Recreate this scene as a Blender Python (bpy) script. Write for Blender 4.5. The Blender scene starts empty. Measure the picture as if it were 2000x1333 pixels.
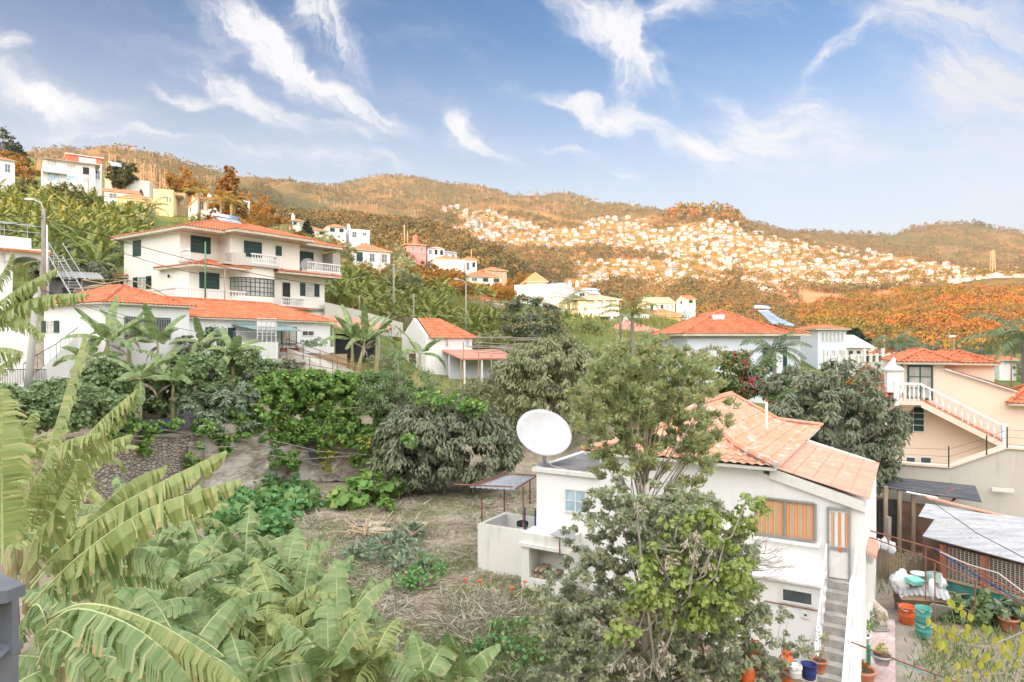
import bpy, math, random
import numpy as np
from mathutils import Vector, Matrix, noise
R=math.radians
SC=bpy.context.scene; COL=SC.collection
# ------------------------------------------------------------------ camera
CH=10.0; FX=1333.3
cam_d=bpy.data.cameras.new('camera'); cam=bpy.data.objects.new('camera',cam_d); COL.objects.link(cam)
cam.location=(0,0,CH); cam.rotation_euler=(R(90),0,0)
cam_d.lens=24; cam_d.sensor_width=36; cam_d.clip_start=.1; cam_d.clip_end=9000
SC.camera=cam
SC.view_settings.view_transform='Standard'; SC.view_settings.look='None'
SC.view_settings.gamma=1; SC.view_settings.exposure=1.42
SC.render.engine='CYCLES'; SC.cycles.max_bounces=5; SC.cycles.diffuse_bounces=3; SC.cycles.glossy_bounces=2
SC.cycles.transmission_bounces=3; SC.cycles.transparent_max_bounces=6; SC.cycles.caustics_reflective=False; SC.cycles.caustics_refractive=False
# ------------------------------------------------------------------ sun
SUN_EL=10.0; SUN_AZ=224.0        # clockwise from +Y
sd=bpy.data.lights.new('sun','SUN'); sd.energy=3.7; sd.angle=R(.5); sd.color=(1,.57,.27)
so=bpy.data.objects.new('sun',sd); COL.objects.link(so)
sv=Vector((math.sin(R(SUN_AZ))*math.cos(R(SUN_EL)),math.cos(R(SUN_AZ))*math.cos(R(SUN_EL)),math.sin(R(SUN_EL))))
so.rotation_euler=sv.to_track_quat('Z','Y').to_euler()
# ------------------------------------------------------------------ node helper
class NT:
    def __init__(s,t): s.t=t; s.n=t.nodes; s.l=t.links
    def new(s,ty,**k):
        n=s.n.new(ty)
        for a,b in k.items():
            if a=='ins':
                for i,v in b.items():
                    if isinstance(v,bpy.types.NodeSocket): s.l.new(v,n.inputs[i])
                    else: n.inputs[i].default_value=v
            else: setattr(n,a,b)
        return n
    def math(s,op,a,b=0.,c=0.,clamp=False):
        return s.new('ShaderNodeMath',operation=op,use_clamp=clamp,ins={0:a,1:b,2:c}).outputs[0]
    def vmath(s,op,a,b=(0,0,0)):
        return s.new('ShaderNodeVectorMath',operation=op,ins={0:a,1:b}).outputs[0]
    def ss(s,v,a,b):
        return s.new('ShaderNodeMapRange',interpolation_type='SMOOTHSTEP',ins={0:v,1:a,2:b}).outputs[0]
    def mix(s,f,a,b,bt='MIX'):
        n=s.new('ShaderNodeMix',data_type='RGBA',blend_type=bt)
        for i,v in ((0,f),(6,a),(7,b)):
            if isinstance(v,bpy.types.NodeSocket): s.l.new(v,n.inputs[i])
            else: n.inputs[i].default_value=v if i==0 else (*v[:3],1)
        return n.outputs[2]
    def noise(s,v,sc,det=3,rough=.55,dist=0):
        return s.new('ShaderNodeTexNoise',ins={'Vector':v,'Scale':sc,'Detail':det,'Roughness':rough,'Distortion':dist}).outputs[0]
# ------------------------------------------------------------------ world: sky and cirrus
W=bpy.data.worlds.new('World'); SC.world=W; W.use_nodes=True; W.cycles.sampling_method='MANUAL'; W.cycles.sample_map_resolution=256
w=NT(W.node_tree); w.n.clear()
gen=w.new('ShaderNodeTexCoord').outputs['Generated']
sky=w.new('ShaderNodeTexSky',sky_type='NISHITA',sun_disc=False,sun_elevation=R(SUN_EL),sun_rotation=R(SUN_AZ),altitude=200,air_density=1.0,dust_density=.6,ozone_density=2.5)
w.l.new(gen,sky.inputs[0])
sx=w.new('ShaderNodeSeparateXYZ',ins={0:gen}); dx,dy,dz=sx.outputs
yy=w.math('MAXIMUM',dy,.08)
u=w.math('DIVIDE',dx,yy); v=w.math('DIVIDE',dz,yy)
uv=w.new('ShaderNodeCombineXYZ',ins={0:u,1:v,2:0.}).outputs[0]
# wispy warp of the sky pattern
wn=w.new('ShaderNodeTexNoise',ins={'Vector':uv,'Scale':5.,'Detail':5.,'Roughness':.62}).outputs['Color']
warp=w.vmath('SCALE',w.vmath('SUBTRACT',wn,(.5,.5,.5))); warp.node.inputs['Scale'].default_value=.13
uvw=w.vmath('ADD',uv,warp)
wn2=w.new('ShaderNodeTexNoise',ins={'Vector':uv,'Scale':22.,'Detail':5.,'Roughness':.6}).outputs['Color']
warp2=w.vmath('SCALE',w.vmath('SUBTRACT',wn2,(.5,.5,.5))); warp2.node.inputs['Scale'].default_value=.035
uvw=w.vmath('ADD',uvw,warp2)
def sk(px,py): return ((px-1000)/FX,(666.5-py)/FX)
STROKES=[ # x0,y0,x1,y1 (photo), half width, weight
 (395,-40,520,110,42,1.2),(500,70,640,190,40,1.15),(610,170,740,245,30,.95),(700,225,860,290,20,.6),
 (620,-30,690,120,46,1.0),(640,0,560,60,40,.6),
 (300,180,480,225,16,.7),(400,125,500,215,24,.85),(470,200,620,260,24,.75),
 (220,265,420,300,14,.8),(380,290,620,320,18,.6),(600,310,780,335,16,.45),(650,260,720,270,22,.5),
 (885,185,880,260,24,.6),(870,250,930,290,28,1.0),(920,285,1020,318,14,.6),
 (-30,75,30,75,22,.9),(-40,140,140,210,50,.7),(60,180,330,235,28,.55),
 (1110,-20,1200,60,52,.95),(1360,-20,1240,40,30,.95),(1220,20,1215,190,36,1.15),(1250,60,1285,190,30,.75),
 (1070,190,1160,200,18,1.1),(1130,205,1240,250,30,.9),(1240,250,1380,310,28,.6),
 (1690,45,1610,100,16,.8),(1620,90,1580,150,20,.6),
 (1380,265,1560,240,42,.75),(1540,190,1650,230,44,.6),(1400,195,1470,205,22,.5),(1380,320,1700,290,50,.6),
 (1250,285,1450,325,26,.45),(1190,340,1250,345,11,.6),(700,300,800,340,14,.4),
 (1800,60,2050,200,120,.75),(1850,180,2050,210,60,.8),(1820,150,1900,180,36,.7),(1700,260,2050,330,80,.55),(1650,20,1950,20,70,.4),
 (0,250,280,255,16,.4),(1080,285,1180,300,10,.4),(560,335,700,350,12,.35)]
TEX={}
def streak(an):
    k=round(an/.45)
    if k not in TEX:
        mm=w.new('ShaderNodeMapping',vector_type='TEXTURE',ins={0:uvw,2:(0,0,k*.45-.12),3:(.26,.035,1)}).outputs[0]
        TEX[k]=w.new('ShaderNodeMapRange',ins={0:w.noise(mm,1.3,4,.65),1:.32,2:.66,3:.22,4:1.2}).outputs[0]
    return TEX[k],k
groups={}
for (x0,y0,x1,y1,hw,wt) in STROKES:
    a=sk(x0,y0); b=sk(x1,y1); L=math.hypot(b[0]-a[0],b[1]-a[1]); an=math.atan2(b[1]-a[1],b[0]-a[0])
    if an>math.pi/2: an-=math.pi
    if an<=-math.pi/2: an+=math.pi
    m=w.new('ShaderNodeMapping',vector_type='TEXTURE',ins={0:uvw,1:((a[0]+b[0])/2,(a[1]+b[1])/2,0),2:(0,0,an),3:(L*.62+hw*1.2/FX,hw*1.42/FX,1)}).outputs[0]
    g=w.new('ShaderNodeTexGradient',gradient_type='SPHERICAL',ins={0:m}).outputs['Fac']
    _,k=streak(an); val=w.math('MULTIPLY',g,wt*1.2)
    groups[k]=val if k not in groups else w.math('ADD',groups[k],val)
acc=None
for k,val in groups.items():
    val=w.math('MULTIPLY',val,TEX[k]); acc=val if acc is None else w.math('ADD',acc,val)
front=w.ss(dy,.05,.3)
acc=w.math('MULTIPLY',acc,front)
# thin veil everywhere, thicker to the right and low down
mv=w.new('ShaderNodeMapping',vector_type='TEXTURE',ins={0:uvw,2:(0,0,R(-18)),3:(.55,.12,1)}).outputs[0]
veil=w.math('MULTIPLY',w.ss(w.noise(mv,1.6,6,.6),.38,.8),.55)
hor=w.ss(dz,.34,.06)
dens=w.math('ADD',acc,veil)
dens=w.new('ShaderNodeMapRange',interpolation_type='SMOOTHERSTEP',ins={0:dens,1:-.06,2:1.35,3:0.,4:.92}).outputs[0]
kb=w.new('ShaderNodeVectorMath',operation='MULTIPLY',ins={0:sky.outputs[0],1:(.021,.053,.074)}).outputs[0]
# haze towards the horizon, in the air itself
hz=w.mix(w.math('MULTIPLY',w.ss(dz,.46,.05),.96),kb,(.325,.352,.37))
rightw=w.math('MULTIPLY',w.ss(u,.1,.95),w.ss(v,.6,.1))
hz=w.mix(w.math('MULTIPLY',rightw,.45),hz,(.25,.27,.30))
cl=w.mix(w.ss(u,.2,.8),(.37,.37,.38),(.285,.295,.32))
skc=w.mix(dens,hz,cl)
# unseen bright cloudy sky behind the viewer, added to fill the shaded foreground
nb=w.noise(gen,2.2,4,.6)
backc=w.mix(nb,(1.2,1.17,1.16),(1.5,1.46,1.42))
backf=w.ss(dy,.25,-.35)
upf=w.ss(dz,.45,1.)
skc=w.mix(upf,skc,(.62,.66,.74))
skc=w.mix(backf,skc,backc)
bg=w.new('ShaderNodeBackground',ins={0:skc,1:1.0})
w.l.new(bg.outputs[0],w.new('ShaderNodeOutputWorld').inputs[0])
# ------------------------------------------------------------------ pixel measurements -> world
def P(px,py,Y): return Vector(((px-1000)/FX*Y,Y,CH+(666.5-py)/FX*Y))
def G(px,py,z):
    Y=(CH-z)*FX/(py-666.5); return Vector(((px-1000)/FX*Y,Y,z))
# ------------------------------------------------------------------ object helpers
def tag(o,label=None,cat=None,group=None,kind=None):
    if label: o['label']=label
    if cat: o['category']=cat
    if group: o['group']=group
    if kind: o['kind']=kind
    return o
def thing(name,label,cat,loc=(0,0,0),rz=0,group=None):
    o=bpy.data.objects.new(name,None); COL.objects.link(o); o.location=loc; o.rotation_euler=(0,0,rz); o.empty_display_size=.1
    return tag(o,label,cat,group)
def copy_tree(o,parent=None):
    c=o.copy(); COL.objects.link(c); c.parent=parent
    for ch in list(o.children): copy_tree(ch,c)
    return c
class MB:
    def __init__(s): s.v=[]; s.f=[]; s.m=[]; s.tip=[]
    def add(s,vs,fs,mi=0,tip=None):
        b=len(s.v); s.v+=[tuple(v) for v in vs]
        s.tip+=(tip if tip is not None else [0.]*len(vs))
        for f in fs: s.f.append(tuple(b+i for i in f)); s.m.append(mi)
        return s
    def bx(s,x0,x1,y0,y1,z0,z1,mi=0):
        v=[(x0,y0,z0),(x1,y0,z0),(x1,y1,z0),(x0,y1,z0),(x0,y0,z1),(x1,y0,z1),(x1,y1,z1),(x0,y1,z1)]
        return s.add(v,[(0,3,2,1),(4,5,6,7),(0,1,5,4),(1,2,6,5),(2,3,7,6),(3,0,4,7)],mi)
    def ob(s,c,sx,sy,sz,rz=0,mi=0,M=None):
        M=M or Matrix.Rotation(rz,3,'Z'); c=Vector(c); v=[]
        for k in (-1,1):
            for (a,b) in ((-1,-1),(1,-1),(1,1),(-1,1)): v.append(c+M@Vector((a*sx/2,b*sy/2,k*sz/2)))
        return s.add(v,[(0,3,2,1),(4,5,6,7),(0,1,5,4),(1,2,6,5),(2,3,7,6),(3,0,4,7)],mi)
    def poly(s,pts,mi=0): return s.add(pts,[tuple(range(len(pts)))],mi)
    def prism(s,pts,vec,mi=0):
        n=len(pts); vec=Vector(vec); a=[Vector(p) for p in pts]
        return s.add(a+[p+vec for p in a],[tuple(range(n-1,-1,-1)),tuple(range(n,2*n))]+[(i,(i+1)%n,n+(i+1)%n,n+i) for i in range(n)],mi)
    def tube(s,pts,r,n=6,mi=0,cap=True):
        pts=[Vector(p) for p in pts]; k=len(pts)
        rs=r if isinstance(r,(list,tuple)) else [r]*k
        vs=[]; 
        for i,p in enumerate(pts):
            d=(pts[min(i+1,k-1)]-pts[max(i-1,0)]).normalized()
            a=Vector((0,0,1)) if abs(d.z)<.9 else Vector((1,0,0))
            x=d.cross(a).normalized(); y=d.cross(x)
            for j in range(n):
                t=2*math.pi*j/n; vs.append(p+(x*math.cos(t)+y*math.sin(t))*rs[i])
        fs=[(i*n+j,i*n+(j+1)%n,(i+1)*n+(j+1)%n,(i+1)*n+j) for i in range(k-1) for j in range(n)]
        if cap: fs+=[tuple(range(n-1,-1,-1)),tuple((k-1)*n+j for j in range(n))]
        return s.add(vs,fs,mi)
    def lathe(s,c,prof,n=12,mi=0):
        c=Vector(c); vs=[c+Vector((r*math.cos(2*math.pi*j/n),r*math.sin(2*math.pi*j/n),z)) for (r,z) in prof for j in range(n)]
        k=len(prof)
        fs=[(i*n+j,i*n+(j+1)%n,(i+1)*n+(j+1)%n,(i+1)*n+j) for i in range(k-1) for j in range(n)]
        fs+=[tuple(range(n-1,-1,-1)),tuple((k-1)*n+j for j in range(n))]
        return s.add(vs,fs,mi)
    def build(s,name,mats,parent=None,smooth=False,loc=None,rz=0):
        me=bpy.data.meshes.new(name); me.from_pydata(s.v,[],s.f)
        if not isinstance(mats,(list,tuple)): mats=[mats]
        for m in mats: me.materials.append(m)
        if len(mats)>1: me.polygons.foreach_set('material_index',s.m)
        if any(s.tip):
            a=me.attributes.new('tip','FLOAT','POINT'); a.data.foreach_set('value',s.tip)
        if smooth: me.polygons.foreach_set('use_smooth',[True]*len(s.f))
        me.update()
        o=bpy.data.objects.new(name,me); COL.objects.link(o)
        if parent: o.parent=parent
        if loc is not None: o.location=loc
        o.rotation_euler=(0,0,rz)
        return o
def raw_mesh(name,V,F,mats,parent=None,smooth=False,mi=None):
    """V (n,3) array, F (m,k) int array"""
    me=bpy.data.meshes.new(name); V=np.asarray(V,dtype=np.float32); F=np.asarray(F,dtype=np.int32); m,k=F.shape
    me.vertices.add(len(V)); me.vertices.foreach_set('co',V.ravel())
    me.loops.add(m*k); me.loops.foreach_set('vertex_index',F.ravel())
    me.polygons.add(m); me.polygons.foreach_set('loop_start',np.arange(m,dtype=np.int32)*k); me.polygons.foreach_set('loop_total',np.full(m,k,dtype=np.int32))
    if not isinstance(mats,(list,tuple)): mats=[mats]
    for x in mats: me.materials.append(x)
    if mi is not None: me.polygons.foreach_set('material_index',np.asarray(mi,dtype=np.int32))
    if smooth: me.polygons.foreach_set('use_smooth',np.ones(m,dtype=bool))
    me.update(calc_edges=True)
    o=bpy.data.objects.new(name,me); COL.objects.link(o)
    if parent: o.parent=parent
    return o
# ------------------------------------------------------------------ materials
def newmat(name):
    m=bpy.data.materials.new(name); m.use_nodes=True; n=NT(m.node_tree); n.n.clear(); return m,n
def out(n,sh): n.l.new(sh,n.new('ShaderNodeOutputMaterial').inputs[0])
def pbsdf(n,col,rough=.8,metal=0,spec=.3,normal=None):
    ins={'Base Color':col if isinstance(col,bpy.types.NodeSocket) else (*col,1),'Roughness':rough,'Metallic':metal,'Specular IOR Level':spec}
    if normal is not None: ins['Normal']=normal
    return n.new('ShaderNodeBsdfPrincipled',ins=ins).outputs[0]
def bump(n,h,st=.3,d=.02): return n.new('ShaderNodeBump',ins={'Strength':st,'Distance':d,'Height':h}).outputs[0]
def pm(name,c1,c2=None,sc=2.,rough=.8,bmp=0,bsc=30.,metal=0,spec=.3,c3=None,sc3=9.,stretch=None):
    m,n=newmat(name); co=n.new('ShaderNodeTexCoord').outputs['Object']
    if stretch: co=n.new('ShaderNodeMapping',ins={0:co,3:stretch}).outputs[0]
    c2=c2 or tuple(x*.85 for x in c1)
    col=n.mix(n.ss(n.noise(co,sc,5,.6),.35,.68),c1,c2)
    if c3: col=n.mix(n.ss(n.noise(co,sc3,4,.65),.56,.72),col,c3)
    nm=bump(n,n.noise(co,bsc,4,.6),bmp,.02) if bmp else None
    out(n,pbsdf(n,col,rough,metal,spec,nm)); return m
def wallm(name,c,dirt=(.45,.42,.38),amt=.35,rough=.85,bmp=.15):
    """painted render with rain streaks and patches"""
    m,n=newmat(name); co=n.new('ShaderNodeTexCoord').outputs['Object']
    st=n.new('ShaderNodeMapping',ins={0:co,3:(2.2,2.2,.25)}).outputs[0]
    f=n.math('MULTIPLY',n.ss(n.noise(st,1.6,6,.65),.5,.85),amt)
    f2=n.math('MULTIPLY',n.ss(n.noise(co,.7,6,.7),.52,.8),amt*.6)
    col=n.mix(f2,n.mix(f,c,dirt),tuple(x*.8 for x in c))
    out(n,pbsdf(n,col,rough,0,.2,bump(n,n.noise(co,14,5,.65),bmp,.02))); return m
def leafm(name,c1,c2,c3=None,tr=.35,rough=.5,tip=None,spec=.35,big=None):
    m,n=newmat(name); ri=n.new('ShaderNodeNewGeometry').outputs['Random Per Island']
    oi=n.new('ShaderNodeObjectInfo').outputs['Random']
    col=n.mix(n.math('FRACT',n.math('MULTIPLY',ri,7.31)),c1,c2)
    if c3: col=n.mix(n.ss(ri,.80,.9),col,c3)
    col=n.mix(n.math('MULTIPLY',oi,.25),col,c2)
    if big:
        ps=n.new('ShaderNodeNewGeometry').outputs['Position']
        for k,(sc,cc,a_) in enumerate(big): col=n.mix(n.math('MULTIPLY',n.ss(n.noise(n.vmath('ADD',ps,(k*900.,0,0)),sc,5,.65),.44,.58),a_),col,cc)
    if tip:
        at=n.new('ShaderNodeAttribute',attribute_name='tip').outputs['Fac']
        co=n.new('ShaderNodeTexCoord').outputs['Object']
        nz=n.noise(co,3.0,3,.6)
        e=n.math('ADD',at,n.math('ADD',n.math('MULTIPLY',n.math('SUBTRACT',nz,.5),.7),n.math('MULTIPLY',n.math('SUBTRACT',ri,.5),.5)))
        col=n.mix(n.ss(e,.86,1.15),col,tip[0])
        col=n.mix(n.ss(n.math('ADD',e,n.math('MULTIPLY',ri,.25)),1.2,1.38),col,tip[1])
    a=pbsdf(n,col,rough,0,spec); t=n.new('ShaderNodeBsdfTranslucent',ins={0:col}).outputs[0]
    out(n,n.new('ShaderNodeMixShader',ins={0:tr,1:a,2:t}).outputs[0]); return m
def tilem(name,c1,c2,c3,dirt=None,bmp=0,dsc=3.):
    m,n=newmat(name); co=n.new('ShaderNodeTexCoord').outputs['Object']
    vo=n.new('ShaderNodeTexVoronoi',ins={'Vector':co,'Scale':3.2}).outputs['Color']
    sp=n.new('ShaderNodeSeparateColor',ins={0:vo}).outputs[0]
    col=n.mix(sp,c1,c2); col=n.mix(n.ss(n.noise(co,1.3,5,.6),.5,.75),col,c3)
    if dirt:
        col=n.mix(n.ss(n.noise(co,dsc,7,.72),.52,.66),col,dirt[0])
        if len(dirt)>1: col=n.mix(n.ss(n.noise(n.vmath('ADD',co,(9,4,2)),dsc*1.4,7,.75),.56,.66),col,dirt[1])
    nm=None
    if bmp:
        wv=n.new('ShaderNodeTexWave',wave_type='BANDS',bands_direction='Z',ins={'Vector':co,'Scale':1.6}).outputs['Fac']
        nm=bump(n,wv,bmp,.1)
    out(n,pbsdf(n,col,.8,0,.25,nm)); return m
def corrm(name,c1,c2,rust):
    m,n=newmat(name); co=n.new('ShaderNodeTexCoord').outputs['Object']
    st=n.new('ShaderNodeMapping',ins={0:co,3:(.6,3,1)}).outputs[0]
    col=n.mix(n.ss(n.noise(st,1.2,5,.65),.35,.7),c1,c2)
    st2=n.new('ShaderNodeMapping',ins={0:co,3:(.5,5,1)}).outputs[0]
    col=n.mix(n.ss(n.noise(st2,1.3,5,.7),.6,.7),col,rust)
    out(n,pbsdf(n,col,.5,.35,.4)); return m
def glassm(name,c): return pm(name,c,tuple(x*1.6 for x in c),1.2,.12,0,spec=.8)
M={}
M['white']=wallm('white_render',(.80,.80,.79),(.45,.45,.42),.36)
M['white_bright']=wallm('white_limewash',(.84,.84,.84),(.5,.5,.48),.28)
M['old_white']=wallm('old_white_render',(.72,.72,.68),(.33,.34,.28),.6,.9,.3)
M['cream']=wallm('cream_render',(.87,.85,.77),(.52,.47,.38),.25)
M['offwhite']=wallm('offwhite_render',(.74,.72,.66),(.45,.42,.36),.3)
M['bluewhite']=wallm('blue_white_render',(.66,.70,.78),(.5,.5,.5),.15)
M['yellow']=wallm('yellow_render',(.78,.62,.34),(.5,.4,.25),.2)
M['pink']=wallm('pink_render',(.84,.67,.54),(.55,.42,.33),.12)
M['rose']=wallm('rose_render',(.66,.30,.30),(.5,.3,.3),.2)
M['redwall']=wallm('red_wall',(.55,.18,.12),(.4,.2,.15),.2)
M['concrete']=wallm('grey_concrete',(.42,.40,.36),(.2,.19,.17),.6,.9,.4)
M['concrete_lt']=wallm('pale_concrete',(.56,.53,.47),(.3,.27,.22),.6,.9,.4)
M['tanwall']=wallm('tan_wall',(.46,.34,.22),(.25,.2,.15),.5,.9,.4)
M['tile']=tilem('red_clay_tile',(.48,.14,.065),(.60,.22,.11),(.40,.125,.065),((.54,.26,.15),(.30,.13,.08)),0,1.8)
M['tile_far']=tilem('far_clay_tile',(.56,.15,.07),(.62,.19,.09),(.5,.14,.07),None,.5)
M['tile_old']=tilem('old_clay_tile',(.56,.29,.19),(.62,.36,.25),(.50,.26,.17),((.58,.55,.52),(.48,.33,.10)),0,2.2)
M['tile_pale']=tilem('pale_clay_tile',(.60,.31,.22),(.64,.36,.26),(.56,.28,.2),((.62,.46,.38),))
M['tile_pink']=tilem('faded_clay_tile',(.60,.22,.16),(.64,.27,.2),(.55,.2,.15),((.6,.4,.35),))
M['fascia']=pm('fascia_paint',(.62,.56,.45),(.5,.45,.36))
M['soffit']=pm('soffit_wood',(.30,.25,.20),(.22,.18,.14))
M['green']=pm('dark_green_shutter',(.018,.05,.042),(.025,.06,.05),4,.45)
M['greenfr']=pm('green_frame',(.03,.09,.08),(.04,.1,.09),4,.45)
M['glass']=glassm('window_glass',(.06,.075,.085))
M['glass_lt']=glassm('curtained_glass',(.34,.34,.31))
M['glass_blue']=glassm('blue_reflecting_glass',(.30,.42,.50))
M['whitefr']=pm('white_frame',(.78,.78,.77),(.7,.7,.68),5,.4)
M['curtain']=pm('curtain_fabric',(.55,.52,.44),(.42,.38,.30),2,.9,0,stretch=(8,8,.4))
M['wood']=pm('weathered_wood',(.30,.23,.17),(.40,.33,.25),2,.85,.3,20,stretch=(6,6,.7))
M['woodlt']=pm('pale_wood',(.45,.35,.24),(.36,.27,.18),2,.85,.3,20)
M['wooddk']=pm('dark_wood',(.12,.08,.055),(.19,.12,.08),3,.85,.3)
M['brownwood']=pm('brown_boards',(.17,.10,.07),(.24,.15,.10),3,.85,.3)
M['rust']=pm('rusty_steel',(.20,.085,.055),(.29,.14,.09),6,.75,.2,40)
M['steel']=pm('galvanised_steel',(.50,.51,.52),(.42,.43,.44),5,.4,metal=.6)
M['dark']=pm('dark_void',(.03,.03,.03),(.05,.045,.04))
M['polewood']=pm('grey_pole_wood',(.36,.32,.28),(.26,.23,.2),2,.9,.3,20,stretch=(4,4,.6))
M['poleconc']=pm('pole_concrete',(.46,.45,.42),(.36,.36,.34),2,.9,.2)
M['greenpole']=pm('green_painted_pole',(.12,.28,.15),(.16,.3,.18),4,.6)
M['wire']=pm('black_cable',(.03,.03,.035),(.05,.05,.05),4,.6)
M['wirelt']=pm('pale_cable',(.55,.52,.48),(.5,.48,.44),4,.6)
M['blueplastic']=pm('blue_plastic',(.03,.09,.42),(.04,.11,.48),4,.4)
M['navy']=pm('navy_paint',(.02,.035,.16),(.03,.045,.2),4,.5)
M['blacktarp']=pm('black_plastic_sheet',(.02,.022,.026),(.035,.04,.045),2,.45,.5,3)
M['corr']=corrm('corrugated_sheet',(.34,.35,.37),(.50,.50,.50),(.26,.17,.12))
M['corr2']=corrm('old_corrugated_sheet',(.36,.35,.33),(.46,.45,.43),(.3,.2,.13))
M['corr_dark']=corrm('dark_roofing_sheet',(.07,.075,.085),(.16,.16,.17),(.22,.2,.17))
M['bark']=pm('grey_bark',(.30,.27,.23),(.20,.17,.14),5,.9,.5,25,stretch=(3,3,.6))
M['barkpale']=pm('pale_bark',(.46,.40,.34),(.36,.30,.25),5,.9,.5,25)
M['deadwood']=pm('sun_bleached_trunk',(.42,.29,.18),(.34,.23,.14),5,.9)
M['steps']=pm('concrete_steps',(.42,.40,.37),(.30,.28,.26),3,.9,.3,c3=(.24,.23,.2))
M['orange']=pm('orange_plastic',(.72,.15,.04),(.60,.13,.05),4,.5,c3=(.5,.25,.15))
M['teal']=pm('teal_plastic',(.08,.36,.31),(.12,.40,.35),4,.5,c3=(.25,.4,.36))
M['mint']=pm('mint_plastic',(.25,.62,.50),(.2,.55,.45),4,.4)
M['plasticwhite']=pm('white_plastic',(.78,.79,.80),(.7,.71,.73),6,.4,.5,9)
M['terracotta']=pm('terracotta_pot',(.50,.20,.11),(.58,.27,.17),5,.85,.2)
M['soilpot']=pm('potting_soil',(.08,.055,.04),(.12,.08,.06),20)
M['dogfur']=pm('cream_dog_fur',(.66,.58,.48),(.52,.40,.28),5,.95,.6,40)
M['mesh']=pm('rusty_mesh_panel',(.22,.19,.17),(.30,.26,.23),8,.8)
M['rail']=pm('grey_railing_paint',(.15,.16,.19),(.17,.18,.21),4,.45)
M['pvpanel']=pm('solar_collector_glass',(.30,.36,.42),(.40,.46,.52),1.5,.12,spec=.9)
M['chrome']=pm('polished_tank',(.7,.71,.73),(.6,.62,.65),3,.15,metal=.9)
M['banana']=leafm('banana_leaf',(.28,.36,.12),(.38,.43,.17),(.48,.48,.20),.4,.34,((.50,.50,.24),(.45,.32,.14)),.4)
M['banana_young']=leafm('banana_leaf_fresh',(.15,.25,.09),(.27,.36,.15),(.38,.43,.20),.35,.28,((.42,.44,.2),(.45,.32,.15)),.45)
M['banana_far']=leafm('banana_leaf_hill',(.13,.19,.05),(.26,.30,.07),(.42,.34,.07),.3,.6)
M['rib']=pm('banana_midrib',(.38,.44,.19),(.44,.47,.24),8,.5)
M['bstem']=pm('banana_pseudostem',(.36,.38,.20),(.30,.20,.11),5,.8,.3,20,stretch=(3,3,.6))
M['deadleaf']=leafm('withered_banana_leaf',(.42,.33,.25),(.55,.47,.40),(.30,.18,.1),.2,.9)
M['lf_dark']=leafm('dark_feathery_leaf',(.17,.20,.125),(.28,.31,.20),(.26,.28,.16),.25,.6)
M['lf_mid']=leafm('mid_green_leaf',(.16,.25,.11),(.25,.34,.16),(.27,.32,.13),.3,.5)
M['lf_olive']=leafm('olive_leaf',(.25,.29,.16),(.40,.42,.24),(.33,.30,.12),.3,.6)
M['lf_citrus']=leafm('glossy_olive_leaf',(.27,.32,.21),(.46,.50,.34),(.60,.54,.26),.45,.45)
M['lf_yellow']=leafm('yellowing_leaf',(.27,.30,.12),(.40,.38,.16),(.50,.28,.12),.35,.5)
M['lf_vine']=leafm('vine_leaf',(.14,.28,.07),(.22,.38,.10),(.42,.47,.12),.35,.5)
M['lf_squash']=leafm('squash_leaf',(.13,.30,.10),(.20,.38,.15),(.34,.42,.14),.35,.5)
M['lf_lime']=leafm('lime_yellow_leaf',(.42,.45,.08),(.55,.50,.10),(.30,.40,.12),.4,.5)
M['lf_grey']=leafm('grey_green_leaf',(.19,.27,.17),(.28,.36,.24),(.36,.42,.26),.25,.6)
M['lf_orange']=leafm('autumn_leaf',(.30,.15,.03),(.42,.22,.05),(.20,.20,.05),.3,.7)
M['lf_pine']=leafm('dark_conifer_needles',(.035,.055,.03),(.06,.085,.045),(.10,.09,.04),.15,.8)
M['lf_rust']=leafm('rust_tinted_conifer',(.30,.15,.04),(.40,.20,.06),(.12,.12,.04),.2,.8)
M['lf_palm']=leafm('palm_frond',(.12,.18,.09),(.18,.24,.12),(.26,.28,.12),.25,.5)
M['flower']=leafm('magenta_bract',(.50,.02,.08),(.60,.04,.12),None,.3,.6)
M['fruit']=pm('orange_fruit',(.50,.24,.06),(.42,.2,.05),5,.5)
M['straw']=leafm('cut_straw',(.37,.33,.25),(.50,.46,.36),(.27,.23,.17),.1,.9)
M['grass']=leafm('grass_blade',(.14,.22,.08),(.24,.30,.12),(.42,.36,.2),.3,.7)
M['grassfar']=leafm('hill_grass',(.16,.20,.05),(.26,.26,.07),(.36,.28,.1),.3,.7)
M['forest']=leafm('far_forest_crown',(.12,.115,.04),(.19,.145,.05),(.28,.16,.05),.1,.9,big=((.006,(.10,.09,.045),.75),(.014,(.26,.16,.06),.6),(.03,(.08,.09,.03),.5)))
M['forest_warm']=leafm('warm_forest_crown',(.17,.16,.03),(.32,.17,.035),(.42,.11,.03),.1,.9,big=((.007,(.13,.16,.03),.75),(.016,(.46,.13,.035),.65),(.03,(.10,.09,.03),.65),(.009,(.28,.19,.045),.5)))
M['forest_town']=leafm('town_tree_crown',(.12,.12,.03),(.22,.16,.04),(.3,.15,.04),.1,.9)
M['twig']=pm('twig_bark',(.38,.33,.28),(.28,.23,.19),9,.9)
M['tw1']=pm('town_white',(.50,.52,.57),(.42,.42,.44),.3,.9)
M['tw2']=pm('town_cream',(.56,.54,.52),(.5,.45,.4),.3,.9)
M['tw3']=pm('town_tan',(.50,.38,.26),(.42,.3,.2),.3,.9)
M['tile_pf']=pm('town_pale_tile',(.50,.25,.15),(.42,.2,.12),.3,.9)
M['glassfar']=pm('town_window',(.12,.10,.09),(.2,.17,.14),.5,.4)
M['lf_lime2']=leafm('spring_yellow_leaf',(.26,.31,.08),(.34,.38,.10),(.42,.36,.10),.4,.5)
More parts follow.
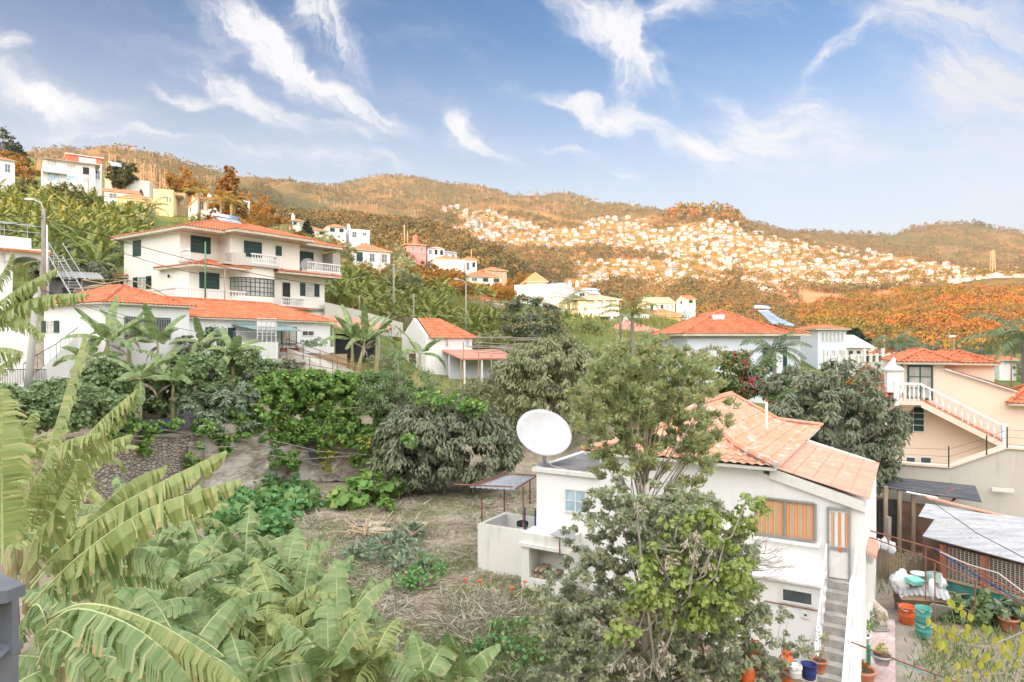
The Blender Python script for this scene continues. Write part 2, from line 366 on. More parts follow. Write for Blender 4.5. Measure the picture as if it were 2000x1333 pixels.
M['lf_palm2']=leafm('yellow_green_frond',(.20,.26,.07),(.28,.32,.10),(.34,.30,.12),.3,.5)
M['lf_palm3']=leafm('golden_frond',(.30,.22,.05),(.38,.28,.07),(.30,.30,.08),.3,.6)
M['lf_mid2']=leafm('slope_green_leaf',(.16,.23,.07),(.25,.30,.10),(.30,.27,.08),.3,.6)
M['lf_pine2']=leafm('dark_slope_leaf',(.06,.085,.035),(.10,.12,.05),(.22,.13,.05),.2,.8)
M['lf_vine2']=leafm('yellow_vine_leaf',(.28,.36,.09),(.38,.44,.13),(.20,.30,.09),.4,.5)
M['lf_yellow2']=leafm('olive_yellow_leaf',(.34,.42,.21),(.52,.56,.30),(.60,.48,.20),.48,.5)
# ------------------------------------------------------------------ terrain
def ev(sp,px):
    if isinstance(sp,(int,float)): return float(sp)
    return float(np.interp(px,[a for a,b in sp],[b for a,b in sp]))
ROWS=[ # depth spec, 'z' or 'py', value spec, subdivisions from the previous row, noise amplitude (m)
 (2.5,'z',.8,1,0),
 (16,'z',[(-600,1.3),(900,1.4),(1300,1.3),(1500,1.0),(1700,.8)],14,.0),
 ([(-600,25),(0,26),(150,27.5),(400,33),(600,38),(760,38.5),(1100,36),(1300,33),(1500,30),(1650,32),(1750,33)],'z',[(0,2.0),(900,2.2),(1300,2.0),(1500,1.4),(1700,1.0)],24,.0),
 ([(-600,25.4),(0,26.4),(150,27.9),(400,33.4),(600,38.4),(760,38.9),(1100,36.4),(1300,33.4),(1500,30.4),(1650,32.4),(1750,33.4)],'z',[(0,5.7),(200,5.7),(400,5.2),(600,4.6),(760,3.9),(900,2.6),(1300,2.2),(1500,1.8),(1700,1.2),(1760,2.8),(2000,3.3)],2,0),
 ([(-600,31),(0,34),(200,37),(400,43),(600,52),(760,48),(900,44),(1500,44),(1700,40)],'z',[(-600,7.3),(200,7.0),(400,7.0),(600,6.5),(760,5.8),(900,5.0),(1100,4.5),(1500,3.6),(1700,3.2),(1850,2.9),(2600,3.4)],8,.05),
 ([(-600,46),(200,50),(400,53),(600,62),(760,60),(1100,60),(2000,58)],'z',[(-600,12.6),(600,12.8),(680,11),(760,9),(900,7.2),(1100,6.5),(1300,6),(1500,5.5),(1700,5.2),(2600,5)],10,.1),
 (92,'py',[(-600,400),(0,455),(200,465),(400,490),(600,530),(760,580),(900,600),(1100,625),(1300,645),(1500,655),(1700,690),(1850,700),(2600,705)],16,.4),
 (150,'py',[(-600,300),(0,352),(200,372),(400,412),(600,462),(760,520),(900,548),(1000,575),(1100,600),(1300,622),(1400,650),(1500,680),(1700,700),(2600,705)],16,.6),
 (230,'py',[(-600,200),(0,300),(200,342),(400,392),(600,446),(760,498),(900,528),(1000,560),(1100,600),(1300,640),(1500,690),(1700,712),(2600,712)],14,.8),
 (380,'py',[(-600,190),(0,300),(200,350),(400,400),(600,455),(760,505),(900,560),(1000,600),(1100,625),(1300,655),(1500,690),(1700,702),(2000,690),(2600,680)],16,3),
 (700,'py',[(-600,230),(0,330),(400,400),(600,432),(760,448),(850,456),(900,468),(950,486),(1000,516),(1040,548),(1100,600),(1200,612),(1300,614),(1400,602),(1500,608),(1600,592),(1750,570),(1850,560),(2000,560),(2600,560)],34,7),
 (950,'py',[(-600,260),(0,340),(500,420),(760,455),(900,485),(1000,540),(1100,575),(1200,586),(1300,582),(1400,574),(1500,572),(1700,572),(1850,556),(2000,558),(2600,560)],22,11),
 (1300,'py',[(-600,270),(0,330),(400,380),(600,430),(760,442),(900,470),(1000,490),(1100,508),(1300,515),(1500,520),(1700,530),(1850,540),(2000,545),(2600,550)],26,18),
 (1550,'py',[(-600,260),(0,300),(150,300),(230,294),(300,300),(400,326),(500,350),(560,392),(620,432),(760,432),(900,425),(1000,452),(1100,470),(1200,470),(1300,480),(1400,466),(1500,485),(1600,496),(1700,512),(1850,530),(2000,535),(2600,540)],22,13),
 (1950,'py',[(-600,300),(0,340),(400,385),(500,385),(560,375),(620,378),(700,400),(850,405),(950,412),(1050,430),(1150,430),(1250,428),(1310,426),(1350,423),(1400,424),(1440,434),(1500,462),(1600,476),(1700,492),(1800,510),(2000,522),(2600,530)],24,34),
 (2600,'py',[(-600,330),(400,350),(500,353),(560,356),(600,360),(665,362),(700,352),(760,343),(830,348),(880,360),(940,365),(1000,383),(1060,385),(1090,378),(1135,385),(1170,400),(1220,403),(1290,415),(1440,431),(1480,436),(1530,450),(1600,458),(1700,463),(1750,463),(1790,448),(1830,440),(1880,437),(1920,440),(2000,458),(2200,450),(2600,470)],30,9),
 (3400,'py',[(-600,430),(1000,480),(2600,530)],8,0)]
NR=len(ROWS)
PXT=np.arange(-3000,5001,4.0)
TY=np.zeros((len(PXT),NR)); TZ=np.zeros((len(PXT),NR)); TA=np.array([r[4] for r in ROWS],float)
for j,(ys,kd,vs,sb,am) in enumerate(ROWS):
    yv=np.full(len(PXT),float(ys)) if isinstance(ys,(int,float)) else np.interp(PXT,[a for a,b in ys],[b for a,b in ys])
    vv=np.full(len(PXT),float(vs)) if isinstance(vs,(int,float)) else np.interp(PXT,[a for a,b in vs],[b for a,b in vs])
    TY[:,j]=yv; TZ[:,j]=vv if kd=='z' else CH+(666.5-vv)/FX*yv
def tnoise(X,Y):
    a=noise.fractal((X/230,Y/330,3.3),1.0,2.1,5)
    b=noise.ridged_multi_fractal((X/420+7,Y/620,1.7),.9,2.1,4,1.,2.)
    return a*.9+(1.1-b)*.75
def Hpx(px,Y):
    i=int(round((min(max(px,-3000),5000)+3000)/4)); ys=TY[i]; z=np.interp(Y,ys,TZ[i]); a=np.interp(Y,ys,TA)
    X=(px-1000)/FX*Y
    if a>.01: z=z+a*(tnoise(X,Y) if Y>300 else noise.fractal((X/25,Y/25,1),1,2.,4))
    return float(z)
def H(X,Y): return Hpx(1000+X/Y*FX,Y)
def On(px,Y,dz=0): return Vector(((px-1000)/FX*Y,Y,Hpx(px,Y)+dz))
def hitY(px,py,y0=600,y1=2550):
    """depth where the line of sight through (px,py) meets the terrain"""
    best=None
    for k in range(160):
        Y=y0*(y1/y0)**(k/159.)
        q=666.5-(Hpx(px,Y)-CH)*FX/Y
        if q<=py: return Y
    return None
def make_ground():
    px=[x for x in range(-3000,-600,120)]+[x for x in range(-600,2601,7)]+[x for x in range(2700,5001,120)]
    V=[];  ncol=len(px); nrow=0
    for p in px:
        i=int(round((p+3000)/4)); n0=len(V)
        for j in range(NR):
            sb=ROWS[j][3] if j else 1
            for k in range(1,sb+1):
                t=k/sb
                if j==0: Y=TY[i,0]
                else: Y=TY[i,j-1]+(TY[i,j]-TY[i,j-1])*t
                V.append(((p-1000)/FX*Y,Y,Hpx(p,Y)))
        nrow=len(V)-n0
    F=[(c*nrow+r,(c+1)*nrow+r,(c+1)*nrow+r+1,c*nrow+r+1) for c in range(ncol-1) for r in range(nrow-1)]
    return V,F
m,n=newmat('ground_soil_and_hills')
geo=n.new('ShaderNodeNewGeometry'); pos=geo.outputs['Position']; sp=n.new('ShaderNodeSeparateXYZ',ins={0:pos}); gx,gy,gz=sp.outputs
# near field: dark soil, straw litter, weeds
soil=n.mix(n.ss(n.noise(pos,.5,6,.65),.4,.65),(.27,.22,.165),(.37,.32,.25))
straw=n.mix(n.ss(n.noise(n.new('ShaderNodeMapping',ins={0:pos,2:(0,0,.6),3:(2.2,9,2)}).outputs[0],1.4,6,.7,.6),.47,.62),soil,(.52,.44,.33))
field=n.mix(n.ss(n.noise(pos,.33,5,.6),.46,.62),straw,soil)
field=n.mix(n.math('MULTIPLY',n.ss(n.noise(n.vmath('ADD',pos,(5,5,0)),.45,6,.7),.54,.66),.85),field,(.15,.21,.085))
# hillside: scrub
hill=n.mix(n.ss(n.noise(pos,.12,6,.65),.4,.62),(.11,.15,.045),(.20,.21,.07))
hill=n.mix(n.ss(n.noise(pos,.35,5,.6),.56,.7),hill,(.30,.22,.12))
# far hills: forest, ochre grass, burnt slopes
n1=n.noise(pos,.0045,7,.62,.4); n2=n.noise(pos,.012,6,.65); n3=n.noise(pos,.05,5,.7)
far=n.mix(n.ss(n1,.44,.56),(.12,.10,.04),(.23,.13,.05))
far=n.mix(n.ss(n2,.5,.6),far,(.12,.11,.04))
far=n.mix(n.math('MULTIPLY',n.ss(n3,.52,.62),.7),far,(.08,.065,.028))
far=n.mix(n.math('MULTIPLY',n.ss(n.noise(n.vmath('ADD',pos,(80,9,0)),.022,5,.7),.58,.7),.6),far,(.30,.16,.065))
# bare ground and terraces among the houses
tz=n.math('FRACT',n.math('MULTIPLY',gz,.11))
town=n.mix(n.ss(n.noise(pos,.02,5,.65),.42,.6),(.45,.20,.07),(.22,.17,.045))
town=n.mix(n.math('MULTIPLY',n.ss(tz,.7,.9),.2),town,(.60,.42,.26))
tm=n.math('MULTIPLY',n.ss(gy,900,1000),n.ss(gy,2000,1850)); ang=n.math('DIVIDE',gx,gy)
tm=n.math('MULTIPLY',tm,n.ss(ang,-.13,-.06))
far=n.mix(n.math('MULTIPLY',tm,.9),far,town)
# bare red cutting below the town
cut=n.math('MULTIPLY',n.math('MULTIPLY',n.ss(ang,.385,.41),n.ss(ang,.60,.53)),n.math('MULTIPLY',n.ss(gy,640,690),n.ss(gy,1010,960)))
far=n.mix(cut,far,n.mix(n.noise(n.new('ShaderNodeMapping',ins={0:pos,3:(.05,.01,.01)}).outputs[0],2.,5),(.42,.16,.07),(.62,.30,.15)))
c=n.mix(n.ss(gy,42,50),field,hill); c=n.mix(n.ss(gy,260,420),c,far)
out(n,pbsdf(n,c,.95,0,.1,bump(n,n.noise(pos,9,6,.7),.8,.06)))
M['ground']=m
M['redpot']=pm('dark_red_pot',(.3,.05,.04),(.35,.07,.05)); M['greenst']=pm('bright_green_plastic',(.05,.45,.2),(.06,.5,.24)); M['redwood']=pm('red_brown_post',(.34,.13,.08),(.4,.17,.11),3,.8)
V,F=make_ground(); g=raw_mesh('ground',V,F,M['ground']); tag(g,kind='structure')
# unseen ridge added behind the viewer to keep low sun off the near slope
V=[];NX,NY=60,36
for j in range(NY):
    for i in range(NX):
        X=-1500+3000*i/(NX-1); Y=3.2-600*(j/(NY-1))**1.3; d=-Y
        z=float(np.interp(d,[-4,25,70,170,300,600],[.75,.8,26,78,86,88]))+ (noise.fractal((X/60,Y/60,0),1,2,4)*3.*min(1,max(0,d-25)/60))
        z+=max(0,-X-60)*.035
        V.append((X,Y,z))
F=[(j*NX+i,(j+1)*NX+i,(j+1)*NX+i+1,j*NX+i+1) for j in range(NY-1) for i in range(NX-1)]
tag(raw_mesh('added_ridge',V,F,pm('added_ridge_scrub',(.20,.20,.10),(.28,.24,.14),.1,.95)),kind='structure')

LM=[(172,375,'the thin wooden pole'),(259,405,'the leaning slope post'),(30,470,'the rooftop frame'),(140,515,'the tin shed roof'),(60,380,'the left villa garden'),(200,430,'the mid slope bananas') if 0 else (205,335,'the small white block'),(85,410,'the street lamp'),(125,330,'the long upper villa'),(240,345,'the dark pine clump'),(320,395,'the yellow house'),(447,365,'the rust-tinted pine'),(435,420,'the cream house collector'),(250,480,'the cream house gable'),(620,450,'the twin houses'),(725,490,'the wide orange hip roof'),(655,505,'the slanting rusty post'),(769,570,'the tall utility pole'),(813,490,'the rose pink house'),(908,600,'the galvanised lamp pole'),(920,520,'the white cube house'),(950,555,'the wide coral hip roof'),(930,590,'the dark coral roof'),(1048,552,'the thatched hut'),(860,640,'the barn-like white house'),(1040,640,'the orange-fruited tree'),(1165,600,'the panelled cream house'),(1212,620,'the crossarmed pole'),(1295,600,'the arched house'),(1440,630,'the heater roof'),(1625,680,'the white block by the street'),(1727,680,'the grey street pole'),(1840,690,'the peach house roof'),(1990,690,'the palm at the right edge'),(700,600,'the grey ramp wall'),(790,465,'the antenna poles'),(20,330,'the left edge roof')]
def where(px,py):
    bx_,by_,ph=min(LM,key=lambda l:(l[0]-px)**2+((l[1]-py)*1.3)**2); dx,dy=px-bx_,py-by_; d=math.hypot(dx,dy)
    far_='just ' if d<22 else ('' if d<48 else 'well ')
    if abs(dx)>abs(dy)*2: k='right of ' if dx>0 else 'left of '
    elif abs(dy)>abs(dx)*2: k='below ' if dy>0 else 'above '
    else: k=('lower ' if dy>0 else 'upper ')+('right of ' if dx>0 else 'left of ')
    return far_+k+ph
def pyof(px,Y): return 666.5-(Hpx(px,Y)-CH)*FX/Y
# ------------------------------------------------------------------ vegetation builders
RNG=np.random.default_rng(7)
def leaves_arr(C,size,nrm,axis,asp=.42,fold=.25,rng=RNG):
    """C centres (n,3), nrm/axis (n,3) -> diamond leaves"""
    n=len(C); ax=axis/np.maximum(np.linalg.norm(axis,axis=1,keepdims=True),1e-6)
    nr=nrm-ax*np.sum(nrm*ax,axis=1,keepdims=True); nr/=np.maximum(np.linalg.norm(nr,axis=1,keepdims=True),1e-6)
    sd=np.cross(nr,ax); L=(size*rng.uniform(.65,1.3,n))[:,None] if np.ndim(size)==0 else size[:,None]
    V=np.empty((n,4,3)); V[:,0]=C-ax*L*.5; V[:,2]=C+ax*L*.5
    V[:,1]=C+sd*L*asp*.5+nr*L*fold*.3+ax*L*.06; V[:,3]=C-sd*L*asp*.5+nr*L*fold*.3+ax*L*.06
    return V
def leaf_mesh(name,V,mat,parent=None):
    n=len(V); return raw_mesh(name,V.reshape(-1,3),np.arange(n*4).reshape(n,4),mat,parent)
def rdir(n,rng):
    v=rng.normal(size=(n,3)); return v/np.linalg.norm(v,axis=1,keepdims=True)
def crown_arr(blobs,n,size,K=60,cl=.35,droop=.4,seed=1,asp=.42,shell=.72,outw=.9,up=.3,fold=.25):
    """clustered foliage over ellipsoid blobs (cx,cy,cz,rx,ry,rz); returns leaves, cluster centres"""
    rng=np.random.default_rng(seed); B=np.array(blobs,float); vol=(B[:,3]*B[:,4]*B[:,5])**(2/3.); pb=vol/vol.sum()
    bi=rng.choice(len(B),K,p=pb); d=rdir(K,rng); d[:,2]=d[:,2]*.9+.12
    r=shell+(1-shell)*rng.random(K)**.6; cc=B[bi,:3]+B[bi,3:]*d*r[:,None]
    ci=rng.integers(0,K,n); rad=cl*np.mean(B[:,3:])*rng.uniform(.6,1.25,K)
    off=rdir(n,rng)*(rng.random(n)**.45)[:,None]*rad[ci][:,None]; off[:,2]*=.75
    C=cc[ci]+off; q=(C-B[bi[ci],:3])/B[bi[ci],3:]; nr=q/np.maximum(np.linalg.norm(q,axis=1,keepdims=True),.05)
    o2=off/np.maximum(np.linalg.norm(off,axis=1,keepdims=True),1e-4)
    nrm=nr*outw*.6+o2*outw*.6+rdir(n,rng)*.55+np.array([0,0,up]); ax=o2*.7+rdir(n,rng)*.8+nr*.3-np.array([0,0,droop])
    return leaves_arr(C,size,nrm,ax,asp,fold,rng),cc
def limbs(mb,base,top,cc,r0,seed=0,nb=14,mi=0,wig=.08):
    rng=random.Random(seed); base=Vector(base); top=Vector(top); h=(top-base).length
    tp=[base.lerp(top,t)+Vector((rng.uniform(-1,1),rng.uniform(-1,1),0))*h*wig*.35*math.sin(3.1*t) for t in (0,.2,.4,.6,.8,1)]
    mb.tube(tp,[r0*(1.25,1,.85,.68,.5,.3)[i] for i in range(6)],8,mi)
    idx=list(range(len(cc))); rng.shuffle(idx)
    for i in idx[:nb]:
        c=Vector(cc[i]); t=min(.95,max(.25,((c.z-base.z)/max(h,.1))*.75-.1)); k=t*5; a=tp[int(k)].lerp(tp[min(5,int(k)+1)],k-int(k))
        mid=a.lerp(c,.5)+Vector((0,0,(c-a).length*.12))+Vector((rng.uniform(-1,1),rng.uniform(-1,1),0))*(c-a).length*.08
        rr=r0*(.55-.35*t); mb.tube([a,a.lerp(mid,.5)+Vector((0,0,.02)),mid,c],[rr,rr*.7,rr*.5,rr*.2],5,mi)
def tree(label,cat,loc,h,blobs,n,size,mat,seed=1,K=60,cl=.35,droop=.4,asp=.42,r0=None,bark='bark',group=None,name='tree',shell=.72,nb=16,extra=None,lean=(0,0),up=.3):
    t=thing(name,label,cat,loc,0,group); r0=r0 or h*.025
    A,cc=crown_arr(blobs,n,size,K,cl,droop,seed,asp,shell,up=up)
    mb=MB(); limbs(mb,(0,0,-.3),(lean[0],lean[1],h*.8),cc,r0,seed,nb); mb.build('trunk',M[bark],t,True)
    leaf_mesh('crown',A,M[mat],t)
    if extra: extra(t,cc)
    return t
# --- banana
def banana_leaf(mb,pts,W,seed=0,tear=.35,fold=.35,n=18,ml=0,mr=1,sub=1,fwd=.35,ribr=.018):
    rng=random.Random(seed); pts=[Vector(p) for p in pts]
    def at(t):
        k=t*(len(pts)-1); i=min(int(k),len(pts)-2); f=k-i
        p0=pts[max(i-1,0)];p1=pts[i];p2=pts[i+1];p3=pts[min(i+2,len(pts)-1)]
        return .5*((2*p1)+(p2-p0)*f+(2*p0-5*p1+4*p2-p3)*f*f+(3*p1-p0-3*p2+p3)*f**3)
    path=[at(i/n) for i in range(n+1)]; L=sum((path[i+1]-path[i]).length for i in range(n))
    mb.tube(path,[ribr*(1.15-i/n) for i in range(n+1)],4,mr)
    start=.12
    for side in (-1,1):
        cur=0
        m=n*sub; torn=fold+rng.uniform(-.1,.15)
        prev=None
        for j in range(m):
            t0=start+(1-start)*j/m; t1=start+(1-start)*(j+1)/m
            if rng.random()<tear or j==0: cur=fold+rng.uniform(-.25,.55)*min(1,tear*2)+.1*math.sin(j); prev=None
            a=at(t0); b=at(t1); d=(b-a).normalized()
            sv=d.cross(Vector((0,0,1)))
            if sv.length<.05: sv=Vector((1,0,0))
            sv=sv.normalized(); up=sv.cross(d).normalized()
            def wd(t): 
                s=(t-start)/(1-start); return W*min(1,(s*6+.15))**.5*max(.03,(1-s**3.2))**.55
            def edge(t,o,wj,fo,lag):
                w_=wd(t)*wj; x=sv*side
                p1=o+x*w_*.5*math.cos(fo)-up*w_*.5*math.sin(fo)*.8+d*fwd*w_*.25
                p2=p1+x*w_*.5*math.cos(fo+.45)-Vector((0,0,1))*w_*.5*math.sin(min(1.5,fo+.45))+d*(fwd*w_*.4+lag)
                return p1,p2
            wj=1+rng.uniform(-.06,.06)*(1 if prev is None else .3)
            if prev is None: e0=edge(t0,a,wj,cur,0.01)
            else: e0=prev
            nar=rng.uniform(0,.25)*tear
            tb=t1-(t1-t0)*nar
            e1=edge(tb,at(tb),wj,cur,-.0)
            o0=a+up*.004; o1=b+up*.004
            mb.add([o0,o1,e1[0],e0[0],e1[1],e0[1]],[(0,1,2,3),(3,2,4,5)] if side>0 else [(3,2,1,0),(5,4,2,3)],ml,[.0,.0,.45,.45,1.,1.])
            prev=e1
    return mb
def arc(base,az,el,L,droop,n=7,twist=0):
    p=Vector(base); o=[p.copy()]
    for i in range(n):
        t=(i+.5)/n; e=el-droop*t**1.3; a=az+twist*t
        p=p+Vector((math.cos(a)*math.cos(e),math.sin(a)*math.cos(e),math.sin(e)))*L/n; o.append(p.copy())
    return o
def banana_plant(label,loc,hs,nl,L,W,seed,leafmat='banana',group=None,tear=.35,parts=True,stem_lean=(0,0),dead=2,name='banana_plant',el0=1.25,n=14,single=False):
    rng=random.Random(seed); t=thing(name,label,'banana plant',loc,0,group) if not single else None
    tp=Vector((stem_lean[0],stem_lean[1],hs)); st=MB(); st.tube([(0,0,-.4),(tp.x*.4,tp.y*.4,hs*.45),tp],[hs*.035+.06,hs*.03+.05,.05],8,1 if single else 0)
    if not single: st.build('stem',M['bstem'],t,True)
    mbs=MB(); a0=rng.random()*6.28
    for i in range(nl):
        az=a0+i*2.4+rng.uniform(-.3,.3); f=i/max(1,nl-1); el=el0-f*.85+rng.uniform(-.15,.15)
        l=L*rng.uniform(.8,1.1); mb=mbs if single else MB()
        banana_leaf(mb,arc(tp,az,el,l,rng.uniform(.9,1.6)*(.5+.8*f),6,rng.uniform(-.2,.2)),W*rng.uniform(.85,1.1),seed*31+i,tear,rng.uniform(.15,.5),n,0,1,1,.35,.012+.003*L)
        if not single:
            o=mb.build('leaf',[M[leafmat],M['rib']],t)
    if dead and not single:
        for i in range(dead):
            mb=MB(); az=rng.random()*6.28
            banana_leaf(mb,arc(tp-Vector((0,0,.15)),az,-.1,L*.6,1.6,6),W*.4,seed*7+i,.9,1.1,9,0,1)
            tag(mb.build('leaf',[M['deadleaf'],M['deadleaf']],t),'withered brown leaf hanging down')
    if single:
        for k,v in enumerate(st.v): pass
        b=len(mbs.v); mbs.v+=st.v; mbs.tip+=st.tip; mbs.f+=[tuple(b+i for i in f) for f in st.f]; mbs.m+=[1]*len(st.f)
        o=mbs.build(name,[M[leafmat],M['bstem']]); o.location=loc; return tag(o,label,'banana plant',group)
    return t
# ------------------------------------------------------------------ architecture builders
def tile_slope(mb,A,u,s,L,half,kl=1.,kr=1.,per=.24,amp=.035,row=.42,mi=0,flare=0.,q=4):
    A=Vector(A); u=Vector(u); s=Vector(s); cp=math.hypot(s.x,s.y); nrm=u.cross(s)
    nc=max(2,int(math.ceil(L/per))*q); vm=half/cp; nr=max(1,int(math.ceil(vm/row)))
    V=[];idx={}
    def vmax(x): return min(kl*x,kr*(L-x),half)/cp
    xs=[L*i/nc for i in range(nc+1)]; vx=[max(0,vmax(x)) for x in xs]
    for i,x in enumerate(xs):
        hh=amp*math.cos(2*math.pi*x/per)
        for r in range(nr):
            for e in (0,1):
                v=min((r+e)*row,vx[i]); st=.028 if e==0 else 0.
                f=flare*(1-v/max(vm,.01))**2.2 if flare else 0
                idx[(i,r,e)]=len(V); V.append(A+u*x+s*v+nrm*(hh+st)+Vector((0,0,f)))
    F=[]
    for i in range(nc):
        for r in range(nr):
            if r*row>=max(vx[i],vx[i+1])-1e-4: continue
            F.append((idx[(i,r,0)],idx[(i+1,r,0)],idx[(i+1,r,1)],idx[(i,r,1)]))
            if (r+1)*row<max(vx[i],vx[i+1]) and r+1<nr: F.append((idx[(i,r,1)],idx[(i+1,r,1)],idx[(i+1,r+1,0)],idx[(i,r+1,0)]))
    mb.add(V,F,mi)
def slopes(x0,x1,y0,y1,z,c,s): 
    return {'f':((x0,y0,z),(1,0,0),(0,c,s),x1-x0),'r':((x1,y0,z),(0,1,0),(-c,0,s),y1-y0),
            'b':((x1,y1,z),(-1,0,0),(0,-c,s),x1-x0),'l':((x0,y1,z),(0,-1,0),(c,0,s),y1-y0)}
def roof(parent,x0,x1,y0,y1,z,pitch=22,mat='tile',gl=False,gr=False,gf=False,gb=False,lod=0,thick=.14,flare=0,fas='fascia',caps=True,name='roof'):
    """hip roof; g* make that end a gable"""
    c,s=math.cos(R(pitch)),math.sin(R(pitch)); W_,D=x1-x0,y1-y0; half=min(W_,D)/2
    if gl or gr: half=D/2
    if gf or gb: half=W_/2
    mb=MB(); S=slopes(x0,x1,y0,y1,z,c,s); big=1e6
    adj={'f':(gl,gr),'b':(gr,gl),'r':(gf,gb),'l':(gb,gf)}; off={'f':gf,'b':gb,'l':gl,'r':gr}
    for k in 'frbl':
        if off[k]: continue
        A,u,sl,L=S[k]; a,b=adj[k]
        if lod:
            ii=half
            if not(a or b) and 2*half>L: ii=L/2
            i0=0 if a else min(ii,L if b else L/2); i1=0 if b else min(ii,L if a else L/2)
            ii=min(half,L/2) if not(a or b) else half
            A=Vector(A);u=Vector(u);sl=Vector(sl)
            p=[A,A+u*L,A+u*(L-(0 if b else ii))+sl*ii/c,A+u*(0 if a else ii)+sl*ii/c]
            if (p[2]-p[3]).length<.01: p=p[:3]
            mb.poly(p)
        else: tile_slope(mb,A,u,sl,L,half,big if a else 1.,big if b else 1.,flare=flare)
    mb.bx(x0+.02,x1-.02,y0+.02,y1-.02,z-thick,z-.015,1)
    if not lod and caps and not flare:
        rz=z+half*s/c+.02
        if W_>=D and not(gf or gb): 
            ra=(x0+(0 if gl else half),(y0+y1)/2,rz); rb=(x1-(0 if gr else half),(y0+y1)/2,rz)
        else: ra=((x0+x1)/2,y0+(0 if gf else half),rz); rb=((x0+x1)/2,y1-(0 if gb else half),rz)
        mb.tube([ra,rb],.09,6)
        ends=[]
        if W_>=D and not(gf or gb):
            if not gl: ends+=[((x0,y0),ra),((x0,y1),ra)]
            if not gr: ends+=[((x1,y0),rb),((x1,y1),rb)]
        else:
            if not gf: ends+=[((x0,y0),ra),((x1,y0),ra)]
            if not gb: ends+=[((x0,y1),rb),((x1,y1),rb)]
        for (e,r_) in ends: mb.tube([(e[0],e[1],z+.03),r_],.09,6)
    o=mb.build(name,[M[mat],M[fas]],parent); return o
class Fr:
    """facade frame: left front corner seen at column px, depth Y, turned by ang"""
    def __init__(s,px,Y,ang,z0,py=None):
        s.r0=(px-1000)/FX; s.X0=s.r0*Y; s.Y0=Y; s.a=R(ang); s.ux,s.uy=math.cos(s.a),math.sin(s.a); s.wx,s.wy=-s.uy,s.ux
        s.z0=z0 if py is None else CH+(666.5-py)/FX*Y; s.loc=(s.X0,s.Y0,s.z0)
    def t(s,px,d=0):
        r=(px-1000)/FX; return (r*(s.Y0+d*s.wy)-(s.X0+d*s.wx))/(s.ux-r*s.uy)
    def dep(s,px,t=0):
        r=(px-1000)/FX; return (r*(s.Y0+t*s.uy)-(s.X0+t*s.ux))/(s.wx-r*s.wy)
    def z(s,px,py,d=0):
        Y=s.Y0+s.t(px,d)*s.uy+d*s.wy; return CH+(666.5-py)/FX*Y-s.z0
    def zs(s,px,py,t=0):
        Y=s.Y0+s.dep(px,t)*s.wy+t*s.uy; return CH+(666.5-py)/FX*Y-s.z0
    def rect(s,p0,q0,p1,q1,d=0):
        m=(p0+p1)/2; return s.t(p0,d),s.t(p1,d),s.z(m,q1,d),s.z(m,q0,d)
    def W(s,x,y,z): return Vector((s.X0+x*s.ux+y*s.wx,s.Y0+x*s.uy+y*s.wy,s.z0+z))
def window(parent,loc,rz,w_,h,kind='shutter',nx=2,nz=1,frame=None,fw=.06,name='window',label=None):
    mb=MB(); fr=MB(); y=-.02
    if kind=='shutter':
        mb.bx(0,w_,-.05,0,0,h); fr.bx(-.03,0,-.07,0,-.03,h+.03); fr.bx(w_,w_+.03,-.07,0,-.03,h+.03); fr.bx(0,w_,-.07,0,h,h+.03); fr.bx(0,w_,-.07,0,-.03,0)
        for i in range(1,nx*2): 
            x=w_*i/(nx*2); fr.bx(x-.012,x+.012,-.062,-.05,0,h)
        for k in range(1,4): fr.bx(0,w_,-.066,-.051,h*k/4-.015,h*k/4+.015)
        a,b='green','greenfr'
    elif kind=='open':
        g=w_*.46; c0=(w_-g)/2; mb.bx(c0,c0+g,-.02,0,0,h)
        for (x0,x1) in ((0,c0-.01),(c0+g+.01,w_)): fr.bx(x0,x1,-.07,-.03,0,h,1)
        fr.bx(c0,c0+.05,-.05,0,0,h);fr.bx(c0+g-.05,c0+g,-.05,0,0,h);fr.bx(c0+.05,c0+g-.05,-.05,0,h-.05,h);fr.bx(c0+.05,c0+g-.05,-.05,0,0,.05)
        fr.bx(c0+g/2-.02,c0+g/2+.02,-.04,-.021,.05,h-.05)
        for k in range(1,4): fr.bx(c0+.05,c0+g-.05,-.035,-.022,h*k/4-.012,h*k/4+.012)
        a,b='glass_lt','whitefr'
    else:
        mb.bx(fw,w_-fw,-.02,0,fw,h-fw)
        fr.bx(0,fw,-.05,0,0,h);fr.bx(w_-fw,w_,-.05,0,0,h);fr.bx(fw,w_-fw,-.05,0,h-fw,h);fr.bx(fw,w_-fw,-.05,0,0,fw)
        for i in range(1,nx): x=w_*i/nx; fr.bx(x-fw*.4,x+fw*.4,-.045,-.021,fw,h-fw)
        for k in range(1,nz): z=h*k/nz; fr.bx(fw,w_-fw,-.04,-.022,z-fw*.25,z+fw*.25)
        a,b={'glass':('glass','whitefr'),'lt':('glass_lt','whitefr'),'blue':('glass_blue','whitefr'),'grid':('glass_lt','greenfr'),'dark':('glass','greenfr'),'void':('dark','whitefr'),'redw':('brownwood','whitefr'),'curtain':('curtain','greenfr')}[kind]
    o=mb.build(name,M[a],parent,loc=loc,rz=rz); f=fr.build('frame',[M[frame or b],M['green']],o)
    if label: tag(o,label)
    return o
def winF(parent,fr,p0,q0,p1,q1,d=0,kind='shutter',nx=2,nz=1,name='window',frame=None,fw=.06):
    t0,t1,z0,z1=fr.rect(p0,q0,p1,q1,d); return window(parent,(t0,d,z0),0,t1-t0,z1-z0,kind,nx,nz,frame,fw,name)
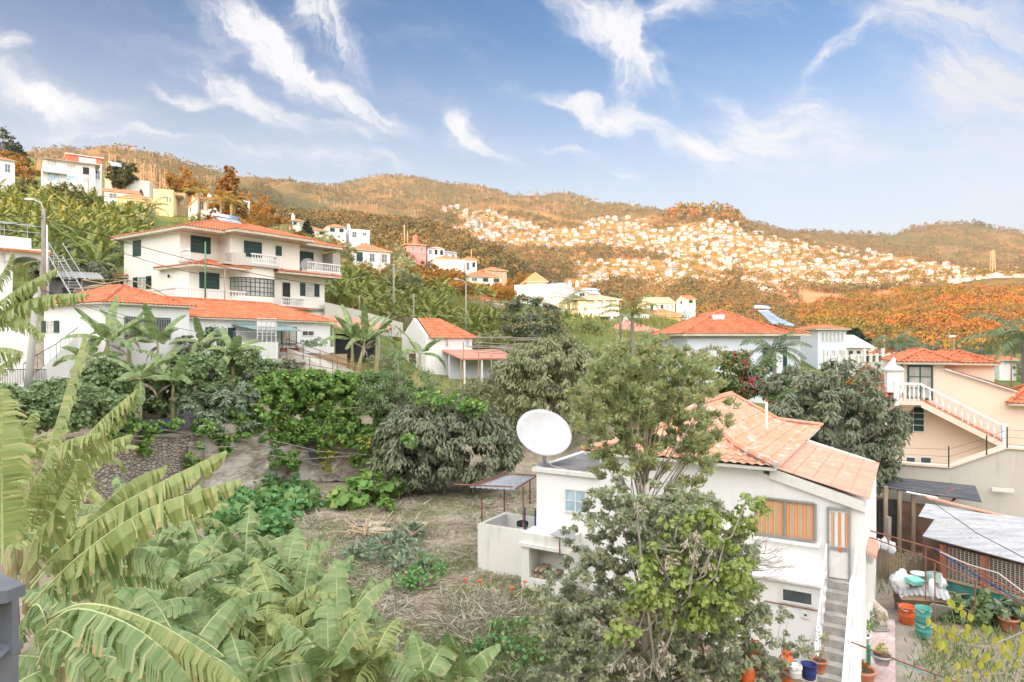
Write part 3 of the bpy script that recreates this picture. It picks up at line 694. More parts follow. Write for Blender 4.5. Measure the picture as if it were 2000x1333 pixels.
def winS(parent,fr,p0,q0,p1,q1,t=0,kind='shutter',nx=1,nz=1,name='window'):
    d0,d1=fr.dep(p0,t),fr.dep(p1,t); m=(p0+p1)/2; z0,z1=fr.zs(m,q1,t),fr.zs(m,q0,t)
    return window(parent,(t,d0,z0),-math.pi/2,d0-d1,z1-z0,kind,nx,nz,None,.06,name)
def balus(parent,pts,h=.85,sp=.23,mat='white',name='balustrade',z=0):
    mb=MB(); 
    for a,b in zip(pts[:-1],pts[1:]):
        a=Vector(a);b=Vector(b); L=(b-a).length; d=(b-a)/L; hd=Vector((d.x,d.y,0)).normalized(); sd=Vector((-hd.y,hd.x,0))
        for (z0,z1,w_) in ((h-.1,h,.075),(-.02,.1,.07)):
            v=[]
            for p,q in ((a,z0),(b,z0),(b,z1),(a,z1)): v.append((p,q))
            P8=[a-sd*w_+Vector((0,0,z0)),b-sd*w_+Vector((0,0,z0)),b+sd*w_+Vector((0,0,z0)),a+sd*w_+Vector((0,0,z0)),a-sd*w_+Vector((0,0,z1)),b-sd*w_+Vector((0,0,z1)),b+sd*w_+Vector((0,0,z1)),a+sd*w_+Vector((0,0,z1))]
            mb.add(P8,[(0,3,2,1),(4,5,6,7),(0,1,5,4),(1,2,6,5),(2,3,7,6),(3,0,4,7)])
        n=max(1,int(L/sp))
        for i in range(n):
            p=a+d*(L*(i+.5)/n)
            mb.lathe(p,[(.03,.1),(.05,.13),(.028,.2),(.062,.36),(.03,.6),(.05,h-.13),(.05,h-.1)],6)
    return mb.build(name,M[mat],parent)
def chimney(parent,x,y,z,h=1.,w_=.5,mat='white'):
    mb=MB(); mb.bx(x-w_/2,x+w_/2,y-w_/2,y+w_/2,z,z+h); mb.bx(x-w_/2-.06,x+w_/2+.06,y-w_/2-.06,y+w_/2+.06,z+h,z+h+.08)
    mb.lathe((x,y,z+h+.08),[(w_*.3,0),(w_*.3,.2),(w_*.38,.25),(w_*.2,.4)],8); return mb.build('chimney',M[mat],parent)
def collector(label,loc,rz,s=1.,group=None,w_=2.,l=1.9,tilt=25):
    t=thing('solar_water_heater',label,'solar heater',loc,rz,group); c,sn=math.cos(R(tilt)),math.sin(R(tilt))
    for i in (0,1):
        x0=-w_/2+i*w_/2+.03; x1=x0+w_/2-.06; mb=MB()
        a=[Vector((x0,0,0)),Vector((x1,0,0)),Vector((x1,l*c,l*sn)),Vector((x0,l*c,l*sn))]
        mb.prism([p*s for p in a],Vector((0,-.03,.09))*s)
        mb.build('collector_panel',M['pvpanel'],t)
    mb=MB(); y=l*c+.25; z=l*sn+.22; mb.tube([((-w_*.62)*s,y*s,z*s),((-w_*.6)*s,y*s,z*s),((w_*.6)*s,y*s,z*s),((w_*.62)*s,y*s,z*s)],[.12*s,.27*s,.27*s,.12*s],14); mb.build('tank',M['chrome'],t,True)
    mb=MB()
    for x in (-w_*.4,w_*.4):
        mb.tube([(x*s,.3*s,.12*s),(x*s,y*s,-.25*s)],.02*s,4); mb.tube([(x*s,y*s,z*s),(x*s,y*s,-.3*s)],.02*s,4); mb.tube([(x*s,0,-.05*s),(x*s,y*s,z*s-.2*s)],.02*s,4)
    mb.build('stand',M['steel'],t); return t
def dish(label,loc,r,aim,mast=.6,mastr=.03,group=None,depth=.16,curve=True):
    """aim: world direction the bowl faces; loc is the mast foot"""
    t=thing('satellite_dish',label,'satellite dish',loc,0,group); q=Vector(aim).normalized().to_track_quat('Z','Y'); c=Vector((0,0,mast+r*.35))
    mb=MB(); V=[];F=[];nr,na=8,40
    for k,th in ((0,0),(1,-.03)):
        for i in range(nr+1):
            rr=r*i/nr
            for j in range(na): a=2*math.pi*j/na; V.append(c+q@Vector((rr*math.cos(a),rr*math.sin(a),depth*r*2*((i/nr)**2-1)+th)))
    o2=(nr+1)*na
    for i in range(nr):
        for j in range(na):
            j2=(j+1)%na; F.append((i*na+j,i*na+j2,(i+1)*na+j2,(i+1)*na+j)); F.append((o2+i*na+j,o2+(i+1)*na+j,o2+(i+1)*na+j2,o2+i*na+j2))
    for j in range(na): j2=(j+1)%na; F.append((nr*na+j,nr*na+j2,o2+nr*na+j2,o2+nr*na+j))
    mb.add(V,F); mb.build('reflector',M['plasticwhite2'],t,True)
    mb=MB(); back=c+q@Vector((0,0,-depth*r*2-.03)); mb.tube([(0,0,0),(0,0,mast*.9),back],[mastr,mastr,mastr*.9],10); mb.bx(-mastr*3,mastr*3,-mastr*3,mastr*3,0,.03); mb.build('mast',M['steel'],t)
    return t
M['plasticwhite2']=pm('dish_paint',(.50,.51,.52),(.44,.45,.46),2,.5,c3=(.36,.36,.36),sc3=30)
HS=[(785,925,716,625,56),(1284,1600,700,610,55),(1597,1653,716,640,72)]
def blocks(px,Y,hm,rm):
    b=On(px,Y); pt=666.5-(b.z+hm-CH)*FX/Y; pb=666.5-(b.z-CH)*FX/Y; r=rm*FX/Y
    for (p0,p1,q1,q0,HY) in HS:
        if Y<HY and p0-r*.8<px<p1+r*.8 and pt<q1-5 and pb>q0: return True
    return False
def gen_house(label,p0,p1,pyb,pye,Y,ang,D,roofk='hip',wall='white',rmat='tile_far',pitch=20,wins='auto',nst=None,nx=None,over=.35,chim=0,cat='house',group=None,name='house',side=True,kinds=('shutter','glass'),terr=False,lod=1,parapet=0,floorz=None):
    """house measured off the photograph: front edge columns p0..p1, base pyb and eave pye at p0"""
    HS.append((p0,p1,pyb,pye,Y)); fr=Fr(p0,Y,ang,0,pyb); Wd=fr.t(p1); h=fr.z(p0,pye); t=thing(name,label,cat,fr.loc,fr.a,group)
    rng=random.Random(int(p0*13+pyb)); mb=MB(); mb.bx(0,Wd,0,D,-3.5,h)
    if roofk=='gable':
        rz=Wd/2*math.tan(R(pitch)); mb.prism([(0,.0,h),(Wd,0,h),(Wd/2,0,h+rz-.02)],(0,D,0))
    if roofk=='gablex':
        rz=D/2*math.tan(R(pitch)); mb.prism([(0,0,h),(0,D,h),(0,D/2,h+rz-.02)],(Wd,0,0))
    if roofk=='flat': 
        mb.bx(-.05,Wd+.05,-.05,.15,h,h+.25+parapet); mb.bx(-.05,.15,.15,D,h,h+.25+parapet); mb.bx(Wd-.15,Wd+.05,.15,D,h,h+.25+parapet); mb.bx(.15,Wd-.15,D-.2,D,h,h+.25+parapet)
    mb.build('wall',M[wall],t)
    ro=None; o=over
    if roofk=='hip': ro=roof(t,-o,Wd+o,-o,D+o,h+.1,pitch,rmat,lod=lod)
    elif roofk=='gable': ro=roof(t,-o,Wd+o,-o,D+o,h+.06-o*math.tan(R(pitch)),pitch,rmat,gf=True,gb=True,lod=lod,thick=.08)
    elif roofk=='gablex': ro=roof(t,-o,Wd+o,-o,D+o,h+.06-o*math.tan(R(pitch)),pitch,rmat,gl=True,gr=True,lod=lod,thick=.08)
    elif roofk=='shed':
        mb=MB(); mb.prism([(-o,-o,h),(Wd+o,-o,h),(Wd+o,D+o,h+D*.18),(-o,D+o,h+D*.18)],(0,0,.15)); ro=mb.build('roof',[M[rmat]],t)
    if chim:
        for k in range(chim): chimney(ro or t,Wd*(.25+.5*k/max(1,chim)),D*.6,h+.3,1.5,.6)
    nst=nst or max(1,int(round(h/2.9))); nx=nx or max(1,int(Wd/2.6)); sh=h/nst
    if wins=='auto':
        for s_ in range(nst):
            for i in range(nx):
                k=kinds[rng.randrange(len(kinds))]; ww=min(1.3,Wd/nx*.5)*rng.uniform(.8,1.1); cx=Wd*(i+.5)/nx
                hh=sh*.42 if rng.random()<.7 else sh*.72
                window(t,(cx-ww/2,0,s_*sh+(sh*.82-hh)),0,ww,hh,k,2,2)
            if side:
                for i in range(max(1,int(D/4))):
                    cy=D*(i+.5)/max(1,int(D/4)); window(t,(0,cy+.45,s_*sh+sh*.35),-math.pi/2,.9,sh*.42,kinds[rng.randrange(len(kinds))],2,2)
    return t,fr,Wd,h
M['thatch']=pm('straw_thatch',(.40,.25,.13),(.33,.20,.10),6,.95,.4,30)
# ------------------------------------------------------------------ big cream house on the left
F=Fr(351,52,54.9,13.0)
t=thing('three_storey_house','large cream house with orange tiled hip roofs, dark green shutters and curved balcony','house',F.loc,F.a)
Te=F.t(630); dl=F.dep(368); tb0=F.t(450,-1.6); tb1=F.t(585,-1.6); De=F.dep(242); z1=2.95; ze=5.55
mb=MB(); mb.bx(0,Te,0,De,z1,ze); mb.bx(tb0,tb1,-1.6,-.002,z1,ze)
Tl=F.t(634,dl); mb.bx(0,Tl,dl,De+.0,-4,z1-.003)
Dl=F.dep(207); mb.bx(.3,Tl-4,De,Dl,-3,2.35)
mb.build('wall',M['cream'],t)
# curved bay
bx0,bx1=F.t(466,dl-1.2),F.t(546,dl-1.2); 
def bow(off,e=0,n=14): return [((bx0+bx1)/2-(bx1-bx0+2*e)/2*math.cos(math.pi*i/n),dl-.002-(1.25+off)*math.sin(math.pi*i/n)**.55) for i in range(n+1)]
zb0=F.z(505,579,dl-1.3); zb1=F.z(505,543,dl-1.3)
mb=MB(); mb.prism([(x,y,-.4) for x,y in bow(0)],(0,0,zb0+.4)); mb.prism([(x,y,zb1) for x,y in bow(0)],(0,0,z1-zb1-.003)); bay=mb.build('bay_wall',M['cream'],t)
mb=MB(); fr=MB(); b=bow(-.05,-.05); mb.prism([(x,y,zb0) for x,y in b],(0,0,zb1-zb0)); wo=mb.build('window',M['glass_lt'],t)
for (p,q) in zip(b[:-1],b[1:]):
    for zz in (zb0+.02,zb0+(zb1-zb0)*.25,zb0+(zb1-zb0)*.5,zb0+(zb1-zb0)*.75,zb1-.04): fr.tube([(p[0],p[1]-.03,zz),(q[0],q[1]-.03,zz)],.02,4)
    fr.tube([(p[0],p[1]-.03,zb0),(p[0],p[1]-.03,zb1)],.03,4)
fr.build('frame',M['greenfr'],wo)
mb=MB(); b=bow(.35,.35); mb.prism([(x,y,z1) for x,y in b],(0,0,.22)); mb.bx(tb0-1.2,bx0-.5,-2.6,-1.603,z1-.01,z1+.15)
mb.prism([(x,y,z1+.22) for x,y in bow(.33,.33)[:5]]+[(x,y,z1+.22) for x,y in bow(.15,.15)[:5]][::-1],(0,0,.75))
mb.build('balcony_slab',M['concrete_lt'],t)
balus(t,[Vector((x,y,z1+.22)) for x,y in bow(.24,.24)[5:13:2]+[bow(.24,.24)[-1]]],.8)
# left corner balcony, right balcony
mb=MB(); mb.bx(-.1,F.t(372,-1),dl-.25,-.003,z1,z1+.2); mb.build('balcony_slab',M['concrete_lt'],t); mb=MB(); mb.bx(tb1,Te+.6,-1.95,-.003,z1+.003,z1+.2); mb.build('balcony_slab',M['concrete_lt'],t)
balus(t,[Vector((0,-.3,z1+.2)),Vector((0,dl-.1,z1+.2)),Vector((F.t(371,dl-.1),dl-.1,z1+.2))],.8)
balus(t,[Vector((F.t(600,-1.9),-1.85,z1+.2)),Vector((Te+.5,-1.85,z1+.2)),Vector((Te+.5,-.2,z1+.2))],.8)
mb=MB(); mb.bx(Te+.005,Te+.9,-1.4,.4,z1+.2,z1+2.1); mb.build('party_wall',M['concrete'],t)
# roofs
roof(t,-.7,Te+.9,-1.8,De+.8,ze+.02,17,'tile',thick=.2)
roof(t,tb0-.6,tb1+.5,-3.1,5.5,ze+.10,17,'tile',gb=True,thick=.2)
roof(t,-.5,F.t(495,dl-1.9),dl-1.7,-(dl-1.7),F.z(420,516,dl-1.7)-.1,15,'tile',thick=.16)
roof(t,F.t(548,dl-1.6),Te+.1,dl-1.4,-(dl-1.4),F.z(595,532,dl-1.4)-.1,15,'tile',thick=.16)
roof(t,-.2,1.6,De-.8,Dl+.8,2.4,16,'tile',thick=.16)
winF(t,F,373,463,410,494,0); winF(t,F,477,473,510,502,-1.6); winF(t,F,539,482,549,499,-1.6,nx=1); winF(t,F,586,493,611,520,0)
winF(t,F,390,534,427,566,dl); winF(t,F,586,554,623,579,dl,'open'); 
a0,a1,c0,c1=F.rect(546,550,558,577,dl); window(t,(F.t(550,dl),dl,0),0,.9,2.05,'void',1,1,name='door')
winS(t,F,261,471,275,500); winS(t,F,261,541,296,565,0,'open'); winS(t,F,215,545,226,566,0,'shutter'); winS(t,F,234,545,243,560,0,'void')
# front terrace with its balustrade
mb=MB(); pts=[F.W(0,0,0) for _ in range(0)]
def loc_of(px,Y,z): 
    p=Vector(((px-1000)/FX*Y-F.X0,Y-F.Y0,0)); return Vector((p.x*F.ux+p.y*F.uy,p.x*F.wx+p.y*F.wy,z))
tp=[loc_of(285,51,0),loc_of(345,47.5,0),loc_of(480,52.2,0)]
mb.prism([tp[0]+Vector((0,0,-.2)),tp[1]+Vector((0,0,-.2)),tp[2]+Vector((0,0,-.2)),Vector((tp[2].x+.4,dl,-.2)),Vector((0,dl,-.2)),Vector((0,5,-.2))],(0,0,.16))
mb.prism([tp[0]+Vector((0,0,-3)),tp[1]+Vector((0,0,-3)),tp[2]+Vector((0,0,-3)),tp[2]+Vector((.3,.3,-3)),tp[1]+Vector((.3,.3,-3)),tp[0]+Vector((.3,.1,-3))],(0,0,2.78))
mb.build('terrace',M['concrete_lt'],t); balus(t,tp,.78,.25)
tr=[loc_of(548,56.5,-.05),loc_of(606,61,-.05),loc_of(622,62.5,-.7),loc_of(640,65,-1.6)]
balus(t,tr,.75,.25)
mb=MB(); mb.prism([loc_of(546,56.3,-.3),loc_of(612,61.0,-.3),Vector((Tl,dl,-.3)),Vector((bx1,dl,-.3))],(0,0,.22)); mb.build('terrace',M['tile'],t)
for y in (1.2,4.4,7.6):
    mb=MB(); mb.tube([(-.06,y,2.0),(-.2,y,2.0)],.02,4); mb.lathe((-.22,y,1.85),[(.03,0),(.09,.05),(.09,.22),(.03,.28)],6)
    mb.build('wall_lamp',M['wire'],t)
cp=F.W(7.0,3.6,ze+1.5); collector('long solar collector pair with silver tank on the ridge of the large cream house',cp,F.a-R(8),1.0)
dp=P(600,526,60.0); dish('small white round dish on the right balcony of the large cream house',(dp.x,dp.y,dp.z-.45),.62,(.1,-1,.25),.6,.03,depth=.12)
# ------------------------------------------------------------------ low white house in front of it
F1=Fr(206,36.5,62,7.0); w1=F1.t(370); d1=F1.dep(86); h1=F1.z(206,592)
t=thing('low_white_house','long low white house with coral tiled roof, barred window and balcony','house',F1.loc,F1.a)
F2=Fr(370,42,62,7.0); T2=F2.t(645); h2=F2.z(370,621); off=F2.loc
# frame 2 expressed in frame 1
def f2to1(x,y,z): 
    p=F2.W(x,y,z)-Vector((F1.X0,F1.Y0,F1.z0)); return Vector((p.x*F1.ux+p.y*F1.uy,p.x*F1.wx+p.y*F1.wy,z))
o2=f2to1(0,0,0); x2,y2=o2.x,o2.y
MB().bx(0,w1,0,d1,-3,h1).build('wall',M['white'],t); MB().bx(x2+.002,x2+T2,y2,y2+6.3,-3,h2).build('wall',M['white'],t)
roof(t,-.35,w1+.25,-.35,d1+.4,h1+.04,22,'tile',thick=.1)
roof(t,x2-2,x2+T2+.35,y2-.4,y2+6.6,h2+.04,21,'tile',gl=True,thick=.1)
wo=winF(t,F1,243,620,332,663,0,'dark',3,1)
mb=MB(); a0,a1,c0,c1=F1.rect(243,620,332,663)
for i in range(19): x=a0+(a1-a0)*i/18; mb.tube([(x,-.1,c0),(x,-.1,c1)],.014,4)
mb.tube([(a0,-.1,c0+.1),(a1,-.1,c0+.1)],.014,4); mb.tube([(a0,-.1,c1-.1),(a1,-.1,c1-.1)],.014,4); mb.build('window_bars',M['steel'],t)
winS(t,F1,83,627,116,650,0,'open')
def w2(p0,q0,p1,q1,kind,nx=2,nz=1,name='window',frame=None):
    t0,t1,c0,c1=F2.rect(p0,q0,p1,q1); return window(t,(x2+t0,y2,c0),0,t1-t0,c1-c0,kind,nx,nz,frame,.06,name)
w2(401,640,459,696,'open'); w2(549,639,579,673,'curtain'); w2(589,646,613,657,'glass',2)
# balcony
b0,b1=F2.t(449,-2.2),F2.t(541,-2.2); bz=F2.z(495,702,-2.2)
mb=MB(); mb.bx(x2+b0,x2+b1,y2-2.3,y2-.002,bz,bz+.2); mb.bx(x2+b0,x2+b1,y2-2.3,y2-2.12,bz+.203,bz+1.1); mb.bx(x2+b1-.18,x2+b1,y2-2.12,y2,bz+.203,bz+1.1)
mb.bx(x2+b0,x2+b0+.15,y2-2.12,y2,bz+.203,bz+1.1); mb.bx(x2-1,x2+b0,y2-1.5,y2-1.35,bz,bz+1.0); mb.build('balcony',M['old_white'],t)
mb=MB(); 
for i in range(22): x=x2+b0+.3+(b1-b0-.5)*i/21; mb.tube([(x,y2-2.2,bz+1.1),(x,y2-2.2,bz+1.75)],.014,4)
mb.tube([(x2+b0+.3,y2-2.2,bz+1.75),(x2+b1-.2,y2-2.2,bz+1.75)],.02,4)
mb.build('balcony_railing',M['steel'],t)
mb=MB(); l0,l1=F2.t(495,-1.6),F2.t(531,-1.6)
for i in range(5): x=x2+l0+(l1-l0)*i/4; mb.bx(x-.03,x+.03,y2-2.0,y2-1.95,bz+.9,h2-.15)
for zz in (.9,1.5,2.1,2.6): mb.bx(x2+l0,x2+l1,y2-2.05,y2-2.003,bz+zz,bz+zz+.05)
mb.bx(x2+l0+.05,x2+l1-.05,y2-1.93,y2-1.90,bz+1.7,h2-.15)
mb.build('trellis_screen',M['whitefr'],t)
mb=MB(); a0,a1=F2.t(452,0),F2.t(560,0); mb.prism([(x2+a0,y2-.003,h2-.35),(x2+a1,y2-.003,h2-.35),(x2+a1-.5,y2-2.0,h2-.75),(x2+a0+.5,y2-2.0,h2-.75)],(0,0,.04)); mb.build('awning',pm('greenish_awning',(.18,.30,.30),(.28,.38,.38),3,.4),t)
mb=MB(); p0,p1=F2.t(585,-.8),F2.t(643,-.8); pz=F2.z(615,690,-.8); mb.bx(x2+p0,x2+p1,y2-1.3,y2-.3,pz,pz+.45); mb.build('planter_ledge',M['white'],t)
mb=MB(); mb.bx(x2+b0+1.5,x2+b1+.8,y2-1.8,y2-1.5,bz-2.6,bz-.03); mb.build('basement_wall',M['white'],t)
mb=MB(); mb.bx(x2+b1+.82,x2+T2,y2-1.7,y2-1.5,bz-3,pz-.1); mb.build('basement_wall',M['tanwall'],t)
mb=MB(); mb.prism([(x2+b1-.5,y2-3.2,bz-.25),(x2+b1+3.2,y2-2.6,bz-.35),(x2+b1+3.2,y2-1.5,bz-.1),(x2+b1-.5,y2-2.35,bz-.05)],(0,0,.05)); mb.build('canopy',M['corr2'],t)
# plants, pots and chairs on its balcony
def pot(label,loc,r=.16,h=.3,mat='terracotta',group=None,plant=None,ps=.3,n=60,pm_='lf_mid',name='flower_pot',cat='plant pot',leaf=.12):
    t=thing(name,label,cat,loc,0,group); mb=MB(); mb.lathe((0,0,0),[(r*.68,0),(r*.72,.02),(r*.95,h*.86),(r*1.1,h*.86),(r*1.1,h),(r*.9,h),(r*.88,h*.9)],14); mb.build('pot',M[mat],t,True)
    mb=MB(); mb.lathe((0,0,h*.86),[(r*.9,0),(r*.9,.02)],12); mb.build('soil',M['soilpot'],t)
    if plant:
        A,cc=crown_arr([(0,0,h+ps*.6,ps*.7,ps*.7,ps*.6)],n,leaf,14,.45,.1,int(loc[0]*97)%1000,.4,.5); leaf_mesh('foliage',A,M[pm_],t)
        mb=MB()
        for c in cc[:8]: mb.tube([(0,0,h*.9),(c[0]*.5,c[1]*.5,h+ps*.3),c],[.012,.009,.005],4)
        mb.build('stem',M['twig'],t)
    return t
for i,(px,q) in enumerate(((551,676),(557,676),(566,675),(573,676),(579,677))):
    p=F2.W(F2.t(px,-1.0),-1.0,pz+.1); pot('terracotta pot in the row between the balcony and the long white planter',p,.17,.32,group='pots on the ledge of the low house',plant=(i%2==0),ps=.3,n=40)
def bush(label,loc,rx,ry,rz,n,size,mat,seed=1,group=None,K=30,cl=.4,name='bush',cat='bush',asp=.42,droop=.2,shell=.6,stem=True,up=.3,r0=.04):
    t=thing(name,label,cat,loc,0,group); A,cc=crown_arr([(0,0,rz*.95,rx,ry,rz)],n,size,K,cl,droop,seed,asp,shell,up=up); A[:,:,2]=np.maximum(A[:,:,2],.02)
    leaf_mesh('foliage',A,M[mat],t)
    if stem:
        mb=MB(); limbs(mb,(0,0,-.2),(0,0,rz*1.1),cc,r0,seed,12); mb.build('stem',M['bark'],t)
    return t
p=F2.W((p0+p1)/2,-.8,pz+.4); b=bush('low green herbs filling the long white planter of the low house',p,1.3,.4,.35,900,.13,'lf_mid',3,K=40,cl=.3); b.rotation_euler=(0,0,F2.a)
def chair(label,loc,rz,mat='plasticwhite',group=None):
    t=thing('plastic_chair',label,'chair',loc,rz,group); mb=MB(); mb.bx(-.22,.22,-.22,.22,.42,.45); mb.build('seat',M[mat],t)
    mb=MB(); mb.tube([(-.24,.22,.43),(-.23,.27,.75),(-.12,.3,.9),(.12,.3,.9),(.23,.27,.75),(.24,.22,.43)],.025,6)
    for x in (-.12,-.04,.04,.12): mb.bx(x-.02,x+.02,.26,.28,.44,.88)
    mb.build('backrest',M[mat],t)
    for (x,y) in ((-.2,-.2),(.2,-.2),(-.2,.2),(.2,.2)):
        mb=MB(); mb.tube([(x,y,.42),(x*1.15,y*1.15,0)],[.03,.02],6); mb.build('leg',M[mat],t)
    mb=MB(); mb.tube([(-.25,.24,.65),(-.27,-.2,.65),(-.24,-.22,.42)],.02,5); mb.tube([(.25,.24,.65),(.27,-.2,.65),(.24,-.22,.42)],.02,5); mb.build('armrest',M[mat],t); return t
q=F2.W(F2.t(428,-1.4),-1.2,F2.z(428,697,-1.2)); chair('white plastic garden chair beside the open-shuttered door of the low house, the left one',q,F2.a+2.6,group='garden chairs')
q=F2.W(F2.t(441,-1.4),-1.4,F2.z(441,697,-1.2)); chair('white plastic garden chair in front of the balcony parapet, the right one',q,F2.a+3.4,group='garden chairs')
# ------------------------------------------------------------------ white stepped garden wall with iron railing at far left
t=thing('garden_wall','white stepped garden wall with thin iron railing and stairs below the low white house','wall',(0,0,0))
mb=MB(); A=[P(-120,690,33),P(60,655,35),P(110,655,37)]
mb.prism([Vector((a.x,a.y,4)) for a in (P(-160,0,33),P(178,0,35.2))]+[P(178,738,35.2),P(150,738,35.1),P(60,738,34.6),P(60,645,34.6),P(10,640,34),P(-160,640,33)],(-.2,.4,0)); mb.build('wall',M['white'],t)
mb=MB(); mb.prism([P(58,742,33.5),P(150,655,35.9),P(160,655,36),P(160,742,35.9)],(.3,.9,0)); mb.build('stair_wall',M['white'],t)
mb=MB(); L=[P(46,712,33.4),P(60,700,33.6),P(110,672,34.8),P(152,640,36)]
for a,b in zip(L[:-1],L[1:]):
    n_=max(2,int((b-a).length/.3)); mb.tube([a,b],.02,4); mb.tube([a-Vector((0,0,.8)),b-Vector((0,0,.8))],.015,4)
    for i in range(n_): p=a.lerp(b,i/n_); mb.tube([p,p-Vector((0,0,.85))],.012,4)
L=[P(5,722,32.9),P(90,722,34.0)]
for i in range(28): p=L[0].lerp(L[1],i/27); mb.tube([p,p-Vector((0,0,.75))],.012,4)
mb.tube(L,.018,4); mb.build('railing',M['wire'],t)
# ------------------------------------------------------------------ porch house far left
F3=Fr(-40,46,50,9.0); t=thing('flat_roofed_house','white flat-roofed house with arched porch, parapet and rooftop frame at the left edge','house',F3.loc,F3.a)
T3=F3.t(95); zp=F3.z(60,482); ze3=F3.z(60,497); mb=MB(); mb.bx(-3,T3-2.2,0,8,-3,ze3); mb.bx(-3,T3,-.4,8.2,ze3+.003,ze3+.35); mb.bx(-3,T3-1,.2,.5,ze3+.353,zp+.6); mb.bx(T3-1.3,T3-1,.5,8,ze3+.353,zp+.6)
for x in (T3-.5,T3-2.6): mb.bx(x,x+.4,-.2,.2,-1,ze3-.6)
n_=10; c=(T3-1.3,ze3-.75); R_=.95
mb.prism([(T3-2.6,-.2,ze3-.003),(T3-.1,-.2,ze3-.003),(T3-.1,-.2,ze3-.75)]+[(c[0]+R_*math.cos(math.pi*i/n_),-.2,c[1]+.55*math.sin(math.pi*i/n_)) for i in range(n_+1)]+[(T3-2.6,-.2,ze3-.75)],(0,.4,0))
mb.bx(-3,T3,-1.6,-1.4,-3,.85); mb.bx(-3,T3,-1.4,0,-.4,-.1)
mb.build('wall',M['white'],t); mb=MB(); mb.bx(-3,T3+.1,-.75,-.402,ze3+.05,ze3+.2); mb.build('roof',M['tile'],t)
window(t,(T3-5.0,0,.3),0,1.6,2.4,'dark',2,1,name='window'); window(t,(T3-8.0,0,.6),0,1.4,1.6,'dark')
mb=MB()
for x in np.arange(-2,T3,1.6): mb.tube([(x,.3,zp+.6),(x,.3,zp+1.5)],.025,4); mb.tube([(x,6,zp+.6),(x,6,zp+2.4)],.025,4); mb.tube([(x,.3,zp+1.5),(x,6,zp+2.4)],.02,4)
for y,z in ((.3,1.5),(.3,1.05),(6,2.4),(3,1.95)): mb.tube([(-2,y,zp+z),(T3,y,zp+z)],.02,4)
mb.build('rooftop_frame',M['steel'],t)
# grey shed and scaffold pergola between the two houses
F4=Fr(92,50,40,10.8); t=thing('tin_shed','grey shed with curved corrugated roof between the porch house and the large cream house','shed',F4.loc,F4.a)
T4=F4.t(190); zr=F4.z(120,535); mb=MB(); mb.bx(0,T4,0,4,-1.5,zr-.5); mb.build('wall',pm('dark_shed_board',(.13,.13,.14),(.2,.19,.18)),t)
mb=MB(); V=[];Fc=[];n_=46
for i in range(n_+1):
    x=-.4+(T4+.8)*i/n_
    for j in range(7): y=-.7+5.4*j/6; V.append((x,y,zr-.45+.9*math.sin(math.pi*min(1,j/6*.62+.05))+.035*math.cos(i*2.1)))
for i in range(n_):
    for j in range(6): Fc.append((i*7+j,(i+1)*7+j,(i+1)*7+j+1,i*7+j+1))
mb.add(V,Fc); mb.build('roof',M['corr2'],t)
mb=MB(); mb.bx(T4*.3,T4*.3+1,-.02,-.003,-.5,zr-1); mb.build('door',M['dark'],t)
t=thing('pipe_pergola','pale pipe pergola frame standing behind the hip of the low white house','pergola',(0,0,0)); mb=MB()
J={k:P(*v) for k,v in {'a':(145,566,45),'b':(160,547,48),'c':(160,580,45),'d':(225,558,45),'e':(248,547,47),'f':(283,555,46),'g':(283,586,45),'h':(196,545,48),'i':(240,585,45),'j':(325,578,46),'k':(172,560,44),'l':(172,588,44)}.items()}
for a,b in ('ad','bd','be','ae','bh','ef','dg','fg','ac','be','di','fj','kl','kd','ke','hi'): mb.tube([J[a],J[b]],.04,5)
for k in 'abdefk': mb.tube([J[k],J[k]-Vector((0,0,3))],.035,5)
mb.build('frame',M['woodlt'],t)
t=thing('steel_stair','grey steel outdoor stair leaning down beside the grey tin shed','stair',(0,0,0)); mb=MB()
A,B=P(95,500,46),P(138,575,43)
for o in (Vector((0,0,0)),Vector((.8,.2,0))): mb.tube([A+o,B+o],.05,4); mb.tube([A+o+Vector((0,0,.9)),B+o+Vector((0,0,.9))],.025,4)
for i in range(14):
    p=A.lerp(B,i/13); mb.ob(p+Vector((.4,.1,0)),.85,.25,.03,.2)
    if i%3==0: mb.tube([p,p+Vector((0,0,.9))],.02,4)
for p in (A,B): mb.tube([p,p-Vector((0,0,3))],.04,4)
mb.build('frame',M['steel'],t)
# ------------------------------------------------------------------ houses of the middle distance
GH=gen_house
t,fr,Wd,h=GH('long white villa with big glass doors and red rooftop penthouse on the upper left slope',84,186,362,309,130,36,11,'gablex','white','tile',7,wins=None,over=.9)
Dd=fr.dep(48)
for (a,b,c,d,k,nx) in ((92,314,110,330,'lt',3),(131,320,148,332,'lt',3),(161,327,175,342,'void',1),(93,333,116,354,'blue',2),(128,343,152,354,'blue',2),(163,346,172,357,'lt',2)): winF(t,fr,a,b,c,d,0,k,nx)
mb=MB(); z=fr.z(100,334,-1.2); mb.bx(-.2,fr.t(131,-1.2),-1.3,-.003,z-.25,z); mb.build('balcony_slab',M['white'],t)
mb=MB(); mb.bx(-.2,fr.t(131,-1.2),-1.3,-1.25,z+.003,z+.9); mb.build('balcony_glass',M['glass_blue'],t)
mb=MB(); mb.bx(4,10,4,8,h+.5,h+2.3); pn=mb.build('penthouse',M['redwall'],t); mb=MB(); mb.bx(3.7,10.3,3.7,8.3,h+2.303,h+2.45); mb.build('penthouse_roof',M['white'],t)
window(t,(6,4,h+1.05),0,3,1.0,'blue',3); collector('dark solar collector on the roof of the upper left villa',fr.W(12.5,3.2,h+.9),fr.a,1.)
GH('white house with orange roof cut off by the upper left edge of the photo',-60,29,342,302,118,48,10,'hip','white','tile',20,nx=3)
GH('small white block with rooftop chimneys directly right of the upper left villa',182,199,366,325,138,36,6,'flat','white',wins='auto',chim=2,parapet=.3)
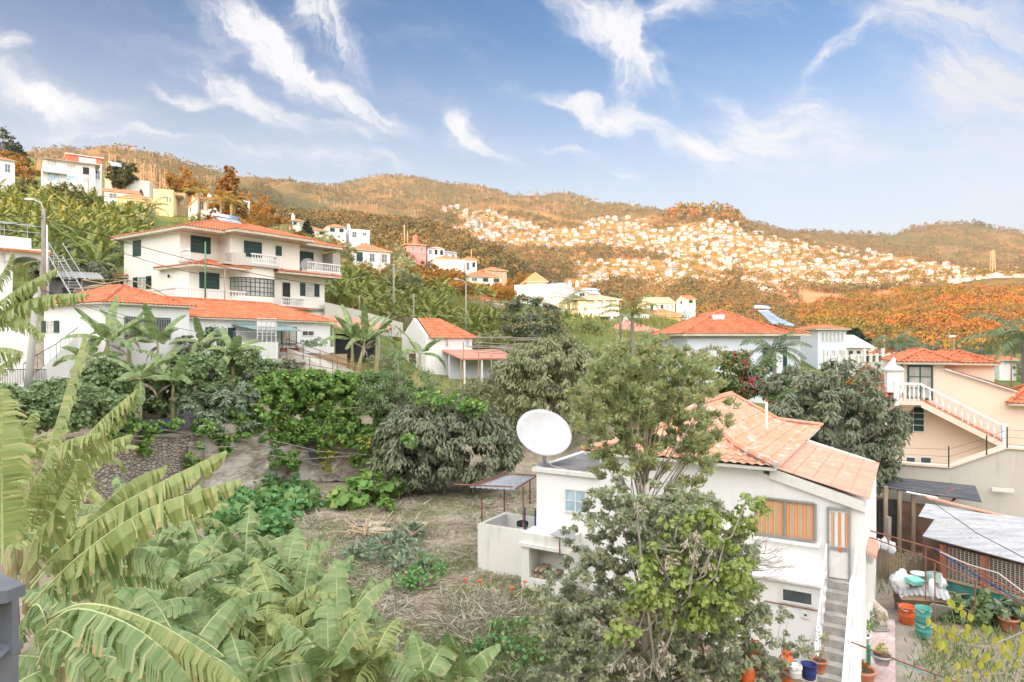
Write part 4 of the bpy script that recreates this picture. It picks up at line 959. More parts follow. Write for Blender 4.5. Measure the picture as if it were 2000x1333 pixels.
GH('long white flat-roofed block with several small chimneys behind the low red-roofed house',205,292,372,352,150,20,10,'flat','offwhite',chim=2,wins=None,parapet=.2)
GH('white bungalow with one long red roof and dark small windows left of the yellow house',204,270,396,372,128,30,6,'gablex','white','tile',18,nx=2,nst=1,kinds=('glass',))
t,fr,Wd,h=GH('yellow house with two small pyramid roofs and attached carport',300,338,416,374,125,20,9,'flat','yellow',wins=None,parapet=.2)
winF(t,fr,326,385,333,395,0,'open'); roof(t,-6.5,-.5,2,7,h-1.0,24,'tile',lod=1); mb=MB(); mb.bx(-6.2,-.003,2.3,6.8,-3,h-1.0); mb.build('annex_wall',M['yellow'],t); window(t,(-4,2.3,h-3.2),0,1.0,1.3,'open'); roof(t,-.2,4.5,3,8,h+.3,22,'tile',lod=1)
GH('brownish flat-roofed house with white window attached to the right of the yellow house',336,362,402,379,132,15,8,'flat','tanwall',nx=2,nst=1,kinds=('lt',))
GH('long white flat roof behind the yellow house with small square chimney',300,365,392,376,160,12,10,'flat','offwhite',wins=None,chim=1)
GH('white house with round chimneys and arched windows behind the tall rust-tinted pine',385,455,412,388,120,34,9,'gablex','white','tile',16,nx=4,nst=1,chim=2,kinds=('void','shutter'))
GH('white cube house right of the tall rust-tinted pine',455,488,410,392,128,40,7,'flat','white',chim=1,nx=2)
GH('small grey white house with broken red roof left of the twin hip-roofed houses',571,593,443,432,150,25,6,'hip','offwhite','tile_far',24,chim=1,nx=2,nst=1)
GH('cream hip-roofed house, left of the pair on the ridge',596,640,460,448,150,42,8,'hip','cream','tile',22,nx=2,nst=1)
GH('white hip-roofed house, right of the pair on the ridge',640,676,458,443,165,25,9,'hip','white','tile',22,nx=2,nst=1)
GH('white flat block with one small window extending right of the ridge pair',682,722,465,449,170,30,8,'flat','white','tile',nx=2,nst=1,chim=1)
GH('white house with wide orange hip roof in the trees behind the large cream house',690,762,512,488,120,32,12,'hip','white','tile',24,nx=3,nst=1)
t,fr,Wd,h=GH('rose pink house with red rooftop turret above the orange trees',798,832,497,478,175,28,9,'flat','rose',nx=2,nst=1); roof(t,-1,5,-.5,6,h+.1,14,'tile',lod=1); mb=MB(); mb.lathe((3,3,h+.5),[(.8,0),(.8,2.0),(1.0,2.05),(.3,2.5)],8); mb.build('turret',M['redwall'],t)
GH('white stepped house with flat roofs right of the rose pink house',835,868,505,484,180,24,10,'gable','white','tile_pale',12,nx=3)
GH('white long terrace house above the small red canopy',850,892,510,493,185,22,8,'shed','white','corr',nx=3,nst=1)
GH('white house with orange hip roof and blank white terrace wall facing left',908,931,530,508,168,24,8,'hip','white','tile',26,nx=2,nst=1)
GH('white blank-walled cube adjoining the left of the orange hip-roofed white house',880,906,530,510,165,24,6,'flat','white',wins=None)
GH('low red hip roof over a white wall left of the hip-roofed white cube house',850,900,516,506,172,18,8,'hip','white','tile',20,wins=None)
GH('grey stone house with orange roof and row of white-framed windows',952,990,545,528,170,30,8,'hip','tanwall','tile',20,nx=4,nst=1)
GH('long low house with wide coral hip roof half hidden by orange bushes',916,980,555,540,150,24,10,'hip','offwhite','tile',22,nx=3,nst=1)
GH('low building with long dark coral roof under the hillside terraces',880,985,598,588,105,14,7,'hip','offwhite','tile',17,wins=None)
GH('white building with long blank retaining wall below the thatched hut',1005,1104,600,562,125,-14,10,'flat','white',wins=None,parapet=.2)
t,fr,Wd,h=GH('small house with tall straw-coloured pyramid thatch above the blank white wall',1030,1068,562,551,132,8,8,'hip','tanwall','thatch' if 'thatch' in M else 'tile_pale',42,nx=2,nst=1)
GH('low dark roofed porch right of the thatched house',1072,1100,576,560,130,-10,6,'shed','tanwall','corr2',nx=2,nst=1)
GH('cream white house with twin chimneys and low red hip roof behind the solar-panelled house',1106,1168,600,566,135,5,9,'hip','cream','tile',12,nx=3,nst=1,chim=2)
t,fr,Wd,h=GH('two-storey cream house with broad pale orange hip roof and solar panel',1129,1205,628,586,112,8,11,'hip','cream','tile_pale',16,wins=None,over=.8)
for a in ((1140,598,1146,610,'lt'),(1160,597,1172,614,'lt'),(1178,597,1186,614,'curtain'),(1178,622,1188,632,'void')): winF(t,fr,a[0],a[1],a[2],a[3],0,a[4])
mb=MB(); z=fr.z(1165,616,-1.2); mb.bx(fr.t(1158),Wd,-1.3,-.003,z-.2,z+.003); mb.bx(fr.t(1158),Wd,-1.3,-1.2,z+.006,z+.8); mb.build('balcony',M['offwhite'],t)
for x in (fr.t(1159),fr.t(1175),Wd-.3): mb=MB(); mb.bx(x,x+.25,-1.25,-1.0,z+.8,h); mb.build('pillar',M['cream'],t)
collector('small solar panel lying on the pale orange roof of the two-storey cream house',fr.W(Wd*.5,2.2,h+1.05),fr.a,1.2,tilt=18)
GH('white gable house with dark window row at the foot of the wooded valley',1268,1318,612,592,160,6,10,'gablex','white','tile_pale',18,nx=5,nst=1)
GH('low open garage with bright red roof in front of the white gable house',1270,1330,628,614,140,4,7,'hip','tanwall','tile',20,wins=None)
GH('white shed with red roof left of the open red-roofed garage',1215,1268,628,612,130,4,6,'hip','white','tile',20,wins=None)
GH('long dusky red roof with white crenellated chimneys behind the trees in the middle',1180,1290,668,648,90,2,8,'hip','white','tile_pink',20,wins=None,chim=2)
GH('small white house behind the tall palm with orange lean-to roof',1340,1358,598,584,175,10,6,'gablex','white','tile_far',18,nx=1,nst=1)
# barn-like white house
F7=Fr(832,56,34,7.0); Wd=F7.t(922); D=F7.dep(785); h=F7.z(832,657); t=thing('house','small white gabled house with steep orange roof and brown door, barn-like','house',F7.loc,F7.a)
mb=MB(); mb.bx(0,Wd,0,D,-3.5,h); wl=mb.build('wall',M['white'],t); tn=(F7.zs(808,622)-h)/(D/2)
mb=MB(); mb.prism([(0,0,h+.002),(0,D,h+.002),(0,D/2,h+D/2*tn)],(.25,0,0)); mb.build('gable_wall',M['white'],t)
pa_=math.degrees(math.atan(tn)); c,s=math.cos(R(pa_)),math.sin(R(pa_)); mb=MB(); L_=Wd+.4; o=.15
tile_slope(mb,(.26,-.3,h-.3*tn+.05),(1,0,0),(0,c,s),L_-.0,D/2+.3,1e6,1.,row=.42); tile_slope(mb,(L_+.26,D+.3,h-.3*tn+.05),(-1,0,0),(0,-c,s),L_,D/2+.3,1.,1e6); tile_slope(mb,(L_+.26,-.3,h-.3*tn+.05),(0,1,0),(-c,0,s),D+.6,D/2+.3); mb.build('roof',M['tile'],t)
winF(t,F7,869,662,876,678,0,'lt',1,1); winF(t,F7,908,662,917,676,0,'blue',1,1,name='door')
window(t,(0,D/2+.9,0),-math.pi/2,1.5,2.0,'redw',1,1,name='door',frame='white')
mb=MB(); mb.prism([(1.5,-3.2,1.5),(Wd+2.6,-3.2,1.5),(Wd+2.6,-.003,2.15),(1.5,-.003,2.15)],(0,0,.12)); mb.build('porch_roof',M['tile_pink'],t)
mb=MB(); mb.bx(1.7,Wd+2.4,-.9,-.7,-3,1.85); mb.build('porch_wall',M['bluewhite'],t)
for k in range(4): x=1.8+k*(Wd+.5)/3; MB().bx(x,x+.14,-3.1,-2.96,-3,1.48).build('porch_post',M['white'],t)
# small sheds round it
t=thing('lean_to','low shed with faded red sheet roof beside the concrete ramp wall','shed',(0,0,0)); mb=MB(); a=[P(628,618,55),P(700,625,56),P(765,640,57),P(740,652,54),P(650,640,53)]; mb.prism(a,(0,0,.08)); mb.build('roof',M['tile_pink'],t)
for p in (a[1],a[2],a[3],a[4]): MB().tube([p,p-Vector((0,0,2.6))],.06,5).build('post',M['steel'],t)
mb=MB(); mb.prism([P(655,652,54.5),P(735,656,55),P(735,700,55),P(655,700,54.5)],(0,.1,0)); mb.build('wall',M['blacktarp'],t)
t=thing('ramp_wall','long grey concrete wall sloping down to the right of the large cream house','wall',(0,0,0)); mb=MB(); mb.prism([P(634,590,61),P(700,606,63),P(787,631,66),P(787,660,66),P(634,640,61)],(-.1,.3,0)); mb.build('wall',M['concrete_lt'],t)
t=thing('ramp_wall','low pale concrete wall running down right below the balcony of the low house','wall',(0,0,0)); mb=MB(); mb.prism([P(560,680,47.5),P(632,703,47),P(720,735,45),P(720,760,45),P(560,745,47)],(-.1,.25,0)); mb.build('wall',M['concrete_lt'],t)
mb=MB(); A,B=P(560,662,47.4),P(728,722,45)
for k in (0,.35): mb.tube([A-Vector((0,0,k)),B-Vector((0,0,k))],.025,4)
for i in range(6): p=A.lerp(B,i/5); mb.tube([p,p-Vector((0,0,1.0))],.025,4)
mb.build('handrail',M['rust'],t)
# dark canopy & terraces
t=thing('shade_canopy','black shade-net canopy over a terraced plot in front of the coral roofed row','canopy',(0,0,0)); mb=MB(); a=[P(832,564,112),P(912,566,114),P(918,560,122),P(845,557,120)]; mb.prism(a,(0,0,.1)); mb.build('net',M['blacktarp'],t); mb=MB(); 
for p in a: mb.tube([p,p-Vector((0,0,3))],.08,5)
mb.build('post',M['wood'],t)
# ------------------------------------------------------------------ skylight house, right of centre
F5=Fr(1342,55,0,4.2); T5=F5.t(1529); D5=F5.dep(1284); h5=F5.z(1342,653)
t=thing('hip_roofed_house','large pale house with broad red hip roof, box chimney and solar heater right of centre','house',F5.loc,0)
mb=MB(); mb.bx(0,T5,0,D5,-3,h5); mb.bx(T5+.003,T5+3.1,4,D5-1,-3,h5); mb.build('wall',M['bluewhite'],t)
roof(t,-.5,T5+.5,-.5,D5+.5,h5+.05,25,'tile',thick=.2); roof(t,T5-4,T5+3.7,3.2,D5-.4,h5+.09,17,'tile',thick=.2)
winS(t,F5,1311,677,1322,692,0,'lt',2,2); winS(t,F5,1312,706,1321,716,0,'lt',2,2); window(t,(T5*.36,0,h5-2.6),0,1.,1.3,'glass'); window(t,(T5-1.6,0,h5-3.0),0,.9,1.9,'shutter'); window(t,(T5+1,4,h5-2.9),0,.9,1.8,'shutter')
ch=P(1401,642,57.5); mb=MB(); q=ch-Vector(F5.loc); mb.bx(q.x-.5,q.x+.5,q.y-.4,q.y+.4,q.z-.4,q.z+1.15); mb.build('chimney',M['bluewhite'],t)
mb=MB(); a=[P(1372,630,58.3),P(1380,630,58.2),P(1396,620,60),P(1388,620,60.1)]; mb.prism([p-Vector(F5.loc)+Vector((0,0,.12)) for p in a],(0,0,.06)); mb.build('skylight',M['glass_blue'],t)
mb=MB(); a=[P(1503,622,60.5),P(1518,622,60.5),P(1553,638,57.5),P(1538,638,57.5)]; mb.prism([p-Vector(F5.loc)+Vector((0,0,.05)) for p in a],(0,0,.07)); mb.build('skylight',M['glass_blue'],t)
t=thing('solar_water_heater','silver tank and twin sloping solar panels on the red hip roof right of centre','solar heater',(0,0,0))
A=P(1487,603,62); mb=MB(); mb.tube([A+Vector((-.75,0,0)),A+Vector((-.68,0,0)),A+Vector((.68,0,0)),A+Vector((.75,0,0))],[.15,.32,.32,.15],14); mb.build('tank',M['chrome'],t,True)
for k in (0,1):
    a=[P(1480+k*11,608,61.5),P(1490+k*11,608,61.5),P(1524+k*11,634,58.0),P(1508+k*13,634,58.0)]; mb=MB(); mb.prism(a,(0,0,.09)); mb.build('collector_panel',M['pvpanel'],t)
mb=MB()
for (px,py,Y,l) in ((1474,610,61.8,1.2),(1500,610,61.8,1.2),(1510,632,58.2,.5),(1530,632,58.2,.5)): p=P(px,py,Y); mb.tube([p,p-Vector((0,0,l))],.03,4)
mb.build('stand',M['steel'],t)
GH('white two-storey block with band of narrow upper windows beside the solar-heated roof',1597,1653,720,644,72,-3,7,'hip','bluewhite','tile',14,wins=None,over=.4)
t=bpy.data.objects[[o.name for o in bpy.data.objects if o.name.startswith('house') and o.get('label','').startswith('white two-storey block')][0]]
fr=Fr(1597,72,-3,0,720)
for i in range(6): winF(t,fr,1604+i*7.6,648,1609.5+i*7.6,667,0,'lt',1,1)
for i in range(3): winF(t,fr,1610+i*14,684,1618+i*14,697,0,'lt',2,2)
GH('low cream annex with pale sloping roof next to the white block by the street',1654,1700,712,680,80,-12,8,'shed','cream','white',nx=3,nst=1,kinds=('dark',))
GH('small cream end house with white roof edge at the right end of the street row',1700,1714,708,682,90,-5,6,'flat','cream',nx=1,nst=1)
GH('low red roof at street level right of the utility pole',1730,1765,706,695,75,-5,5,'hip','tanwall','tile',22,wins=None)
GH('tiny house with red roof at the right edge behind the coral roofs',1952,1985,716,704,70,-8,6,'hip','white','tile',20,nx=1,nst=1)
t=thing('street_wall','white street parapet with square pillars right of the white block','wall',(0,0,0)); mb=MB(); A,B=P(1612,712,66),P(1748,706,72); mb.prism([A,B,B-Vector((0,0,1.2)),A-Vector((0,0,1.6))],(0,.2,0)); mb.build('wall',M['concrete_lt'],t); mb=MB()
for i in range(12): p=A.lerp(B,i/11); mb.bx(p.x-.12,p.x+.12,p.y-.05,p.y+.2,p.z,p.z+(.9 if i%3 else 1.4))
mb.tube([A+Vector((0,.1,.7)),B+Vector((0,.1,.7))],.04,4); mb.build('pillar_row',M['offwhite'],t)
# ------------------------------------------------------------------ peach house with outdoor stair
F6=Fr(1763,38,-21,3.4); t=thing('peach_house','peach house with white balustraded outside stair and coral tiled roofs on the right','house',F6.loc,F6.a)
Z=lambda px,py,d=0: F6.z(px,py,d); X=lambda px,d=0: F6.t(px,d)
mb=MB(); a=X(1700); e=X(2090)
mb.prism([(a,0,-1),(e,0,-1),(e,0,Z(1990,790)),(X(1983),0,Z(1983,790)),(X(1983),0,Z(1983,766)),(X(1846),0,Z(1846,722)),(X(1846),0,Z(1850,709)),(0,0,Z(1763,709)),(0,0,Z(1763,775)),(a,0,Z(1700,776))],(0,7,0)); mb.build('wall',M['pink'],t)
mb=MB(); mb.prism([(X(1752),-.35,Z(1735,722)),(X(1766),-.35,Z(1763,722)),(X(1766),-.35,Z(1763,766)),(X(1752),-.35,Z(1735,766))][::-1],(0,1.0,0)); 
a0,a1=X(1733,-.4),-.003; z0,z1_=Z(1740,767,-.4),Z(1740,724,-.4); mb=MB(); mb.bx(a0,a1,-.4,.8,z0,z1_); mb.bx(a0-.12,a1,-.52,.92,z1_+.003,z1_+.09); mb.add([(a0,-.4,z1_+.09),(a1,-.4,z1_+.09),(a1,.8,z1_+.09),(a0,.8,z1_+.09),((a0+a1)/2,.2,z1_+.75)],[(0,1,4),(1,2,4),(2,3,4),(3,0,4)]); mb.build('chimney',M['white'],t)
roof(t,X(1749),X(1872),-.45,5.2,Z(1800,709)+.05,24,'tile',thick=.12); roof(t,X(1832),X(1950,1.5),1.2,8.5,Z(1900,711,1.5)+.05,22,'tile',thick=.12)
mb=MB(); mb.bx(X(1850),X(1940,1.8),1.6,7.5,Z(1983,766),Z(1900,712,1.5)); mb.build('upper_wall',M['pink'],t)
run=X(1984)-X(1844); rise=Z(1844,717)-Z(1984,760); c=run/math.hypot(run,rise); s=rise/math.hypot(run,rise)
mb=MB(); tile_slope(mb,(X(1984),-.3,Z(1984,762)),(0,1,0),(-c,0,s),7,run,1e6,1e6); mb.build('roof',M['tile'],t)
mb=MB(); mb.prism([(X(1984),-.22,Z(1984,766)),(X(1844),-.22,Z(1844,722)),(X(1844),-.22,Z(1844,719)),(X(1984),-.22,Z(1984,763))],(0,.2,0)); mb.build('verge',M['white'],t)
roof(t,X(1966,-.3),X(2100),-.5,3.6,Z(1980,788)+.03,24,'tile',gr=True,thick=.12); roof(t,X(1668),X(1746),-.4,6.5,Z(1720,776)+.03,26,'tile',gr=True,thick=.12)
winF(t,F6,1772,714,1822,781,0,'grid',2,3,name='door',frame='greenfr',fw=.09)
winF(t,F6,1763,795,1804,842,0,'shutter',1,frame='whitefr'); winF(t,F6,1768,892,1789,908,0,'dark',1,frame='whitefr'); winF(t,F6,1796,892,1820,909,0,'dark',1,frame='whitefr')
# stair
yL=-1.25; L0,L1=X(1747,yL),X(1799,yL); zl=Z(1760,782,yL); S1=X(1962,yL); zs=Z(1950,866,yL)
st=thing; mb=MB(); mb.bx(L0,L1,yL,-.003,zl-.25,zl); mb.prism([(L1,yL,zl-.35),(S1,yL,zs-.3),(S1,yL,zs),(L1,yL,zl)],(0,1.24,0)); mb.prism([(L0+.3,yL+.1,zl-.25),(L1-.2,yL+.1,zl-.25),(L1-.6,yL+1,zl-.9),(L0+.9,yL+1,zl-.9)],(0,.2,0))
n_=16
mb.build('stair',M['pink'],t); mb=MB()
for i in range(n_):
    f0=i/n_; x=L1+(S1-L1)*f0; x_=L1+(S1-L1)*(i+1)/n_; z=zl+(zs-zl)*f0; mb.bx(x,x_,yL+.02,-.01,z-.1,z+.04)
mb.build('stair_tread',M['terracotta'],t)
def rail3(a,b,n,h=.82):
    for i in range(n):
        p=a.lerp(b,(i+.5)/n); mb=MB(); mb.lathe(p,[(.055,0),(.06,.05),(.03,.12),(.065,.32),(.03,.6),(.055,h-.06),(.055,h)],8); mb.build('baluster',M['white'],rl)
    m2=MB(); d=Vector((0,.13,0)); q=Vector((0,-.07,0)); m2.prism([a+q+Vector((0,0,h)),b+q+Vector((0,0,h)),b+q+Vector((0,0,h+.13)),a+q+Vector((0,0,h+.13))],d*1.1); m2.prism([a+q+Vector((0,0,-.12)),b+q+Vector((0,0,-.12)),b+q+Vector((0,0,.0)),a+q+Vector((0,0,.0))],d*1.1)
    m2.build('handrail',M['white'],rl)
mb=MB(); y=yL+.08; mb.bx(L0-.02,L0+.22,y-.12,y+.12,zl-.3,zl+1.0); mb.bx(S1-.1,S1+.12,y-.12,y+.12,zs-.3,zs+1.0); rl=mb.build('balustrade',M['white'],t)
rail3(Vector((L0+.2,y,zl)),Vector((L1,y,zl)),5); rail3(Vector((L1,y,zl)),Vector((S1,y,zs)),13)
mb=MB(); mb.tube([(X(1735),-.05,Z(1735,749)),(X(1732),-.2,Z(1732,750))],.03,5); mb.build('spout',M['steel'],t)
# its retaining wall and barbed fence
t=thing('retaining_wall','tall bare concrete retaining wall below the peach house','wall',(0,0,0)); mb=MB()
W_=[(1740,905,33.2),(1759,906,33.1),(1856,913,32.6),(1967,875,32),(2110,884,31.3),(2110,1130,31.3),(1740,1120,33.2)]; mb.prism([P(*a) for a in W_],(.1,.35,0)); wl=mb.build('wall',M['concrete_lt'],t)
mb=MB(); a=[P(1758,908,33.0),P(1856,915,32.5),P(1967,877,31.9),P(2110,886,31.2)]
for p,q in zip(a[:-1],a[1:]): mb.prism([p,q,q+Vector((0,0,.1)),p+Vector((0,0,.1))],(.1,.5,0))
mb.build('coping',M['pink'],t)
mb=MB(); mb.prism([P(1938,953,31.9),P(1981,956,31.6),P(1981,963,31.6),P(1938,960,31.9)],(0,.1,0)); mb.build('patch',M['offwhite'],t)
t=thing('wire_fence','thin wire fence on dark posts along the top of the concrete retaining wall','fence',(0,0,0)); fp=[(1760,905,870,33),(1853,913,872,32.5),(1927,889,850,32.1),(1967,875,834,31.9),(2040,880,838,31.5)]
for (px,a,b,Y) in fp: mb=MB(); mb.tube([P(px,a,Y),P(px,b,Y)],.03,5); mb.build('post',M['greenpole'] if 0 else M['green'],t)
mb=MB()
for k in (.15,.5,.85):
    for i in range(len(fp)-1): (p,a,b,Y),(p2,a2,b2,Y2)=fp[i],fp[i+1]; mb.tube([P(p,a+(b-a)*k,Y),P(p2,a2+(b2-a2)*k,Y2)],.008,3)
mb.build('wire',M['wire'],t)
# ------------------------------------------------------------------ near white house with the weathered roof
PF=Fr(1048,23.7,-30.5,0); x_=lambda px,d=0: PF.t(px,d); z_=lambda px,py,d=0: PF.z(px,py,d)
t=thing('old_white_house','old white house with weathered orange roof, flat grey wing and outside concrete steps','house',PF.loc,PF.a)
XA=x_(1165); XB=7.5; XC=10.16; zw=z_(1060,922); ze=z_(1300,893)-.05
mb=MB(); mb.bx(0,XA+.1,0,6.5,-.5,zw); mb.bx(XA+.103,XB,.003,10.1,-.5,ze-.02)
mb.prism([(XB+.003,0,-.5),(XC,0,-.5),(XC,0,z_(1686,992)),(XB+.003,0,z_(1495,925))],(0,6.0,0)); mb.build('wall',M['white_bright'],t)
# wing roof and parapet
mb=MB(); mb.bx(-.12,XA+.1,-.12,6.6,zw+.003,zw+.14); mb.build('parapet_slab',M['old_white'],t)
mb=MB(); mb.bx(.15,XA+.1,.1,6.4,zw+.143,zw+.16); mb.build('flat_roof',pm('roof_felt',(.16,.15,.15),(.25,.24,.24),1.2,.9,.3,c3=(.34,.33,.32)),t)
# flared hip roof, old tiles
c,s=math.cos(R(25)),math.sin(R(25)); x0,x1,y0,y1=XA-.35,XB+.45,-.4,10.5; half=(x1-x0)/2; mb=MB()
for k,(A,u,sl,L) in slopes(x0,x1,y0,y1,ze+.12,c,s).items(): tile_slope(mb,A,u,sl,L,half,1.,1.,.25,.03,.45,flare=.0)
rz=ze+.12+half*s/c
def sag(p): return p
for e,r_ in (((x0,y0),y0+half),((x1,y0),y0+half),((x0,y1),y1-half),((x1,y1),y1-half)):
    a=Vector((e[0],e[1],ze+.16)); b=Vector(((x0+x1)/2,r_,rz+.02)); mb.tube([a,a.lerp(b,.5)-Vector((0,0,.03)),b],.10,6)
mb.tube([((x0+x1)/2,y0+half,rz+.04),((x0+x1)/2,y1-half,rz+.04)],.11,6)
mb.bx(x0+.06,x1-.06,y0+.06,y0+.16,ze-.02,ze+.07,1); mb.bx(x0+.06,x0+.16,y0+.163,y1-.06,ze-.02,ze+.07,1); mb.bx(x1-.16,x1-.06,y0+.163,y1-.06,ze-.02,ze+.07,1); mb.bx(x0+.1,x1-.1,y0+.17,y1-.1,ze-.05,ze-.025,1)
me_z=[(v[0],v[1],v[2]) for v in mb.v]
def flare(v):
    dd=min(v[0]-x0,x1-v[0],v[1]-y0,y1-v[1])/half; dd=max(0,min(1,dd)); return (v[0],v[1],v[2]-.42*math.sin(math.pi*dd)*(1-dd*.3) if v[2]>ze+.105 else v[2])
mb.v=[flare(v) for v in mb.v]
mb.build('roof',[M['tile_old'],M['old_white']],t)
# lean-to roof
zl0,zl1=z_(1497,912,-.3),z_(1690,978,-.3); Lx=x_(1697,-.3); run=Lx-XB-.1; rise=zl0-zl1; c=run/math.hypot(run,rise); s=rise/math.hypot(run,rise)
mb=MB(); tile_slope(mb,(Lx,-.15,zl1),(0,1,0),(-c,0,s),6.3,run,1e6,1e6,.3,.012,.5); mb.build('roof',[M['tile_pale']],t)
mb=MB(); mb.prism([(Lx-.12,-.12,zl1-.36),(XB+.2,-.12,zl0-.36),(XB+.2,-.12,zl0-.06),(Lx-.12,-.12,zl1-.07)],(0,.115,0)); mb.build('verge',M['old_white'],t); mb=MB(); mb.prism([(Lx-.12,6.0,zl1-.3),(XB+.2,6.0,zl0-.3),(XB+.2,6.0,zl0+.07),(Lx-.12,6.0,zl1+.07)],(0,.15,0)); mb.build('verge',M['old_white'],t)
# vent pipe
q=P(1497,862,25.2)-Vector(PF.loc); ql=Vector((q.x*PF.ux+q.y*PF.uy,q.x*PF.wx+q.y*PF.wy,q.z)); mb=MB(); mb.tube([ql-Vector((0,0,.5)),ql+Vector((0,0,1.45))],.05,8); mb.tube([ql+Vector((0,0,1.45)),ql+Vector((0,0,1.62))],.035,8,1); mb.tube([ql+Vector((-.04,0,1.5)),ql+Vector((.3,0,1.47))],.012,4,1); mb.build('vent_pipe',[M['plasticwhite'],M['rust']],t)
# striped-curtain window
sm,n=newmat('striped_curtain'); co=n.new('ShaderNodeTexCoord').outputs['Object']; sx_=n.new('ShaderNodeSeparateXYZ',ins={0:co}).outputs[0]
wv=n.math('FRACT',n.math('MULTIPLY',sx_,4.6)); k1=n.ss(wv,.42,.5); k2=n.ss(n.math('FRACT',n.math('MULTIPLY',sx_,13.8)),.72,.84); fold=n.math('SINE',n.math('MULTIPLY',sx_,55.))
out(n,pbsdf(n,n.mix(n.math('MULTIPLY',k2,.7),n.mix(k1,(.52,.38,.24),(.66,.30,.14)),(.72,.50,.36)),.9,0,.1,bump(n,fold,.5,.02))); M['stripes']=sm
a0,a1,b0,b1=x_(1476),x_(1593),z_(1535,1050),z_(1535,977)
mb=MB(); mb.bx(a0+.03,a1-.03,-.015,-.003,b0+.03,b1-.03); wo=mb.build('window',M['stripes'],t)
mb=MB(); m_=(a0+a1)/2; mb.bx(a0-.03,a0+.03,-.07,-.018,b0,b1);mb.bx(a1-.03,a1+.03,-.07,-.018,b0,b1);mb.bx(m_-.03,m_+.03,-.06,-.018,b0+.03,b1-.03);mb.bx(a0+.03,a1-.03,-.07,-.018,b1-.03,b1+.03);mb.bx(a0+.03,a1-.03,-.07,-.018,b0-.03,b0+.03); mb.build('frame',M['steel'],wo)
mb=MB(); mb.bx(a0-.12,a1+.12,-.14,-.003,b0-.14,b0-.05); mb.build('sill',M['white'],wo)
# door with three glazed strips
a0,a1,b0,b1=x_(1620),x_(1657),z_(1640,1129),z_(1640,996); w_=a1-a0
mb=MB(); mb.bx(a0,a1,-.06,-.003,b0,b1); dr=mb.build('door',M['whitefr'],t); mb=MB()
for i in range(3): g=w_/3.4; xx=a0+.05+i*(g*.62+.045)*1.28; mb=MB(); mb.bx(xx,xx+g*.62,-.066,-.061,b0+(b1-b0)*.47,b1-.06); mb.build('glass_strip',M['stripes'],dr)
mb=MB(); mb.bx(a0-.06,a0,-.1,-.003,b0,b1+.06);mb.bx(a1,a1+.06,-.1,-.003,b0,b1+.06);mb.bx(a0,a1,-.1,-.003,b1,b1+.06);mb.bx(a0+.02,a1-.02,-.075,-.062,b0+(b1-b0)*.40,b0+(b1-b0)*.46); mb.build('frame',M['steel'],dr)
mb=MB(); mb.bx(a0+.24,a0+.33,-.085,-.076,b0+(b1-b0)*.39,b0+(b1-b0)*.45); mb.build('letter_plate',M['orange'],dr)
winF(t,PF,1103,955,1147,1003,0,'blue',2,2)
mb=MB(); zz=b0-.08; mb.bx(x_(1490),a0-.35,-.22,-.003,zz-.1,zz); mb.build('ledge',M['white'],t)
# lower porch block between tree and steps
zt=z_(1560,1140,-1.3); p0,p1=x_(1515,-1.3),x_(1601,-1.3); mb=MB(); mb.bx(p0-2.0,p1,-1.3,-.006,.2,zt); mb.build('porch_wall',M['white_bright'],t)
mb=MB(); mb.bx(p0-2.1,p1+.06,-1.42,-.006,zt+.003,zt+.06); mb.build('porch_slab',M['old_white'],t)
winF(t,PF,1525,1150,1590,1181,-1.3,'glass',1,1); 
for (p,q) in ((1532,1190),(1566,1194)): winF(t,PF,p,q,p+15,q+14,-1.3,'glass',1,1)
mb=MB(); mb.tube([(p0-.3,-1.34,zt-.62),(p1,-1.34,zt-.62)],.018,4); mb.build('pipe',M['rust'],t)
# outside steps
sw0,sw1=a0-.02,a1+.04; zt=b0-.03; sp_=MB(); n_=15
for i in range(n_): sp_.bx(sw0,sw1,-.02-.29*(i+1),-.02-.29*i,-.6,zt-.205*i)
stp=sp_.build('steps',M['steps'],t)
mb=MB(); yl=-.29*n_; 
mb.prism([(sw1+.003,-.0,zt+.15),(sw1+.003,yl,zt-.205*n_+.15),(sw1+.003,yl,-.6),(sw1+.003,0,-.6)],(.32,0,0)); mb.build('side_wall',M['white_bright'],t)
mb=MB(); mb.prism([(sw0-.1,-.0,zt+.05),(sw0-.1,yl,zt-.205*n_+.05),(sw0-.1,yl,-.6),(sw0-.1,0,-.6)],(.097,0,0)); mb.build('side_wall',M['white'],t)
mb=MB(); mb.tube([(sw0-.04,-.15,zt+.95),(sw0-.04,yl,zt-.205*n_+.85)],.028,6,0)
for i in range(0,n_,4): y=-.15-.29*i; mb.tube([(sw0-.04,y,zt-.205*i-.1),(sw0-.04,y,zt+.95-.205*i*.98)],.022,5,0)
mb.build('handrail',M['plasticwhite'],t)
mb=MB(); mb.tube([(sw1+.16,-.15,zt+1.0),(sw1+.16,yl,zt-.205*n_+.95)],.028,6,0)
for i in range(0,n_,4): y=-.15-.29*i; mb.tube([(sw1+.16,y,zt-.205*i-.1),(sw1+.16,y,zt+1.0-.205*i*.985)],.022,5,0)
mb.build('handrail',M['plasticwhite'],t)
mb=MB(); q=x_(1690); mb.prism([(XC+.003,.1,2.9),(XC+.003,1.3,2.9),(XC+.003,1.3,3.9),(XC+.003,.1,3.9)],(.16,0,0)); mb.build('side_annex',M['old_white'],t)
mb=MB(); mb.prism([(XC+.003,.0,4.25),(XC+.26,.0,4.1),(XC+.26,1.4,4.1),(XC+.003,1.4,4.25)],(0,0,.1)); mb.build('annex_roof',M['tile_pale'],t)
